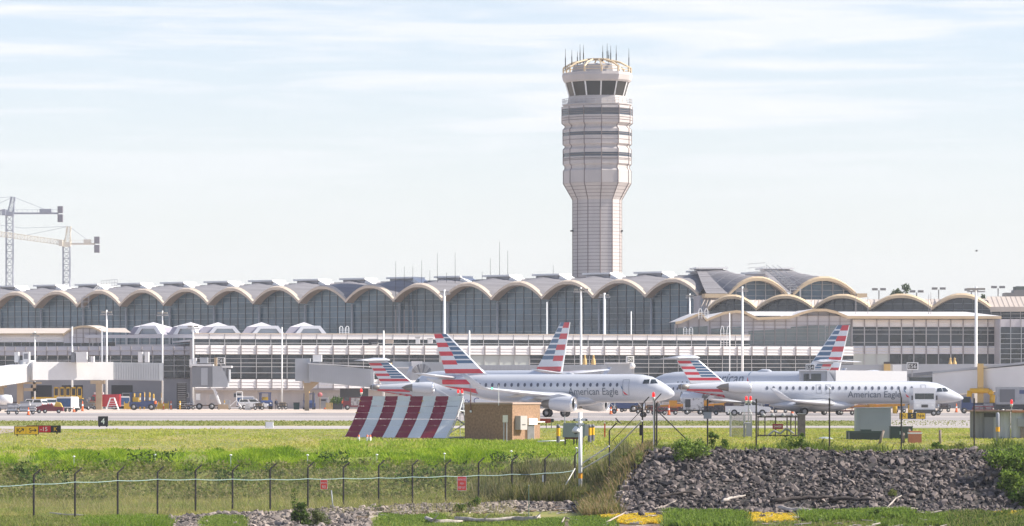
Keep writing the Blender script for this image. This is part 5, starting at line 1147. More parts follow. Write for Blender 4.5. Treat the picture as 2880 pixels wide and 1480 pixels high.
t = put('wall_lamp', 'round red sign on a tan post beside the forklift', 'sign', 900, 1148, 0, None, 697); MB().bar((0, 0, 0), (0, 0, 2.4), .07, 0, 6).build('post', B_tan, t); MB().lathe([(-.03, .01), (-.03, .42), (.03, .42), (.03, .01)], 'y', 0, 16, (0, 0, 2.5)).build('disc', mat('faded_red', (.55, .16, .16), .6), t)
t = put('catering_truck', 'white catering truck behind the taxiing jet with blue lettering', 'truck', 1345, 1168, 0, None, 540)
MB().box(-2.6, 3.6, -1.2, 1.2, .9, 2.6).build('box_body', V_white, t); MB().box(-4.2, -2.7, -1.1, 1.1, .8, 2.2).build('cab', mat('cab_blue', (.05, .06, .13), .4), t); lettering('Sky C', .8, mat('letter_blue', (.08, .10, .25), .5), t, (-1.2, -1.22, 1.4))
for x in (-3.4, 2.2): wheel(t, x, -1.05, .45, .3)
# ---- equipment under and behind the slim jet
def dolly(label, px, d, col, load=None, n=2):
    t = put('cargo_dolly', label, 'cargo dolly', px, 1160, 0, None, d); MB().box(-1.7*n/2, 1.7*n/2, -.8, .8, .42, .62).build('deck', col, t)
    m = MB()
    for k in range(5): x = -1.7*n/2+1.7*n*k/4; m.bar((x, -.8, .6), (x, -.8, 1.0), .05)
    m.bar((-1.7*n/2, -.8, 1.0), (1.7*n/2, -.8, 1.0), .05); m.build('rail', col, t)
    if load: m = MB(); [m.box(-1.7*n/2+.3+k*1.3, -1.7*n/2+1.4+k*1.3, -.6, .6, .62, .62+random.uniform(.5, 1.0)) for k in range(n)]; m.build('load', load, t)
    for k in range(n+1): wheel(t, -1.7*n/2+.3+(1.7*n-.6)*k/n, -.75, .28, .2)
dolly('maroon dolly in front of the orange belt loader', 1868, 525, V_maroon, None, 2); dolly('brown dolly with dark load left of the white power cart', 1822, 560, mat('dolly_brown2', (.20, .12, .08), .8), V_dk, 2); dolly('maroon dolly coupled behind the white power cart at right', 2395, 522, V_maroon, None, 2); dolly('dark dolly with mixed load left of the white pickup', 2030, 516, V_dk, mat('load_mixed', (.16, .12, .13), .8, var=.6, vscale=3), 3)
def belt(label, px, d, ln, ang=8, col=None):
    t = put('belt_loader', label, 'belt loader', px, 1158, 0, None, d); col = col or mat('loader_orange', (.62, .28, .03), .5)
    MB().prism([(-ln/2, .7), (ln/2, 1.1), (ln/2, 1.5), (-ln/2, 1.05)], -.5, .5).build('conveyor', col, t); MB().box(-ln*.3, ln*.25, -.8, .8, .35, .75).build('chassis', V_dk, t); MB().box(-ln*.1, ln*.02, -.9, -.2, .75, 1.8).build('seat_cage', col, t)
    for x in (-ln*.22, ln*.2): wheel(t, x, -.8, .33, .22)
belt('orange belt loader behind the maroon dolly under the jet tail', 1900, 560, 9); belt('orange belt loader with raised end right of the white power cart', 1990, 560, 5); belt('long orange belt loader behind the grey shed', 2460, 545, 8)
def gpu(label, px, d, rz=0, w_=2.6, h=1.5):
    t = put('ground_power_cart', label, 'power cart', px, 1160, rz, None, d); MB().box(-w_/2, w_/2, -.8, .8, .65, .65+h).build('housing', mat('power_white', (.62, .61, .60), .5, var=.5, vscale=2.2, lo=.5, hi=.6), t); MB().box(-w_/2+.2, -w_/2+.9, -.83, -.81, .95, .5+h).build('louvre', V_dk, t); MB().box(-w_/2-.1, w_/2+.1, -.7, .7, .4, .62).build('chassis', V_dk, t); MB().bar((-w_/2, 0, .5), (-w_/2-1.6, 0, .45), .06).build('drawbar', V_dk, t)
    for x in (-w_*.33, w_*.33):
        for y in (-.75, .75): wheel(t, x, y, .32, .22)
gpu('white power cart with scuffed sides between orange loaders', 1950, 532, 0, 2.6); gpu('white power cart behind the tall dark fence post at right', 2338, 522, 0, 2.8); gpu('white power cart under the striped tail, darker louvre', 1772, 620, 0, 2.4, 1.2)
tug('dark blue tug behind the far engine of the taxiing jet', 1755, 600, 180)
t = put('yellow_cart', 'white framed cab cart standing behind the white pickup', 'cart', 2132, 1160, 0, None, 520); m = MB(); m.box(-.5, -.4, -.5, .5, .5, 2.9); m.box(.4, .5, -.5, .5, .5, 2.9); m.box(-.55, .55, -.6, .6, 2.9, 3.0); m.build('cab_frame', S_wht, t); MB().box(-.6, .6, -.6, .6, .3, 1.2).build('body', V_white, t); wheel(t, 0, -.55, .3, .2)
# step van facing the viewer
t = put('step_van', 'tall white step van facing the viewer in front of the slim jet', 'delivery van', 2601, 1158, 0, None, 500)
q = 500/F; w_ = 31*q; zt = zat(1092, 500)
MB().box(-w_, w_, .5, 5.5, .75, zt).build('box_body', V_white, t); MB().prism([(-w_*.97, .75), (w_*.97, .75), (w_*.97, 1.9), (-w_*.97, 1.9)], .1, .5).build('bonnet', V_white, t)
MB().box(-w_*.86, w_*.86, .44, .495, 2.05, 2.75).build('windscreen', V_glass, t); MB().box(-.04, .04, .42, .44, 2.05, 2.75).build('centre_post', V_dk, t); MB().box(-w_, w_, -.02, .2, .3, .78).build('bumper', V_dk, t); MB().box(-w_*.3, w_*.3, .06, .1, 1.05, 1.4).build('grille', V_dk, t)
for s_ in (-1, 1):
    MB().box(s_*w_*.7-.13, s_*w_*.7+.13, .06, .1, 1.2, 1.42).build('headlight', S_wht, t); m = MB().box(s_*w_+s_*.05, s_*w_+s_*.25, .4, .5, 1.95, 2.5); m.build('mirror', V_dk, t)
    wheel(t, s_*w_*.8, 0, .35, .25).rotation_euler = (0, 0, 0)
# right-edge trucks and equipment
t = put('aircraft_tractor', 'dark blue tractor at the nose of the slim jet', 'tractor', 2722, 1158, 0, None, 560); MB().prism([(-1.0, .4), (1.2, .4), (1.2, 1.3), (.4, 1.5), (.3, 2.3), (-.9, 2.3)], -.8, .8).build('body', V_blue, t); MB().box(-.8, .2, -.83, -.81, 1.5, 2.2).build('side_window', V_glass, t)
for x in (-.6, .8): wheel(t, x, -.75, .4, .3)
t = put('air_start_unit', 'grey air start truck with a big grille at the right edge', 'truck', 2845, 1152, 0, None, 540); MB().box(-2.0, 3.0, -1.1, 1.1, 1.3, 3.6).build('housing', V_gray, t); MB().box(-1.7, .3, -1.14, -1.1, 1.6, 3.3).build('grille', mat('grille_dark', (.16, .16, .17), .7), t); MB().box(.9, 1.9, -1.14, -1.1, 2.7, 3.2).build('panel', mat('panel_navy', (.08, .10, .2), .5), t); MB().box(-2.2, 3, -1, 1, .6, 1.3).build('chassis', V_dk, t)
for x in (-1.3, 1.8): wheel(t, x, -1.0, .48, .3)
dolly('maroon dolly behind the corrugated shed at the right', 2770, 545, V_maroon, V_gray, 2)
for px_, lab in ((2517, 'left yellow post beside the step van'), (2560, 'right yellow post beside the step van')):
    t = put('bollard', lab, 'bollard', px_, 1156, 0, 'yellow posts by the step van', 560); MB().lathe([(0, .32), (1.8, .32), (1.95, .1)], 'z', 0, 12, (0, 0, 0), True).build('tube', V_yel, t); MB().lathe([(1.2, .33), (1.4, .33)], 'z', 0, 12).build('band', V_dk, t)

# ---- more clutter on the ramp
mx_load = MATS['load_mixed']; tan_load = mat('load_tan', (.40, .30, .20), .8, var=.5, vscale=2); blu_load = mat('load_blue', (.06, .10, .22), .7, var=.5, vscale=2)
dolly('dolly with mixed dark bags behind the pickups at left', 40, 690, V_dk, mx_load, 2); dolly('dolly with tan crates just left of the red van', 258, 690, V_gray, tan_load, 1); dolly('grey dolly with blue bags right of the ladder shaft', 535, 694, V_gray, blu_load, 1)
dolly('low dolly with tan crates between the crew van and the blue tug', 728, 676, V_dk, tan_load, 1); dolly('short dolly with tan bag against the wall left of the green bin', 795, 694, V_dk, tan_load, 1)
cart('small pale covered cart parked behind the yellow barrier at left', 340, 1150, 10, V_white, V_tarp, 704); cart('blue sided covered cart at the wall right of the seated tug', 690, 1149, 4, V_white, V_tarp, 706)
for i, (px_, d_, c_, l_, n_, lab) in enumerate(((1775, 600, V_dk, blu_load, 2, 'dark dolly with blue bags behind the far engine'), (1790, 650, V_gray, mx_load, 3, 'long grey dolly train far behind the jet nose'), (1920, 610, V_maroon, mx_load, 2, 'maroon dolly with dark bags behind the first orange loader'), (1992, 600, V_dk, tan_load, 2, 'dark dolly with tan crates behind the second orange loader'), (2052, 590, V_gray, mx_load, 2, 'grey dolly with dark bags behind the white pickup'), (2180, 575, V_dk, blu_load, 2, 'dark dolly with blue bags left of the slim jet wheels'), (2290, 580, V_gray, mx_load, 2, 'grey dolly with dark bags right of the slim jet wheels'), (2440, 600, V_maroon, tan_load, 2, 'maroon dolly with tan crates behind the grey shed'), (2530, 575, V_gray, blu_load, 1, 'grey dolly with blue bags by the yellow posts'), (2655, 600, V_dk, mx_load, 1, 'dark dolly under the slim jet nose'))): dolly(lab, px_, d_, c_, l_, n_)
person('person in a yellow vest walking beside the white power cart', 1968, 1162, 545, V_yel); person('person in dark clothes by the dolly under the jet tail', 1850, 1162, 540, V_dk); person('person in an orange vest near the blue tug and yellow barriers', 437, 1153, 668, V_org); person('person in a yellow vest standing behind the pickups at left', 118, 1151, 690, V_yel)
for k, (px_, py) in enumerate(((355, 1112), (520, 1112), (668, 1112))):
    t = thing('wall_panel_sign', ('dark plate on the wall left of the ladder shaft', 'dark plate on the wall right of the ladder shaft', 'dark plate on the wall above the work stand')[k], 'sign', at(px_, py, 706)); MB().box(-.7, .7, 0, .08, -.4, .4).build('plate', V_gray, t); MB().box(-.6, .6, -.02, -.004, -.3, .3).build('face', V_dk, t)
# ================================================================== FIELD THINGS
D_post = mat('fence_dark', (.02, .017, .017), .7); W_post = mat('weathered_post', (.30, .24, .20), .9, var=.3, vscale=6)
def field(name, label, cat, px, d, rz=0, group=None): p = gpx(px, d); return thing(name, label, cat, p, R(rz), group)
# ---- striped blast fence
bf = Frame(1300, 296, -36); T = thing('blast_fence', 'curved blast fence with broad dark red and white vertical stripes', 'blast fence', (bf.o.x, bf.o.y, -.42), bf.a)
XL, XR = bf.t(1016), 0.0; ns = 8; PR = [(2.0, 0), (1.62, .42), (1.22, .88), (.88, 1.34), (.60, 1.80), (.36, 2.28), (.20, 2.66), (.1, 3.02)]
F_red = mat('fence_red', (.26, .022, .045), .5, var=.2, vscale=.8); F_wht = mat('fence_white', (.72, .74, .75), .5, var=.1, vscale=.6)
for k in range(ns):
    m = MB(); xa, xb = XL+(XR-XL)*k/ns, XL+(XR-XL)*(k+1)/ns
    for j in range(len(PR)-1):
        (f0, z0), (f1, z1) = PR[j], PR[j+1]; gp = .03 if j in (3, 5) else .006
        m.face([(xa+.01, -f0, z0+gp), (xb-.01, -f0, z0+gp), (xb-.01, -f1, z1), (xa+.01, -f1, z1)]); m.face([(xa+.01, -f0+.06, z0+gp), (xb-.01, -f0+.06, z0+gp), (xb-.01, -f1+.06, z1), (xa+.01, -f1+.06, z1)])
    m.build('stripe_panel', F_red if k % 2 == 0 else F_wht, T)
for k in range(5):
    x = XL+(XR-XL)*k/4+(.06 if k == 4 else -.02); m = MB()
    for (f0, z0), (f1, z1) in zip(PR[:-1], PR[1:]): m.bar((x, -f0+.1, z0), (x, -f1+.1, z1), .05, 0, 4)
    m.bar((x, -.05, 3.0), (x, 1.2, 0), .06, 0, 4); m.bar((x, -.1, 2.9), (x, .5, 0), .05, 0, 4); m.bar((x, -1.6, .35), (x, .75, 1.2), .05, 0, 4); m.bar((x, -.8, 1.4), (x, .9, .7), .05, 0, 4); m.bar((x, -.45, 2), (x, .45, 1.9), .05, 0, 4); m.bar((x, -1.8, .05), (x, 1.2, .05), .06, 0, 4)
    m.build('truss', F_wht, T)
for z in (1.80, 2.66):
    f = np.interp(z, [p[1] for p in PR], [p[0] for p in PR])
    for k in range(ns): x = XL+(XR-XL)*(k+.03)/ns; MB().box(x-.07, x+.07, -f-.04, -f+.02, z-.01, z+.045).build('clip', S_wht if (k*7) % 5 else mat('clip_amber', (.75, .45, .05), .5), T)
def beacon(px, top, base_y, d, label, twin=False):
    p = gpx(px, d); t = thing('obstruction_light', label, 'obstruction light', p, 0, 'red obstruction lights'); zt = zat(top, d)-p.z
    MB().bar((0, 0, 0), (0, 0, zt-.12), .035, 0, 6).build('pole', V_gray, t)
    for dx in ((-.14, .14) if twin else (0,)):
        MB().lathe([(zt-.28, .06), (zt-.12, .1), (zt-.1, .1)], 'z', 0, 10, (dx, 0, 0), True).build('socket', S_wht, t); MB().lathe([(zt-.1, .08), (zt+.1, .08), (zt+.18, .04)], 'z', 0, 10, (dx, 0, 0), True).build('lens', S_or, t)
    if twin: MB().box(-.2, .2, -.04, .04, zt-.3, zt-.25).build('bracket', V_gray, t)
beacon(1016, 1100, 0, 303, 'red obstruction light on the left end of the striped blast fence'); beacon(1294, 1102, 0, 298, 'twin red obstruction light at the right end of the striped blast fence', True)
# ---- brown utility block
o = gpx(1441, 292); T = thing('utility_building', 'low brown stucco utility block with a sunlit tan side and pale parapet', 'utility building', (o.x, o.y, o.z-.1), R(-30))
hh = zat(1137, 292)-o.z+.1; W1 = 135*292/F/math.cos(R(30)); D1 = 4.0
M_stuc = mat('brown_stucco', (.39, .24, .15), .95, var=.35, vscale=7)
MB().box(-W1, 0, 0, D1, 0, hh-.02).build('wall', M_stuc, T); MB().box(-W1-.06, .06, -.06, D1+.06, hh-.015, hh+.12).build('parapet', mat('parapet_pink', (.45, .33, .27), .9), T)
MB().box(.005, .45, .4, 1.35, .85, 1.85).build('meter_cabinet', mat('cabinet_beige', (.45, .42, .40), .6), T); MB().box(.46, .48, .6, 1.1, 1.2, 1.24).build('hasp', V_dk, T)
MB().box(.005, .3, 1.9, 3.1, 1.2, 1.66).build('junction_box', S_wht, T)
for k in range(6): MB().bar((.15, 1.95+k*.17, 0), (.15, 1.95+k*.17, 1.2), .05, 0, 6).build('conduit', V_gray, T)
MB().bar((.1, 3.1, 1.38), (.1, D1+.5, 1.38), .05, 0, 6).build('pipe', S_wht, T)
MB().bar((-W1+.55, -.08, hh+1.0), (-W1+.55, -.08, hh-.45), .035, 0, 6).build('antenna_pole', mat('rust_pole', (.22, .12, .10), .7), T); MB().bar((-W1+.55, -.08, hh-.45), (-W1+.55, -.08, hh-.6), .07, 0, 6).build('insulator', S_wht, T)
MB().bar((-1.1, -.05, hh-.1), (-1.1, -.05, hh+1.4), .03, 0, 6, .015).build('whip', S_wht, T)
t = field('meter_pedestal', 'pale meter box on two pipes before the brown utility block', 'meter box', 1421, 289); h = zat(1188, 289)-t.location.z
MB().box(-.18, .18, -.1, .1, h, h+.5).build('box', mat('box_cream', (.75, .72, .62), .5), t)
for x in (-.1, .1): MB().bar((x, 0, 0), (x, 0, h), .045, 0, 6).build('leg', V_gray, t)
t = field('barricade', 'low red board barricade on thin legs right of the brown block', 'barricade', 1533, 326); MB().box(-.6, .45, -.03, .03, .45, .8).build('board', mat('barricade_red', (.35, .05, .03), .6), t); MB().box(.45, .7, -.02, .04, .5, .78).build('panel', V_dk, t)
for x in (-.5, .1, .5): MB().bar((x, 0, 0), (x, 0, .45), .03).build('leg', V_dk, t)
t = field('pipe', 'white pipe lying in the grass between the brown block and grey transformer', 'pipe', 1552, 286); MB().bar((-1.0, 0, .15), (.9, 0, .22), .05, 0, 8).build('tube', S_wht, t); MB().bar((.9, 0, 0), (.9, 0, .25), .05).build('riser', S_wht, t)
t = field('transformer_cabinet', 'grey steel cabinet on legs between yellow topped bollards', 'transformer', 1614, 280); z0, z1 = zat(1230, 280)-t.location.z, zat(1190, 280)-t.location.z
M_tr = mat('transformer_grey', (.22, .26, .26), .55, var=.06, vscale=3)
MB().prism([(-.78, z0), (.72, z0), (.78, z1-.1), (.7, z1), (-.72, z1)], -.5, .5).build('cabinet', M_tr, t); MB().box(.74, 1.0, -.3, .4, z0+.1, z1-.1).build('side_box', V_gray, t)
for x in (-.6, .0, .2, .6): MB().box(x-.05, x+.05, -.3, -.2, 0, z0).build('leg', V_dk, t)
MB().bar((-.62, .1, z1), (-.62, .1, z1+.5), .04, 0, 6).build('vent_pipe', V_gray, t); MB().box(-.65, .6, -.45, .4, z0-.12, z0).build('skid', mat('skid_rust', (.12, .05, .04), .8), t)
for px_, lab in ((1570, 'grey bollard with yellow top left of the grey transformer cabinet'), (1658, 'grey bollard with yellow top, left of the close pair'), (1667, 'grey bollard with yellow top, right of the close pair')):
    t = field('bollard', lab, 'bollard', px_, 284+(px_ == 1667)*1.5, 0, 'yellow topped grey bollards'); h = zat(1194, 284)-t.location.z; r = 5.2*284/F
    MB().lathe([(0, r), (h*.42, r)], 'z', 0, 12, (0, 0, 0)).build('base_tube', mat('bollard_grey', (.16, .16, .18), .6), t); MB().lathe([(h*.42, r*1.06), (h*.82, r*1.06)], 'z', 0, 12).build('sleeve', mat('bollard_yellow', (.85, .45, .01), .5), t); MB().lathe([(h*.82, r), (h*.95, r), (h, r*.5)], 'z', 0, 12, (0, 0, 0), True).build('cap', MATS['bollard_grey'], t)
t = field('marker_stake', 'thin red marker stake standing in the grass', 'stake', 1701, 296); h = zat(1187, 296)-t.location.z; MB().box(-.05, .05, -.02, .02, 0, h).build('blade', mat('stake_red', (.7, .10, .03), .6), t); MB().box(-.052, .052, -.022, .022, h*.9, h*.97).build('band', S_wht, t)
for i, (px_, lab) in enumerate(((1009, 'small white marker cone with red tip, left of the pair'), (1033, 'small white marker cone with red tip, left one of the pair'), (1041, 'small white marker cone with red tip, right one of the pair'))):
    t = field('marker_cone', lab, 'marker cone', px_, 291, 0, 'white marker cones at the blast fence'); MB().lathe([(0, .09), (.3, .08)], 'z', 0, 8).build('body', S_wht, t); MB().lathe([(.3, .08), (.42, .06), (.45, .01)], 'z', 0, 8).build('tip', V_org, t)
t = field('instrument_box', 'small white box standing on the grass verge left of the blast fence', 'box', 758, 326); MB().box(-.3, .3, -.25, .25, .06, .5).build('casing', S_wht, t); MB().box(-.32, -.3, -.2, .2, .05, .48).build('side_plate', V_dk, t); MB().box(-.34, .34, -.28, .28, .5, .55).build('lid', V_white, t)
# ---- airfield signs
def asign(label, pxs, y0, y1, d, cells, name='airfield_sign'):
    q = d/F; c = (pxs[0]+pxs[-1])/2; p = gpx(c, d); t = thing(name, label, 'airfield sign', p); za, zb = zat(y1, d)-p.z, zat(y0, d)-p.z; h = zb-za
    MB().box((pxs[0]-c)*q-.04, (pxs[-1]-c)*q+.04, .02, .25, za-.03, zb+.03).build('housing', S_blk, t)
    for k, (bgm, txt, tm_) in enumerate(cells):
        xa, xb = (pxs[k]-c)*q, (pxs[k+1]-c)*q; MB().box(xa+.01, xb-.01, -.01, .015, za, zb).build('sign_face', bgm, t)
        if txt and txt[0] != '>': lettering(txt.replace('>', ''), h*.62, tm_, t, ((xa+xb)/2-(.12*h*2 if '>' in txt else 0), -.03, za+h*.19))
        if '>' in (txt or ''):
            m = MB(); a = R(35) if txt == 'K>' else 0; cx_, cz_ = xb-h*.55, za+h*.5; u = Vector((math.cos(a), 0, math.sin(a))); v = Vector((-u.z, 0, u.x)); o = Vector((cx_, -.03, cz_))
            m.face([o-u*h*.35-v*h*.05, o+u*h*.3-v*h*.05, o+u*h*.3+v*h*.05, o-u*h*.35+v*h*.05]); m.face([o+u*h*.38, o+u*h*.1+v*h*.25, o+u*h*.05+v*h*.18, o+u*h*.25]); m.face([o+u*h*.38, o+u*h*.1-v*h*.25, o+u*h*.05-v*h*.18, o+u*h*.25][::-1]); m.build('arrow', tm_, t)
    for k in range(2): x = ((pxs[0] if k == 0 else pxs[-1])-c)*q*.8; MB().box(x-.05, x+.05, .08, .18, 0, za).build('leg', V_dk, t)
asign('yellow K and S arrow sign at the far left of the grass', (41, 73, 107), 1200, 1221, 301, ((S_yel, 'K>', S_blk), (S_yel, 'S>', S_blk)))
asign('red and black sign with -15 and K partly behind the yellow arrow sign', (76, 104, 143, 169), 1198, 1216, 306, ((S_red, '', S_wht), (S_red, '-15', S_wht), (S_blk, 'K', S_yel)))
asign('black distance sign with a pale number 4', (277, 302), 1172, 1198, 340, ((S_blk, '4', mat('digit_pale', (.80, .88, .70), .5)),))
asign('yellow and black N S N sign below the white step van', (2531, 2553, 2577, 2602), 1162, 1178, 430, ((S_yel, 'N', S_blk), (S_blk, 'S', S_yel), (S_yel, 'N>', S_blk)))
# ---- right field: enclosure, valve rack, shed, boxes
M_mesh = mat('chain_mesh', (.30, .29, .27), .6, alpha=.30); M_mesh2 = mat('chain_mesh_dark', (.07, .07, .06), .7, alpha=.15)
t = field('mesh_enclosure', 'grey chain mesh cage with a meter cabinet inside', 'enclosure', 2084, 268); b_ = t.location.z; q = 268/F; zt = zat(1166, 268)-b_
for x in (-28, 11, 30):
    for y in (0, 1.3): MB().bar((x*q, y, 0), (x*q, y, zt), .035, 0, 6).build('post', V_gray, t)
    m = MB().bar((x*q, 0, zt), (x*q-.15, 0, zt+.35), .03); m.build('arm', S_wht, t)
MB().face([(-28*q, 0, 0), (11*q, 0, 0), (11*q, 0, zt), (-28*q, 0, zt)]).build('mesh_panel', M_mesh, t); MB().face([(-28*q, 1.3, 0), (30*q, 1.3, 0), (30*q, 1.3, zt), (-28*q, 1.3, zt)]).build('mesh_panel', M_mesh, t); MB().face([(-28*q, 0, 0), (-28*q, 1.3, 0), (-28*q, 1.3, zt), (-28*q, 0, zt)]).build('mesh_panel', M_mesh, t)
t = field('meter_cabinet', 'grey electrical cabinet on pipes inside the chain mesh cage', 'cabinet', 2106, 267); MB().box(-.17, .17, -.15, .15, .1, .95).build('door', V_gray, t); MB().bar((-.3, 0, 0), (-.3, 0, .9), .05).build('conduit', V_gray, t); MB().bar((-.3, 0, .95), (.1, 0, .95), .06).build('conduit', V_gray, t)
beacon(2105, 1122, 0, 268, 'twin red obstruction light above the chain mesh cage', True)
t = field('valve_rack', 'pipe rack with valves and a small red notice', 'pipe rack', 2190, 268); MB().path([Vector((-1.4, 0, .05)), Vector((1.2, 0, .05))], .05); zt = zat(1172, 268)-t.location.z
m = MB()
for x in (-1.35, -.9, -.2, .55, .8, 1.1): m.bar((x, 0, 0), (x, 0, zt), .045)
m.bar((-1.4, 0, zt), (1.3, 0, zt), .06); m.bar((-1.4, 0, .08), (1.3, 0, .08), .05); m.build('frame', mat('rack_brown', (.09, .07, .06), .7), t)
m = MB(); m.path([Vector(p) for p in ((-.7, -.1, .1), (-.3, -.1, .4), (.1, -.1, .2), (.5, -.1, .55), (1.0, -.1, .2))], .06, 0, 6); m.lathe([(-.06, .22), (.06, .22)], 'y', 0, 12, (.6, -.15, .55)); m.build('pipe_run', V_gray, t)
for x in (-1.0, -.4, .3, .9): MB().lathe([(zt-.02, .06), (zt+.1, .16), (zt+.22, .05)], 'z', 0, 8, (x, 0, 0)).build('valve', V_gray, t)
t = field('notice_sign', 'small dark red notice hanging on the valve rack', 'sign', 2187, 266.5); za = zat(1207, 266.5)-t.location.z; MB().box(-.34, .34, -.2, -.18, za, za+.34).build('panel', mat('notice_red', (.28, .02, .03), .6), t); lettering('DANGER', .12, S_wht, t, (0, -.215, za+.11), .5)
t = field('stone_pillar', 'rough grey pillar at the right end of the valve rack', 'pillar', 2254, 267); h = zat(1165, 267)-t.location.z; MB().box(-.24, .24, -.24, .24, 0, h).build('shaft', mat('pillar_stone', (.24, .20, .19), .9, var=.4, vscale=4), t); MB().box(-.28, .28, -.28, .28, h, h+.06).build('cap', V_gray, t)
t = field('equipment_shed', 'plain light grey metal shed behind the dark fence posts', 'shed', 2458, 266); h = zat(1147, 266)-t.location.z; w_ = 48*266/F; M_shed = mat('shed_grey', (.36, .39, .41), .55, var=.05, vscale=1)
MB().box(-w_, w_, 0, 2, 0, h-.06).build('wall', M_shed, t); MB().prism([(-w_-.06, h-.05), (w_+.06, h-.05), (w_+.06, h+.03), (-w_-.06, h)], -.06, 2.06).build('roof', M_shed, t); MB().box(-w_+.18, -w_+.2, -.02, 0, .05, h-.1).build('corner_trim', V_gray, t); MB().box(-w_, w_, -.015, 0, h-.32, h-.29).build('seam', V_gray, t)
M_dg = mat('dark_green_steel', (.045, .07, .06), .5)
t = field('pad_transformer', 'long low dark green cabinet in front of the grey shed', 'transformer', 2430, 262); w_ = 49*262/F; MB().box(-w_, w_, -.4, .4, .05, .62).build('housing', M_dg, t); MB().box(-w_*.2, w_*.4, -.35, .3, .62, .72).build('lid', M_dg, t); m = MB(); m.box(-w_+.1, -w_+.14, -.43, -.4, .1, .55); m.build('hinge', V_gray, t); MB().box(-w_*.9, w_*.95, -.42, -.4, .08, .5).build('door', mat('very_dark_green', (.025, .04, .04), .4), t); MB().box(-w_*1.02, w_*1.02, -.45, .45, 0, .05).build('plinth', V_gray, t)
t = field('switch_cabinet', 'upright dark green cabinet with a pale sticker right of the shed', 'cabinet', 2534, 264); w_ = 31*264/F; MB().box(-w_, w_, -.4, .4, 0, .78).build('housing', M_dg, t); MB().box(-w_-.03, w_+.03, -.43, .43, .78, .83).build('lid', M_dg, t); MB().box(-.12, .04, -.42, -.405, .3, .5).build('sticker', mat('sticker_pale', (.6, .68, .62), .6), t)
t = field('vault_lid', 'low pale domed vault lid in the grass', 'lid', 2320, 262); MB().lathe([(0, .56), (.06, .55), (.14, .35), (.18, .05)], 'z', 0, 18, (0, 0, 0), True).build('dome', mat('lid_pale', (.34, .38, .39), .6), t); MB().lathe([(0, .6), (.03, .6)], 'z', 0, 18).build('rim', V_gray, t)
t = field('utility_vault', 'orange box with a white rim in the grass before the green cabinet', 'box', 2573, 247); MB().box(-.38, .38, -.3, .3, 0, .55).build('body', mat('vault_orange', (.60, .20, .10), .7, var=.1, vscale=3), t); MB().box(-.41, .41, -.33, .33, .55, .64).build('rim', S_wht, t); MB().box(-.36, .36, -.28, .28, .64, .72).build('lid', MATS['vault_orange'], t)
for i, (px_, d, top, lean, lab) in enumerate(((2473, 245, 1212, .25, 'weathered wooden post leaning right'), (2541, 247, 1219, 0, 'short weathered post left of the orange box'), (2557, 251, 1208, .0, 'weathered post behind the orange box'), (2644, 247, 1210, 0, 'upright weathered post standing alone right of the orange box'))):
    t = field('wooden_post', lab, 'post', px_, d, 0, 'weathered field posts'); h = zat(top, d)-t.location.z; MB().bar((0, 0, 0), (lean, 0, h), .085, 0, 9, .08).build('shaft', W_post, t); MB().bar((lean, 0, h), (lean*1.03, 0, h+.04), .06, 0, 8, .02).build('cap', mat('post_cap', (.26, .14, .11), .8), t)
t = field('bollard', 'grey post with an orange band before the corrugated shed', 'bollard', 2806, 246); h = zat(1160, 246)-t.location.z; MB().lathe([(0, .11), (h-.1, .11), (h, .05)], 'z', 0, 12, (0, 0, 0), True).build('tube', mat('post_bluegrey', (.30, .31, .36), .5), t); MB().lathe([(h*.42, .125), (h*.56, .125)], 'z', 0, 12).build('band', mat('band_amber', (.85, .42, .02), .5), t)
t = field('corrugated_shed', 'rusty roofed shed of pale corrugated sheets at the right edge', 'shed', 2800, 262); q = 262/F; h = zat(1158, 262)-t.location.z
M_cor = mat('corrugated', (.36, .36, .37), .5, col2=(.60, .62, .62), vscale=2.2, stretch=(1, 1, .1)); M_cor2 = mat('corrugated_dark', (.20, .20, .21), .6, col2=(.34, .33, .33), vscale=2, stretch=(1, 1, .1)); 
def corr(pa, pb, m_, y=0):
    m = MB(); xa, xb = (pa-2800)*q, (pb-2800)*q; n_ = int((xb-xa)/.09)
    for k in range(n_): x = xa+(xb-xa)*k/n_; x2 = xa+(xb-xa)*(k+1)/n_; m.face([(x, y, 0), ((x+x2)/2, y-.035, 0), ((x+x2)/2, y-.035, h), (x, y, h)]); m.face([((x+x2)/2, y-.035, 0), (x2, y, 0), (x2, y, h), ((x+x2)/2, y-.035, h)])
    m.build('wall_sheet', m_, t)
corr(2728, 2768, M_cor2); corr(2768, 2842, M_cor); corr(2842, 2950, M_cor, -.25)
MB().box((2768-2800)*q, (2794-2800)*q, -.06, -.04, 0, h*.92).build('door', mat('door_slate', (.22, .22, .24), .6), t); MB().box((2768-2800)*q, (2800-2800)*q, -.08, -.02, h*.80, h*.95).build('lintel', V_dk, t)
MB().box((2722-2800)*q, (2955-2800)*q, -.5, 2, h, h+.09).build('roof', mat('rusty_roof', (.36, .24, .19), .9, var=.4, vscale=2), t); MB().box((2843-2800)*q, (2950-2800)*q, -.55, -.5, h-.06, h+.1).build('fascia', mat('fascia_rust', (.50, .22, .12), .8), t)
MB().box((2860-2800)*q, (2890-2800)*q, -.5, -.27, h*.45, h*.75).build('louvre_box', V_gray, t); MB().box((2868-2800)*q, (2878-2800)*q, -.45, -.3, 0, h*.45).build('conduit', W_post, t)
beacon(2845, 1132, 0, 266, 'thin red tipped obstruction light above the corrugated shed')
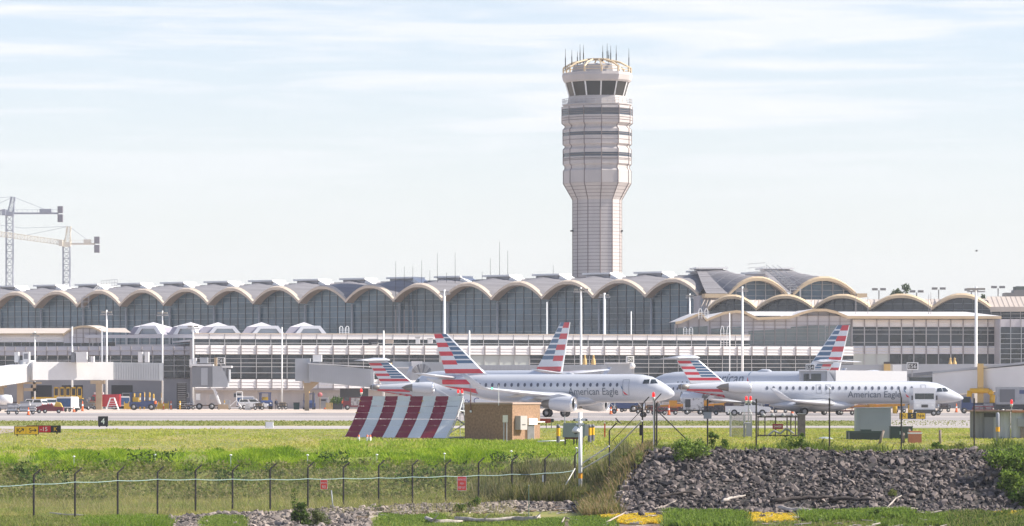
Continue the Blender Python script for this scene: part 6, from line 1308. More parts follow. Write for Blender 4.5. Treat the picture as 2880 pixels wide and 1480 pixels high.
# ================================================================== FENCES
T = thing('chain_link_fence', 'dark chain link fence with angled barbed wire arms running across the low grass', 'fence', (0, 0, 0))
LP = [(-20, 1466, 214), (95, 1462, 215), (211, 1453, 217), (331, 1449, 219.5), (443, 1447, 222), (550, 1450, 224), (654, 1444, 226), (760, 1442, 228.5), (866, 1436, 230.5), (966, 1440, 232.5), (1065, 1438, 234.5), (1160, 1436, 236), (1253, 1430, 238), (1346, 1428, 240), (1440, 1422, 241.5), (1533, 1418, 243), (1617, 1412, 245)]
P3 = []
for k, (px_, by, d) in enumerate(LP):
    p = gpx(px_, d); h = 2.42; top = p+Vector((0, 0, h)); P3.append((p, top))
    m = MB(); m.bar(p+Vector((0, 0, -.2)), top, .055, 0, 6); m.build('post', D_post, T); MB().bar(top, top+Vector((.32, .25, .30)), .042, 0, 5).build('barbed_arm', D_post, T)
for (p, tp_), (p2, t2) in zip(P3[:-1], P3[1:]): MB().face([p, p2, t2, tp_]).build('mesh_panel', M_mesh2, T)
wr = MB()
for (p, tp_), (p2, t2) in zip(P3[:-1], P3[1:]):
    for f in (.35, .65, 1): a, b = tp_+Vector((.32, .25, .30))*f, t2+Vector((.32, .25, .30))*f; wr.bar(a, b, .006, 0, 3)
wr.build('barbed_wire', D_post, T)
# pale cable sagging along it
cab = MB(); pts = []
for k, (px_, d) in enumerate(((-40, 213), (95, 215), (211, 217), (331, 219.5), (443, 222), (550, 224), (654, 226), (760, 228.5), (866, 230.5), (966, 232.5), (1065, 234.5), (1160, 236), (1253, 238), (1346, 240), (1440, 241.5), (1533, 243), (1612, 244.6))):
    yy = np.interp(px_, (-40, 211, 443, 760, 1065, 1346, 1533, 1612), (1368, 1356, 1348, 1348, 1344, 1337, 1331, 1324)); pts.append(at(px_, yy, d)-Vector((0, .12, 0)))
full = []
for a, b in zip(pts[:-1], pts[1:]):
    for k in range(4): p = a.lerp(b, k/4); p.z -= .05*math.sin(math.pi*k/4); full.append(p)
cab.path(full+[pts[-1]], .017, 0, 5); tag(cab.build('cable', mat('cable_pale', (.36, .50, .48), .5)), 'pale cable strung along the chain link fence', 'cable')
T = thing('perimeter_fence', 'tall dark post fence along the top of the rock bank', 'fence', (0, 0, 0))
RP = [(1714, 1211, 240), (1807, 1137, 234), (1841, 1128, 231.5), (1990, 1122, 231), (2127, 1122, 231), (2333, 1120, 231), (2535, 1118, 231), (2740, 1120, 233), (2950, 1120, 233)]
P3 = []
for k, (px_, ty, d) in enumerate(RP):
    p = gpx(px_, d); top = Vector((p.x, d, zat(ty, d))); P3.append((p, top)); m = MB(); m.bar(p-Vector((0, 0, .3)), top, .05, 0, 6); m.build('post', D_post, T)
    if k == 2: MB().bar(p-Vector((-.12, 0, .3)), top+Vector((.12, 0, -.1)), .05, 0, 6).build('post', D_post, T)
    if k < 3 or k == 6: a = top; b = top+(Vector((.38, .1, .42)) if k != 6 else Vector((-.1, .1, .45))); MB().bar(a, b, .03, 0, 5).build('barbed_arm', D_post, T)
for (p, tp_), (p2, t2) in zip(P3[:-1], P3[1:]): MB().face([p, p2, t2-Vector((0, 0, .3)), tp_-Vector((0, 0, .3))]).build('mesh_panel', mat('chain_mesh_thin', (.12, .12, .10), .7, alpha=.10), T)
MB().bar(at(1846, 1153, 231.4), at(1941, 1246, 231), .03, 0, 6).build('brace', D_post, T); MB().bar(at(1806, 1152, 234), at(1722, 1240, 239), .02, 0, 6).build('brace', D_post, T)
m = MB(); m.path([at(1806, 1184, 233.8), at(1720, 1272, 239.5), at(1636, 1321, 244)], .045, 0, 6); m.path([at(1713, 1255, 239.8), at(1637, 1304, 244)], .045, 0, 6); m.path([at(1617, 1318, 244.6), at(1564, 1412, 242.5)], .035, 0, 6); m.build('pale_rail', mat('rail_pale', (.74, .72, .68), .6), T)
m = MB(); m.box(xat(1803, 233.8)-.1, xat(1803, 233.8)+.06, 233.4, 233.7, zat(1225, 233.8), zat(1195, 233.8)); m.build('gate_latch', D_post, T)
beacon(1838, 1112, 0, 231.2, 'red obstruction light on a white lamp above the double fence post')
t = thing('control_box', 'grey box mounted on the fence post right of the double post', 'box', at(1990, 1178, 230.8)); MB().box(-.22, .22, -.12, .1, 0, .38).build('casing', V_gray, t); MB().box(-.24, .24, -.14, .1, .38, .42).build('lid', V_dk, t)
t = thing('fence_lamp', 'small white lamp on a thin rod above the fence post before the slim jet', 'lamp', at(2333, 1120, 231)); MB().bar((0, 0, 0), (0, 0, .52), .012).build('rod', D_post, t); MB().lathe([(.48, .02), (.54, .08), (.6, .03)], 'z', 0, 8).build('cap', S_wht, t)
# warning signs on the fence
def fsign(label, px, py, d, w_, h, lines):
    t = thing('warning_sign', label, 'sign', at(px, py, d)-Vector((0, .08, 0)), 0, 'red warning signs on the fence'); q = d/F; a, b = w_*q/2, h*q/2
    MB().box(-a, a, 0, .02, -b, b).build('plate', S_wht, t); MB().box(-a*.92, a*.92, -.006, -.002, -b*.95, b*.95).build('face', mat('warn_red', (.90, .09, .07), .5), t)
    for txt, z, hh_, wd in lines: lettering(txt, b*hh_, S_wht, t, (0, -.012, b*z), a*wd)
fsign('large red sign reading RESTRICTED AREA KEEP OUT', 1299, 1360, 236.6, 26, 40, (('RESTRICTED', .42, .26, 1.7), ('AREA', -.12, .26, .9), ('KEEP OUT', -.72, .3, 1.5)))
fsign('smaller red sign with two lines of white writing', 911, 1363, 231, 20, 27, (('RESTRICTED', .2, .3, 1.7), ('903', -.75, .6, 1.0)))
t = thing('tag_plate', 'small pale plate fixed to the chain link fence', 'plate', at(1527, 1346, 242.6)); MB().box(-.04, .04, -.01, .01, -.2, .2).build('face', S_wht, t); MB().box(-.045, .045, .012, .02, -.21, .21).build('back', V_gray, t)
t = field('pipe_stub', 'bare grey pipe leaning in front of the fence', 'pipe', 938, 226); h = zat(1380, 226)-t.location.z; MB().bar((0.0, 0, -.1), (-.12, 0, h), .035, 0, 7).build('tube', mat('pipe_grey', (.36, .38, .38), .5), t); MB().lathe([(h-.02, .045), (h+.02, .045)], 'z', 0, 8, (-.12, 0, 0), True).build('collar', V_gray, t)
t = field('stake', 'thin green stake before the fence left of the camera pole', 'stake', 1487, 214); h = zat(1366, 214)-t.location.z; MB().bar((0, 0, 0), (0, 0, h), .02, 0, 5).build('rod', mat('stake_green', (.10, .17, .12), .6), t); MB().bar((0, 0, h), (0, 0, h+.04), .03, 0, 5).build('tip', V_gray, t)
# camera pole
t = field('camera_pole', 'white camera pole with an orange band and twin cameras on top', 'camera pole', 1632, 242); b_ = t.location.z; zt = zat(1160, 242)-b_
MB().bar((0, 0, 0), (0, 0, zt), .115, 0, 12).build('mast', S_wht, t); MB().lathe([(zat(1346, 242)-b_, .122), (zat(1331, 242)-b_, .122)], 'z', 0, 12).build('orange_band', mat('band_orange', (.80, .36, .03), .5), t)
zc = zat(1183, 242)-b_
for s_ in (-1, 1): MB().box(min(s_*.02, s_*.42), max(s_*.02, s_*.42), -.3, -.12, zc-.03, zc+.13).build('camera_housing', S_wht, t); MB().box(min(s_*.3, s_*.42), max(s_*.3, s_*.42), -.34, -.3, zc-.02, zc+.08).build('lens', V_dk, t)
MB().box(-.25, .2, -.2, .1, zc-.25, zc-.15).build('bracket', S_wht, t)
zd = zat(1208, 242)-b_; MB().lathe([(zd-.2, .14), (zd-.12, .24), (zd, .22), (zd+.12, .12), (zd+.2, .03)], 'z', 0, 14, (-.26, -.1, 0), True).build('dome_camera', S_wht, t); MB().lathe([(zd-.28, .05), (zd-.2, .13)], 'z', 0, 12, (-.26, -.1, 0), True).build('dome_lens', V_dk, t)
# light stubs on the bank
for i, (px_, py, d) in enumerate(((208, 1285, 255), (436, 1280, 256), (649, 1281, 256), (865, 1281, 256), (1060, 1280, 257), (1250, 1277, 257), (1438, 1270, 258), (1621, 1261, 255))):
    t = thing('bank_light', ('leftmost', 'second', 'third', 'fourth', 'fifth', 'sixth', 'seventh', 'last')[i]+' small white capped light along the green bank, counted from the left', 'light', at(px_, py, d), 0, 'white capped lights along the bank')
    h = max(.9, t.location.z-gz(t.location.x, d)); MB().bar((0, 0, -h), (0, 0, 0), .022, 0, 6).build('stem', mat('stem_pale', (.45, .50, .45), .6), t); MB().lathe([(-.03, .04), (.0, .09), (.04, .08), (.07, .02)], 'z', 0, 10, (0, 0, 0), True).build('cap', S_wht, t)
# bird on the fence arm
t = thing('bird', 'small dark bird perched on the fence arm right of the camera pole', 'bird', at(1738, 1184, 239.6)); m = MB(); m.loft([[(u*.9+.0, .05*r*math.cos(a), .08*r*math.sin(a)-u*.8) for a in np.linspace(0, 6.283, 9)[:-1]] for u, r in ((-.12, .3), (-.06, .9), (.0, 1), (.06, .8), (.14, .25))], 0, True); m.build('body', V_dk, t); MB().prism([(.1, -.1), (.2, -.22), (.22, -.18), (.13, -.06)], -.02, .02).build('tail', V_dk, t); MB().lathe([(-.05, .01), (-.03, .04), (.02, .045), (.06, .01)], 'z', 0, 8, (-.11, 0, .13)).build('head', V_dk, t)
MB().bar(at(1714, 1211, 240), at(1736, 1190, 239.7), .02, 0, 5).build('barbed_arm', D_post, bpy.data.objects['perimeter_fence'])
d = 900; t = thing('bird', 'tiny dark bird flying in the sky at right', 'bird', at(2746, 706, 500)); m = MB(); m.loft([[(u, .06*r*math.cos(a), .08*r*math.sin(a)) for a in np.linspace(0, 6.283, 8)[:-1]] for u, r in ((-.2, .2), (0, 1), (.2, .3))], 0, True); m.build('body', V_dk, t); MB().face([(-.08, -.05, .02), (.1, -.05, .02), (.05, -.5, .15)]).build('bird_wing', V_dk, t); MB().face([(-.08, .05, .02), (.1, .05, .02), (.05, .5, .15)]).build('bird_wing', V_dk, t)
# ================================================================== ROCKS, WOOD, VEGETATION
def rock_mesh(i, n=13):
    rs = random.Random(100+i); bm = bmesh.new(); sx_, sy_, sz_ = rs.uniform(.75, 1.25), rs.uniform(.6, 1), rs.uniform(.4, .75)
    for k in range(n):
        v = Vector((rs.gauss(0, 1), rs.gauss(0, 1), rs.gauss(0, 1))).normalized()*rs.uniform(.8, 1.0); bm.verts.new((v.x*sx_*.5, v.y*sy_*.5, v.z*sz_*.5))
    r = bmesh.ops.convex_hull(bm, input=bm.verts[:]); bmesh.ops.delete(bm, geom=list({e for e in r['geom_interior']+r['geom_unused'] if isinstance(e, bmesh.types.BMVert)}), context='VERTS')
    me = bpy.data.meshes.new('boulder'); bm.to_mesh(me); bm.free(); return me
M_rock = mat('rock', (.019, .018, .020), .85, col2=(.23, .19, .175), isl=True, spec=.3)
M_rockp = mat('rock_pale', (.06, .053, .05), .85, col2=(.36, .30, .26), isl=True, spec=.3)
ROCKS = [rock_mesh(i) for i in range(16)]
RV = []
for r_ in ROCKS:
    r_.materials.append(M_rock); v = np.empty(len(r_.vertices)*3); r_.vertices.foreach_get('co', v); RV.append((v.reshape(-1, 3), [tuple(p.vertices) for p in r_.polygons]))
ROCKP = []
for r_ in ROCKS: c = r_.copy(); c.materials.clear(); c.materials.append(M_rockp); ROCKP.append(c)
def rock_set(spots, stuff_name, m_, meshes, nbig, label, group):
    """spots: (x, y, z, size, (rx, ry, rz)); the largest become objects, the rest one stuff mesh"""
    spots = sorted(spots, key=lambda s: -s[3]/s[1]); V, Fc, o = [], [], 0
    for i, (x, y, z, sz, e) in enumerate(spots):
        k = i % len(RV)
        if i < nbig:
            b_ = link('boulder', meshes[k], None, (x, y, z)); b_.scale = (sz, sz, sz); b_.rotation_euler = e; tag(b_, label, 'rock', group)
        else:
            from mathutils import Euler
            Mx = np.array(Euler(e).to_matrix()); v = RV[k][0]*sz @ Mx.T+(x, y, z); V.append(v); Fc += [tuple(q+o for q in f) for f in RV[k][1]]; o += len(v)
    me = bpy.data.meshes.new(stuff_name); me.from_pydata(np.concatenate(V).tolist(), [], Fc); me.materials.append(m_); tag(link(stuff_name, me), kind='stuff')
def rnd_e(f=.5): return (random.gauss(0, f), random.gauss(0, f), random.uniform(0, 6.28))
spots = []
tries = 0
while len(spots) < 9500 and tries < 80000:
    tries += 1; px_ = random.uniform(1690, 3000); d = random.uniform(213.5, 229.6); u = (d-213.5)/16
    lo = 1700+max(0, (d-219))*16 if d < 225 else 1796+(d-225)*18
    lo = 1745-28*math.sin(u*3)+max(0, d-222)*9
    if px_ < lo+random.gauss(0, 12): continue
    if d < 217.2 and px_ < 1900 and random.random() < .6: continue
    x = xat(px_, d); sz = .16+.22*random.random()**1.4+(.38*random.random() if random.random() < .09 else 0)
    if d > 227 or d < 216: sz *= .8
    spots.append((x, d, gz(x, d)+sz*.08+random.uniform(-.05, .09), sz*1.25, rnd_e(.55)))
bed = MB(); bd = np.arange(213, 229.7, .8); bp = np.linspace(1730, 3000, 50)
for d0, d1 in zip(bd[:-1], bd[1:]):
    for p0, p1 in zip(bp[:-1], bp[1:]): bed.face([(xat(p, d), d, gz(xat(p, d), d)+.03) for p, d in ((p0, d0), (p1, d0), (p1, d1), (p0, d1))])
tag(bed.build('rock_bed', mat('rock_bed', (.045, .04, .038), .95, var=.5, vscale=3)), kind='structure')
rock_set(spots, 'rock_bank', M_rock, ROCKS, 215, 'large dark boulder lying on the rock bank at right', 'large boulders of the rock bank')
spots = []
SHORE = ((330, 212.5), (480, 216), (560, 219.5), (800, 225.5), (1000, 230), (1250, 235), (1440, 238), (1600, 239), (1700, 235), (1760, 229))
def shore_d(px_): return np.interp(px_, [a for a, b in SHORE], [b for a, b in SHORE])
for k in range(9500):
    px_ = random.uniform(330, 1765); tp_ = shore_d(px_)+random.gauss(0, .7); d = tp_-random.random()**1.2*(tp_-203 if px_ < 1040 else 9)
    if d < 203.5 or (790 < px_ < 930 and d > 214 and random.random() < .3) or (1060 < px_ < 1300 and d < tp_-4 and random.random() < .6): continue
    x = xat(px_, d); sz = .17+.18*random.random()+(.25*random.random() if random.random() < .1 else 0); spots.append((x, d, gz(x, d)+sz*.1+max(0, .16-abs(tp_-3-d)*.05), sz*1.3, rnd_e(.4)))
for k in range(120):
    px_ = random.uniform(2380, 2800); d = random.uniform(203, 205.6); x = xat(px_, d); sz = random.uniform(.2, .5); spots.append((x, d, gz(x, d)+.05, sz*1.2, rnd_e(.3)))
rock_set(spots, 'shore_rocks', M_rockp, ROCKP, 80, 'pale angular rock in the shore strip below the chain link fence', 'pale rocks of the shore strip')
# driftwood
M_drift = mat('driftwood', (.50, .42, .36), .8, var=.4, vscale=5, stretch=(1, 1, 1)); M_driftd = mat('dark_log', (.075, .06, .055), .9, var=.4, vscale=5); M_driftp = mat('bleached_wood', (.58, .51, .45), .8, var=.4, vscale=4)
def log(label, pts, r, m_, branch=None, name='driftwood'):
    P = []
    for px_, py in pts:
        d = None
        for q in np.arange(202, 232, .1):
            if YH+(H-gz(xat(px_, q), q))/q*F < py: d = q; break
        d = d or 212; P.append(at(px_, py, d)+Vector((0, -.15, r*.6+(.3 if py < 1432 else .14))))
    t = thing(name, label, 'driftwood', P[0]); n_ = len(P); N = 9; rings = []
    full = []
    for a, b in zip(P[:-1], P[1:]): full += [a.lerp(b, k/4) for k in range(4)]
    full.append(P[-1]); dr_ = (P[-1]-P[0]).normalized(); up = Vector((0, 0, 1)); sd = dr_.cross(up).normalized(); up2 = sd.cross(dr_)
    for k, p in enumerate(full):
        f = k/(len(full)-1); rr = r*(1-.45*f)*random.uniform(.85, 1.12)*(.6 if k in (0, len(full)-1) else 1); o = p-P[0]+Vector((0, 0, random.uniform(-.3, .3)*r))
        rings.append([o+sd*rr*math.cos(a)*random.uniform(.9, 1.1)+up2*rr*math.sin(a)*random.uniform(.9, 1.1) for a in np.linspace(0, 6.283, N+1)[:-1]])
    m = MB(); m.loft(rings, 0, True); m.build('trunk', m_, t)
    o = full[len(full)//2]-P[0]; m = MB(); m.bar(o, o+Vector((r*2.5, -.1, r*2.6)), r*.3, 0, 6, r*.1); m.build('branch_stub', m_, t)
for args in (('bleached log with a forked end in the bottom middle of the shore', ((1198, 1470), (1216, 1477), (1300, 1478)), .14, M_driftp), ('long thick pale log along the bottom edge right of centre', ((1280, 1471), (1360, 1474), (1520, 1468)), .13, M_driftp), ('short pale log with a knobbly end beside the long bottom log', ((1440, 1472), (1505, 1470), (1518, 1462)), .13, M_driftp),
             ('thin pale leaning branch rising from the yellow ground cover', ((1702, 1480), (1760, 1450), (1775, 1449)), .05, M_drift), ('forked grey branch at the bottom right of the pale logs', ((1580, 1480), (1588, 1464), (1640, 1477)), .05, M_drift), ('white squared beam end in the yellow ground cover', ((2190, 1441), (2240, 1447), (2302, 1452)), .16, M_driftp),
             ('long dark log lying along the foot of the rock bank, left one', ((2165, 1429), (2250, 1421), (2340, 1416)), .14, M_driftd), ('long dark log along the foot of the rock bank, right one', ((2330, 1424), (2390, 1422), (2460, 1426)), .14, M_driftd), ('slanted pale log at the foot of the rock bank', ((2030, 1429), (2060, 1418), (2096, 1412)), .10, M_driftp),
             ('dark split log on the shore strip below the camera pole', ((1620, 1440), (1670, 1441), (1712, 1448)), .14, M_driftd), ('pair of grey sticks crossing at the foot of the rock bank', ((1850, 1418), (1890, 1408), (1960, 1400)), .09, M_driftd), ('pale thin stick lying right of the dark logs', ((2495, 1435), (2520, 1418), (2535, 1411)), .05, M_driftp), ('long pale plank low on the right shore', ((2450, 1444), (2520, 1440), (2580, 1440)), .09, M_drift),
             ('thin bleached stick in the mud below the camera pole', ((1840, 1449), (1880, 1452), (1890, 1450)), .07, M_driftp), ('short grey stick near the yellow ground cover', ((1840, 1440), (1870, 1432), (1900, 1426)), .05, M_drift), ('weathered log at the far left shore below the fence', ((140, 1452), (180, 1456), (250, 1458)), .06, M_driftp)): log(*args)
# ---- blades and leaves
def leafmat(name, c, rough):
    new = name not in MATS; m = mat(name, c, rough, spec=.15)
    if new:                                   # thin leaves let some sunlight through
        n, l = m.node_tree.nodes, m.node_tree.links; tr = n.new('ShaderNodeBsdfTranslucent'); tr.inputs[0].default_value = (min(1, c[0]*1.25), min(1, c[1]*1.3), c[2]*.8, 1); mx = n.new('ShaderNodeMixShader'); mx.inputs[0].default_value = .4
        l.new(n['Principled BSDF'].outputs[0], mx.inputs[1]); l.new(tr.outputs[0], mx.inputs[2]); l.new(mx.outputs[0], n['Material Output'].inputs['Surface'])
    return m
def mats3(pre, cols, rough=.75): return [leafmat(f'{pre}_{i}', c, rough) for i, c in enumerate(cols)]
G_field = mats3('field_grass', ((.31, .36, .065), (.38, .40, .085), (.42, .41, .11), (.47, .41, .15)))
G_bright = mats3('bright_weed', ((.10, .18, .02), (.20, .31, .025), (.28, .39, .03), (.36, .43, .06)))
G_olive = mats3('olive_weed', ((.18, .22, .06), (.11, .14, .04), (.26, .27, .10), (.31, .27, .14)))
G_low = mats3('low_grass', ((.22, .27, .07), (.29, .32, .09), (.35, .34, .12), (.41, .36, .16)))
G_reed = mats3('reed', ((.16, .18, .065), (.23, .21, .11), (.09, .11, .04), (.28, .24, .14)))
G_marsh = mats3('marsh_grass', ((.19, .28, .05), (.13, .21, .04), (.27, .34, .08), (.08, .12, .03)))
G_yel = mats3('yellow_cover', ((.72, .50, .06), (.78, .60, .12), (.50, .42, .06)))
G_bush = mats3('bush_leaf', ((.085, .15, .03), (.045, .085, .02), (.15, .22, .05), (.03, .05, .015)))
def blades(name, x, y, h, mats, width=.05, lean=.35, z=None, by=None, mixr=.22):
    n = len(x); z = ground_z(x, y)-.03 if z is None else z; a = RNG.uniform(0, 6.283, n); hh = h*RNG.uniform(.55, 1.35, n)
    lx, ly = RNG.normal(0, lean, n)*hh, RNG.normal(0, lean, n)*hh; wx, wy = np.cos(a)*width, np.sin(a)*width
    v = np.stack([np.stack([x-wx, y-wy, z], 1), np.stack([x+wx, y+wy, z], 1), np.stack([x+lx+wx*.25, y+ly+wy*.25, z+hh], 1), np.stack([x+lx-wx*.25, y+ly-wy*.25, z+hh*.97], 1)], 1)
    return tag(link(name, quads(name, v.reshape(-1, 3), mats, 4, None if by is None else np.clip(((by*.22+.5)+RNG.normal(0, mixr, n))*len(mats), 0, len(mats)-1).astype(int))), kind='stuff')
def scatter(n, p0, p1, d0, d1): d = RNG.uniform(d0, d1, n); px_ = RNG.uniform(p0, p1, n); return px_, d, (px_-1440)/F*d
def patchy(x, y, sx_, sy_, ph=0): return (np.sin(x*sx_+ph)*np.cos(y*sy_+ph*1.7)+np.sin(x*sx_*2.3+1.1+ph)*np.sin(y*sy_*1.9+.4)*.6+np.sin(x*sx_*5.1+y*sy_+2.2)*.35)
# field behind the bank
px_, d, x = scatter(85000, -40, 2930, 229, 318); k = (d > np.where(px_ > 1720, 229, 262)); px_, d, x = px_[k], d[k], x[k]
blades('field_grass', x, d, .09+.06*np.clip(patchy(x, d, .3, .09), 0, 1.4), G_field, .06, .8, None, patchy(x, d, .13, .16, 1)+.5*patchy(x, d, .6, .3, 2), .16)
px_, d, x = scatter(9000, -40, 2930, 352, 418); blades('verge_grass', x, d, np.full(len(x), .10), mats3('verge', ((.20, .225, .05), (.26, .25, .08), (.15, .19, .04))), .09, .5)
# bright weeds on the bank top, clumped
px_, d, x = scatter(120000, -40, 1640, 254, 274); pt = patchy(x, d, .55, .2, .6); k = RNG.random(len(x)) < np.clip(.55+.5*pt-(np.clip(px_-1200, 0, 500)/900)-np.clip(d-264, 0, 9)/9, .04, 1); px_, d, x, pt = px_[k], d[k], x[k], pt[k]
blades('bright_weeds', x, d, .26+.2*np.clip(pt, 0, 1.5)-.016*np.clip(d-261, 0, 11), G_bright, .035, .55, None, patchy(x, d, .9, .5, 2.2)+.6*patchy(x, d, 3.1, 1.2), .2)
px_, d, x = scatter(24000, 900, 1640, 262, 290); k = RNG.random(len(x)) < .6+.4*patchy(x, d, .4, .1, 2); blades('bright_grass', x[k], d[k], np.full(k.sum(), .2), mats3('bright_grass', ((.27, .37, .04), (.33, .38, .08), (.19, .28, .035))), .06, .5)
# dark scrub on the bank face
px_, d, x = scatter(52000, -40, 1680, 242.5, 256.5); pt = patchy(x, d, .7, .4, 1.7); zz = ground_z(x, d)+RNG.uniform(0, .5, len(x))*np.clip(.6+.5*pt, .1, 1.4)
k = RNG.random(len(x)) < np.clip(.7+.3*pt, 0, 1); tag(link('bank_scrub', leafy('bank_scrub', np.column_stack([x[k], d[k], zz[k]]), G_olive, .17, .2, 1.1)), kind='stuff')
px_, d, x = scatter(12000, -40, 1500, 247, 257.5); k = patchy(x, d, .5, .5, 4) > .7; zz = ground_z(x, d)+RNG.uniform(0, .9, len(x)); tag(link('dark_scrub', leafy('dark_scrub', np.column_stack([x[k], d[k], zz[k]]), G_bush, .2, .1, 1.1)), kind='stuff')
# low grass between fence and bank
px_, d, x = scatter(110000, -40, 1480, 213.5, 247); k = (px_ < 330) | (d > shore_d(px_)-.3); px_, d, x = px_[k], d[k], x[k]; blades('low_grass', x, d, .15+.10*np.clip(patchy(x, d, .5, .2, 3), 0, 1.4), G_low, .03, .6, None, patchy(x, d, .25, .3, 3)+.6*patchy(x, d, 1.1, .6), .2)
px_, d, x = scatter(5000, -40, 1450, 222, 246); blades('seed_stalks', x, d, np.full(len(x), .55), mats3('seed_stalk', ((.36, .31, .17), (.28, .27, .12))), .015, .4)
# tall reeds and dry weeds right of the last sign
px_, d, x = scatter(30000, 1320, 1760, 238, 252); k = (RNG.random(len(x)) < np.clip((px_-1320)/160, 0, 1)); blades('reeds', x[k], d[k], .75+.35*patchy(x[k], d[k], .8, .5), G_reed, .03, .22)
px_, d, x = scatter(16000, 1640, 1840, 215.5, 236); k = px_ < 1745-28*np.sin((d-213.5)/16*3)+np.clip(d-222, 0, 9)*9+RNG.normal(0, 14, len(x)); blades('dry_weeds', x[k], d[k], np.full(k.sum(), .55), mats3('dry_weed', ((.19, .17, .08), (.28, .21, .13), (.13, .15, .05), (.34, .25, .16))), .035, .35)
# berm crest weeds
px_, d, x = scatter(9000, 1760, 2930, 228.6, 234); k = RNG.random(len(x)) < .45+.5*patchy(x, d, .7, .3, 5); blades('crest_weeds', x[k], d[k], .3+.2*np.clip(patchy(x[k], d[k], 1.1, .3, 5), 0, 1.4), mats3('crest_weed', ((.13, .19, .035), (.20, .22, .07), (.08, .12, .03))), .035, .4)
# ground cover along the shore
def zone(name, n, p0, p1, y0, y1, h, mats, width=.035, lean=.4, edge=26, wob=4.5, dm=None):
    if 900 < p0 and p1 < 1550: n *= 2
    """blades where their feet fall between two picture rows"""
    px_, d, x = scatter(n, p0, p1, 201, 216 if p1 > 1550 or p0 < 900 else 234); yy = YH+(H-ground_z(x, d))/d*F; w_ = patchy(x, d, 1.7, .8, p0)*wob; e = RNG.normal(0, edge*.5, n)
    k = (yy > y0+w_) & (yy < y1+w_) & (px_+e > p0+edge) & (px_+e < p1-edge) & (RNG.random(n) < np.clip(.62+.75*patchy(x, d, 2.6, 1.4, p0*.7), .05, 1)); return blades(name, x[k], d[k], np.full(k.sum(), h), mats, width, lean)
zone('marsh_grass', 40000, 1600, 1740, 1462, 1500, .24, G_marsh); zone('marsh_grass', 80000, 1860, 2110, 1440, 1492, .36, G_marsh); zone('marsh_grass', 110000, 2240, 2580, 1436, 1468, .34, G_marsh); zone('marsh_grass', 40000, 1480, 1590, 1468, 1500, .2, G_marsh)
zone('marsh_grass', 50000, 2440, 2760, 1450, 1484, .22, G_marsh+G_olive[:2]); zone('marsh_grass', 40000, 2000, 2480, 1470, 1500, .16, G_olive+G_marsh[:1])
zone('yellow_groundcover', 110000, 1650, 1890, 1450, 1474, .15, G_yel, .06, .6, 20, 1.5); zone('yellow_groundcover', 130000, 2050, 2240, 1438, 1470, .16, G_yel, .06, .6, 16, 2); zone('yellow_groundcover', 130000, 2770, 2930, 1436, 1462, .2, G_yel, .06, .6, 16, 2)
zone('yellow_green_weed', 30000, 1680, 1800, 1412, 1434, .2, mats3('yellow_green', ((.36, .40, .05), (.28, .33, .05))), .04, .5); zone('shore_weeds', 50000, -60, 330, 1466, 1500, .30, G_olive+G_low[:2]); zone('shore_weeds', 50000, 220, 490, 1468, 1500, .34, G_bright[:2]+G_marsh[:2]+G_low[:2])
zone('shore_weeds', 40000, 560, 700, 1462, 1500, .26, G_marsh+G_low[:2]); zone('shore_weeds', 50000, 1060, 1260, 1454, 1474, .2, G_marsh+G_low[:1]); zone('shore_weeds', 40000, 1040, 1540, 1466, 1500, .16, G_marsh+G_low[:2]); zone('shore_weeds', 40000, 1250, 1500, 1456, 1467, .18, G_olive+G_low[:1]); zone('shore_weeds', 50000, 2660, 2930, 1452, 1500, .34, G_bush+G_olive)
# ---- single shrubs
def shrub(label, px0, d, w_, h, dep, n, size, mats, name='shrub', lobes=7, seed=1, stem=True, ybase=None):
    rs = np.random.default_rng(seed); x = xat(px0, d); t = thing(name, label, 'bush', (x, d, gz(x, d)))
    L = np.column_stack([rs.uniform(-.5, .5, lobes)*w_*.75, rs.uniform(-.5, .5, lobes)*dep*.75, rs.uniform(.15, .85, lobes)*h]); L[0] = (0, 0, h*.45)
    rad = rs.uniform(.5, 1, lobes)*min(w_, h*1.3)*.34; per = n//lobes; P = []
    for c, r in zip(L, rad):
        v = rs.normal(size=(per, 3)); v /= np.linalg.norm(v, axis=1)[:, None]; P.append(c+v*r*rs.uniform(.35, 1.1, per)[:, None]*(1, 1, .85))
    P = np.concatenate(P); P[:, 2] = np.maximum(P[:, 2], .02+ground_z(P[:, 0]+x, P[:, 1]+d)-gz(x, d)); link('foliage', leafy('foliage', P, mats, size, .1, 1.1), t)
    if stem:
        m = MB()
        for c in L: m.bar((0, 0, -.1), tuple(c*.9), .03, 0, 5, .01)
        m.build('stem', mat('twig', (.10, .07, .05), .9), t)
    return t
shrub('dark leafy shrub with a tall sprig at the bottom left shore', 845, 207, 1.0, 1.25, .8, 1500, .10, G_bush, lobes=9, seed=3); shrub('grey green low shrub right of the tall sprig shrub', 893, 207.5, 1.2, .85, .8, 1100, .09, mats3('grey_leaf', ((.12, .15, .06), (.07, .09, .035), (.20, .22, .11))), lobes=8, seed=4)
m = MB(); o = bpy.data.objects['shrub']; m.bar((-.3, 0, .5), (-.32, 0, 1.85), .02, 0, 5, .008); m.build('stem', MATS['twig'], o); link('foliage', leafy('foliage', np.column_stack([RNG.normal(-.31, .08, 160), RNG.normal(0, .08, 160), RNG.uniform(.9, 1.95, 160)]), G_bush[:3], .09, .4), o)
shrub('bright green leafy bush growing out of the rock bank', 1945, 226.6, 1.9, 1.15, 1.0, 2200, .12, mats3('alder_leaf', ((.22, .32, .07), (.13, .21, .045), (.32, .40, .11), (.07, .11, .03))), lobes=12, seed=5); shrub('small upright green bush above the bright bush on the crest', 2003, 230, .6, 1.1, .5, 500, .11, G_bush[:3], lobes=5, seed=6)
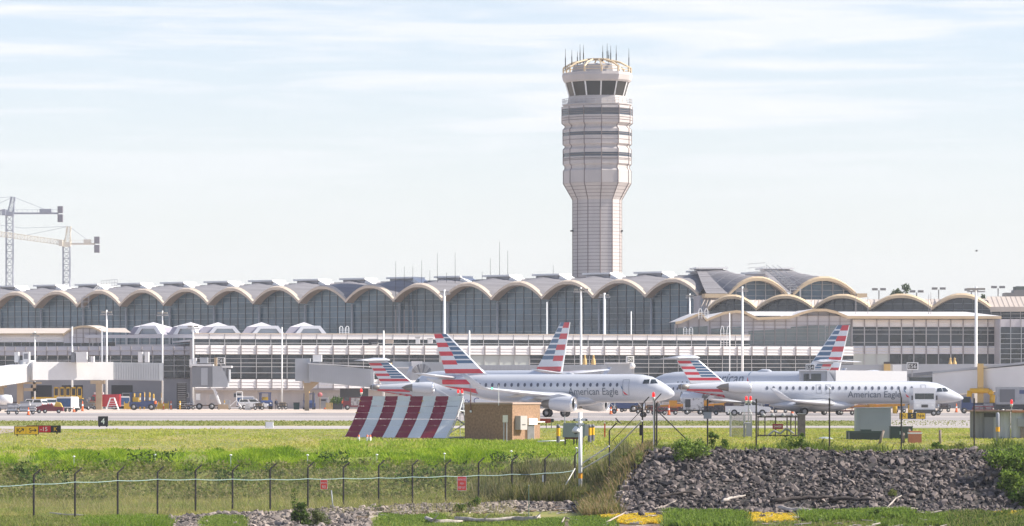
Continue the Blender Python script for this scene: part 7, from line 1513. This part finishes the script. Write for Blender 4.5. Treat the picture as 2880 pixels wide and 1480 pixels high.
for i, (px_, d, w_, h, lab) in enumerate(((2040, 231, .7, .7, 'small weed clump on the crest right of the bright bush'), (2240, 229.8, 1.3, .95, 'dark green clump on the crest below the valve rack'), (2255, 229.6, .3, 1.3, 'thin upright weed on the crest below the stone pillar'), (1770, 236, 1.0, 1.2, 'dark weedy bush between the camera pole and the fence corner'), (1796, 227, .8, .9, 'pale green weed at the left end of the rock bank'), (2650, 231, 1.2, .5, 'low weeds around the lone weathered post'), (2700, 231, 1.0, .55, 'low brownish weeds left of the corrugated shed'), (2510, 221, .4, .45, 'small yellow green plant alone in the rock bank'), (2462, 212.6, .9, .55, 'pale green weed tuft at the end of the long dark logs'), (1300, 226, 1.0, .5, 'low green weed between the shore rocks left of the bleached log'), (1335, 231, .7, .8, 'brown purple weed beside the fence above the bleached log'), (1060, 228, .9, .5, 'grey green weed poking over the shore rocks at the fence'))):
    shrub(lab, px_, d, w_, h, .6, 420, .1, G_bush[:3] if i not in (4, 7, 6) else mats3('pale_weed', ((.22, .26, .08), (.15, .19, .06), (.28, .27, .12))), 'weed_clump', 6, 20+i)
MATS_IVY = mats3('ivy', ((.19, .28, .05), (.11, .18, .035), (.27, .35, .08), (.05, .08, .02)))
shrub('big rounded ivy thicket spilling over the right end of the rock bank', 2850, 224.5, 3.0, 1.5, 6.5, 8500, .14, MATS_IVY, 'thicket', 26, 9); shrub('middle ivy mass hanging down the rock bank at the right edge', 2868, 221.6, 2.2, 1.2, 3.5, 4200, .13, MATS_IVY, 'thicket', 16, 12); shrub('lower dark ivy mass at the right picture edge', 2880, 219.5, 1.8, 1.0, 3.5, 2600, .13, G_bush, 'thicket', 14, 10)
# ---- wood litter
m = MB()
for k in range(620):
    px_ = random.uniform(950, 2850); d = random.uniform(203, 216) if px_ > 1650 else shore_d(px_)-random.uniform(3, 14)
    x = xat(px_, d); L_k = random.uniform(.12, .7); a = random.gauss(0, .5); p = Vector((x, d, gz(x, d)+random.uniform(.02, .16))); m.bar(p, p+Vector((L_k*math.cos(a), L_k*math.sin(a), random.gauss(0, .06))), random.uniform(.012, .04), random.randrange(3), 5)
tag(m.build('wood_litter', [M_drift, M_driftp, mat('litter_brown', (.20, .14, .10), .9)]), kind='stuff')
# ---- distant trees behind the gallery
def tree(label, px0, d, top, w_, n, seed, base=866):
    rs = np.random.default_rng(seed); x = xat(px0, d); h = zat(top, d); t = thing('tree', label, 'tree', (x, d, 0), 0, 'trees beyond the terminal'); w_ = w_*d/F; hb = zat(base, d)*.75
    m = MB(); m.bar((0, 0, 0), (0, 0, hb), .35, 0, 8, .25)
    P = []; 
    for k in range(9):
        c = np.array([rs.uniform(-.5, .5)*w_*.75, rs.uniform(-.5, .5)*w_*.5, hb+(h-hb)*rs.uniform(.25, .88)]); m.bar((0, 0, hb), tuple(c), .12, 0, 5, .04); v = rs.normal(size=(n//9, 3)); v /= np.linalg.norm(v, axis=1)[:, None]; P.append(c+v*rs.uniform(.3, 1.05, n//9)[:, None]*w_*.20)
    m.build('trunk', MATS['twig'], t); link('crown', leafy('crown', np.concatenate(P), mats3('tree_leaf', ((.045, .075, .03), (.025, .045, .02), (.08, .11, .045))), .55, .1), t)
tree('dark round tree showing above the gallery arches at right', 2541, 960, 793, 66, 1400, 3); tree('small tree left half hidden by the gallery roof near the tallest mast', 2757, 960, 818, 24, 400, 4); tree('low dark tree top left of the round tree behind the gold eave', 2490, 960, 829, 26, 300, 5); tree('treetop at the far right edge by the dark roof deck', 2885, 960, 800, 30, 300, 6)
# ---- air
hz = MB().box(-2700, 2700, -700, 3700, -6.3, 92); HZ = bpy.data.materials.new('haze'); HZ.use_nodes = True; hn = HZ.node_tree.nodes; hn.remove(hn['Principled BSDF'])
pv = hn.new('ShaderNodeVolumePrincipled'); pv.inputs['Color'].default_value = (.93, .96, 1, 1); pv.inputs['Density'].default_value = .0001; HZ.node_tree.links.new(pv.outputs[0], hn['Material Output'].inputs['Volume'])
tag(hz.build('haze', HZ), kind='stuff')
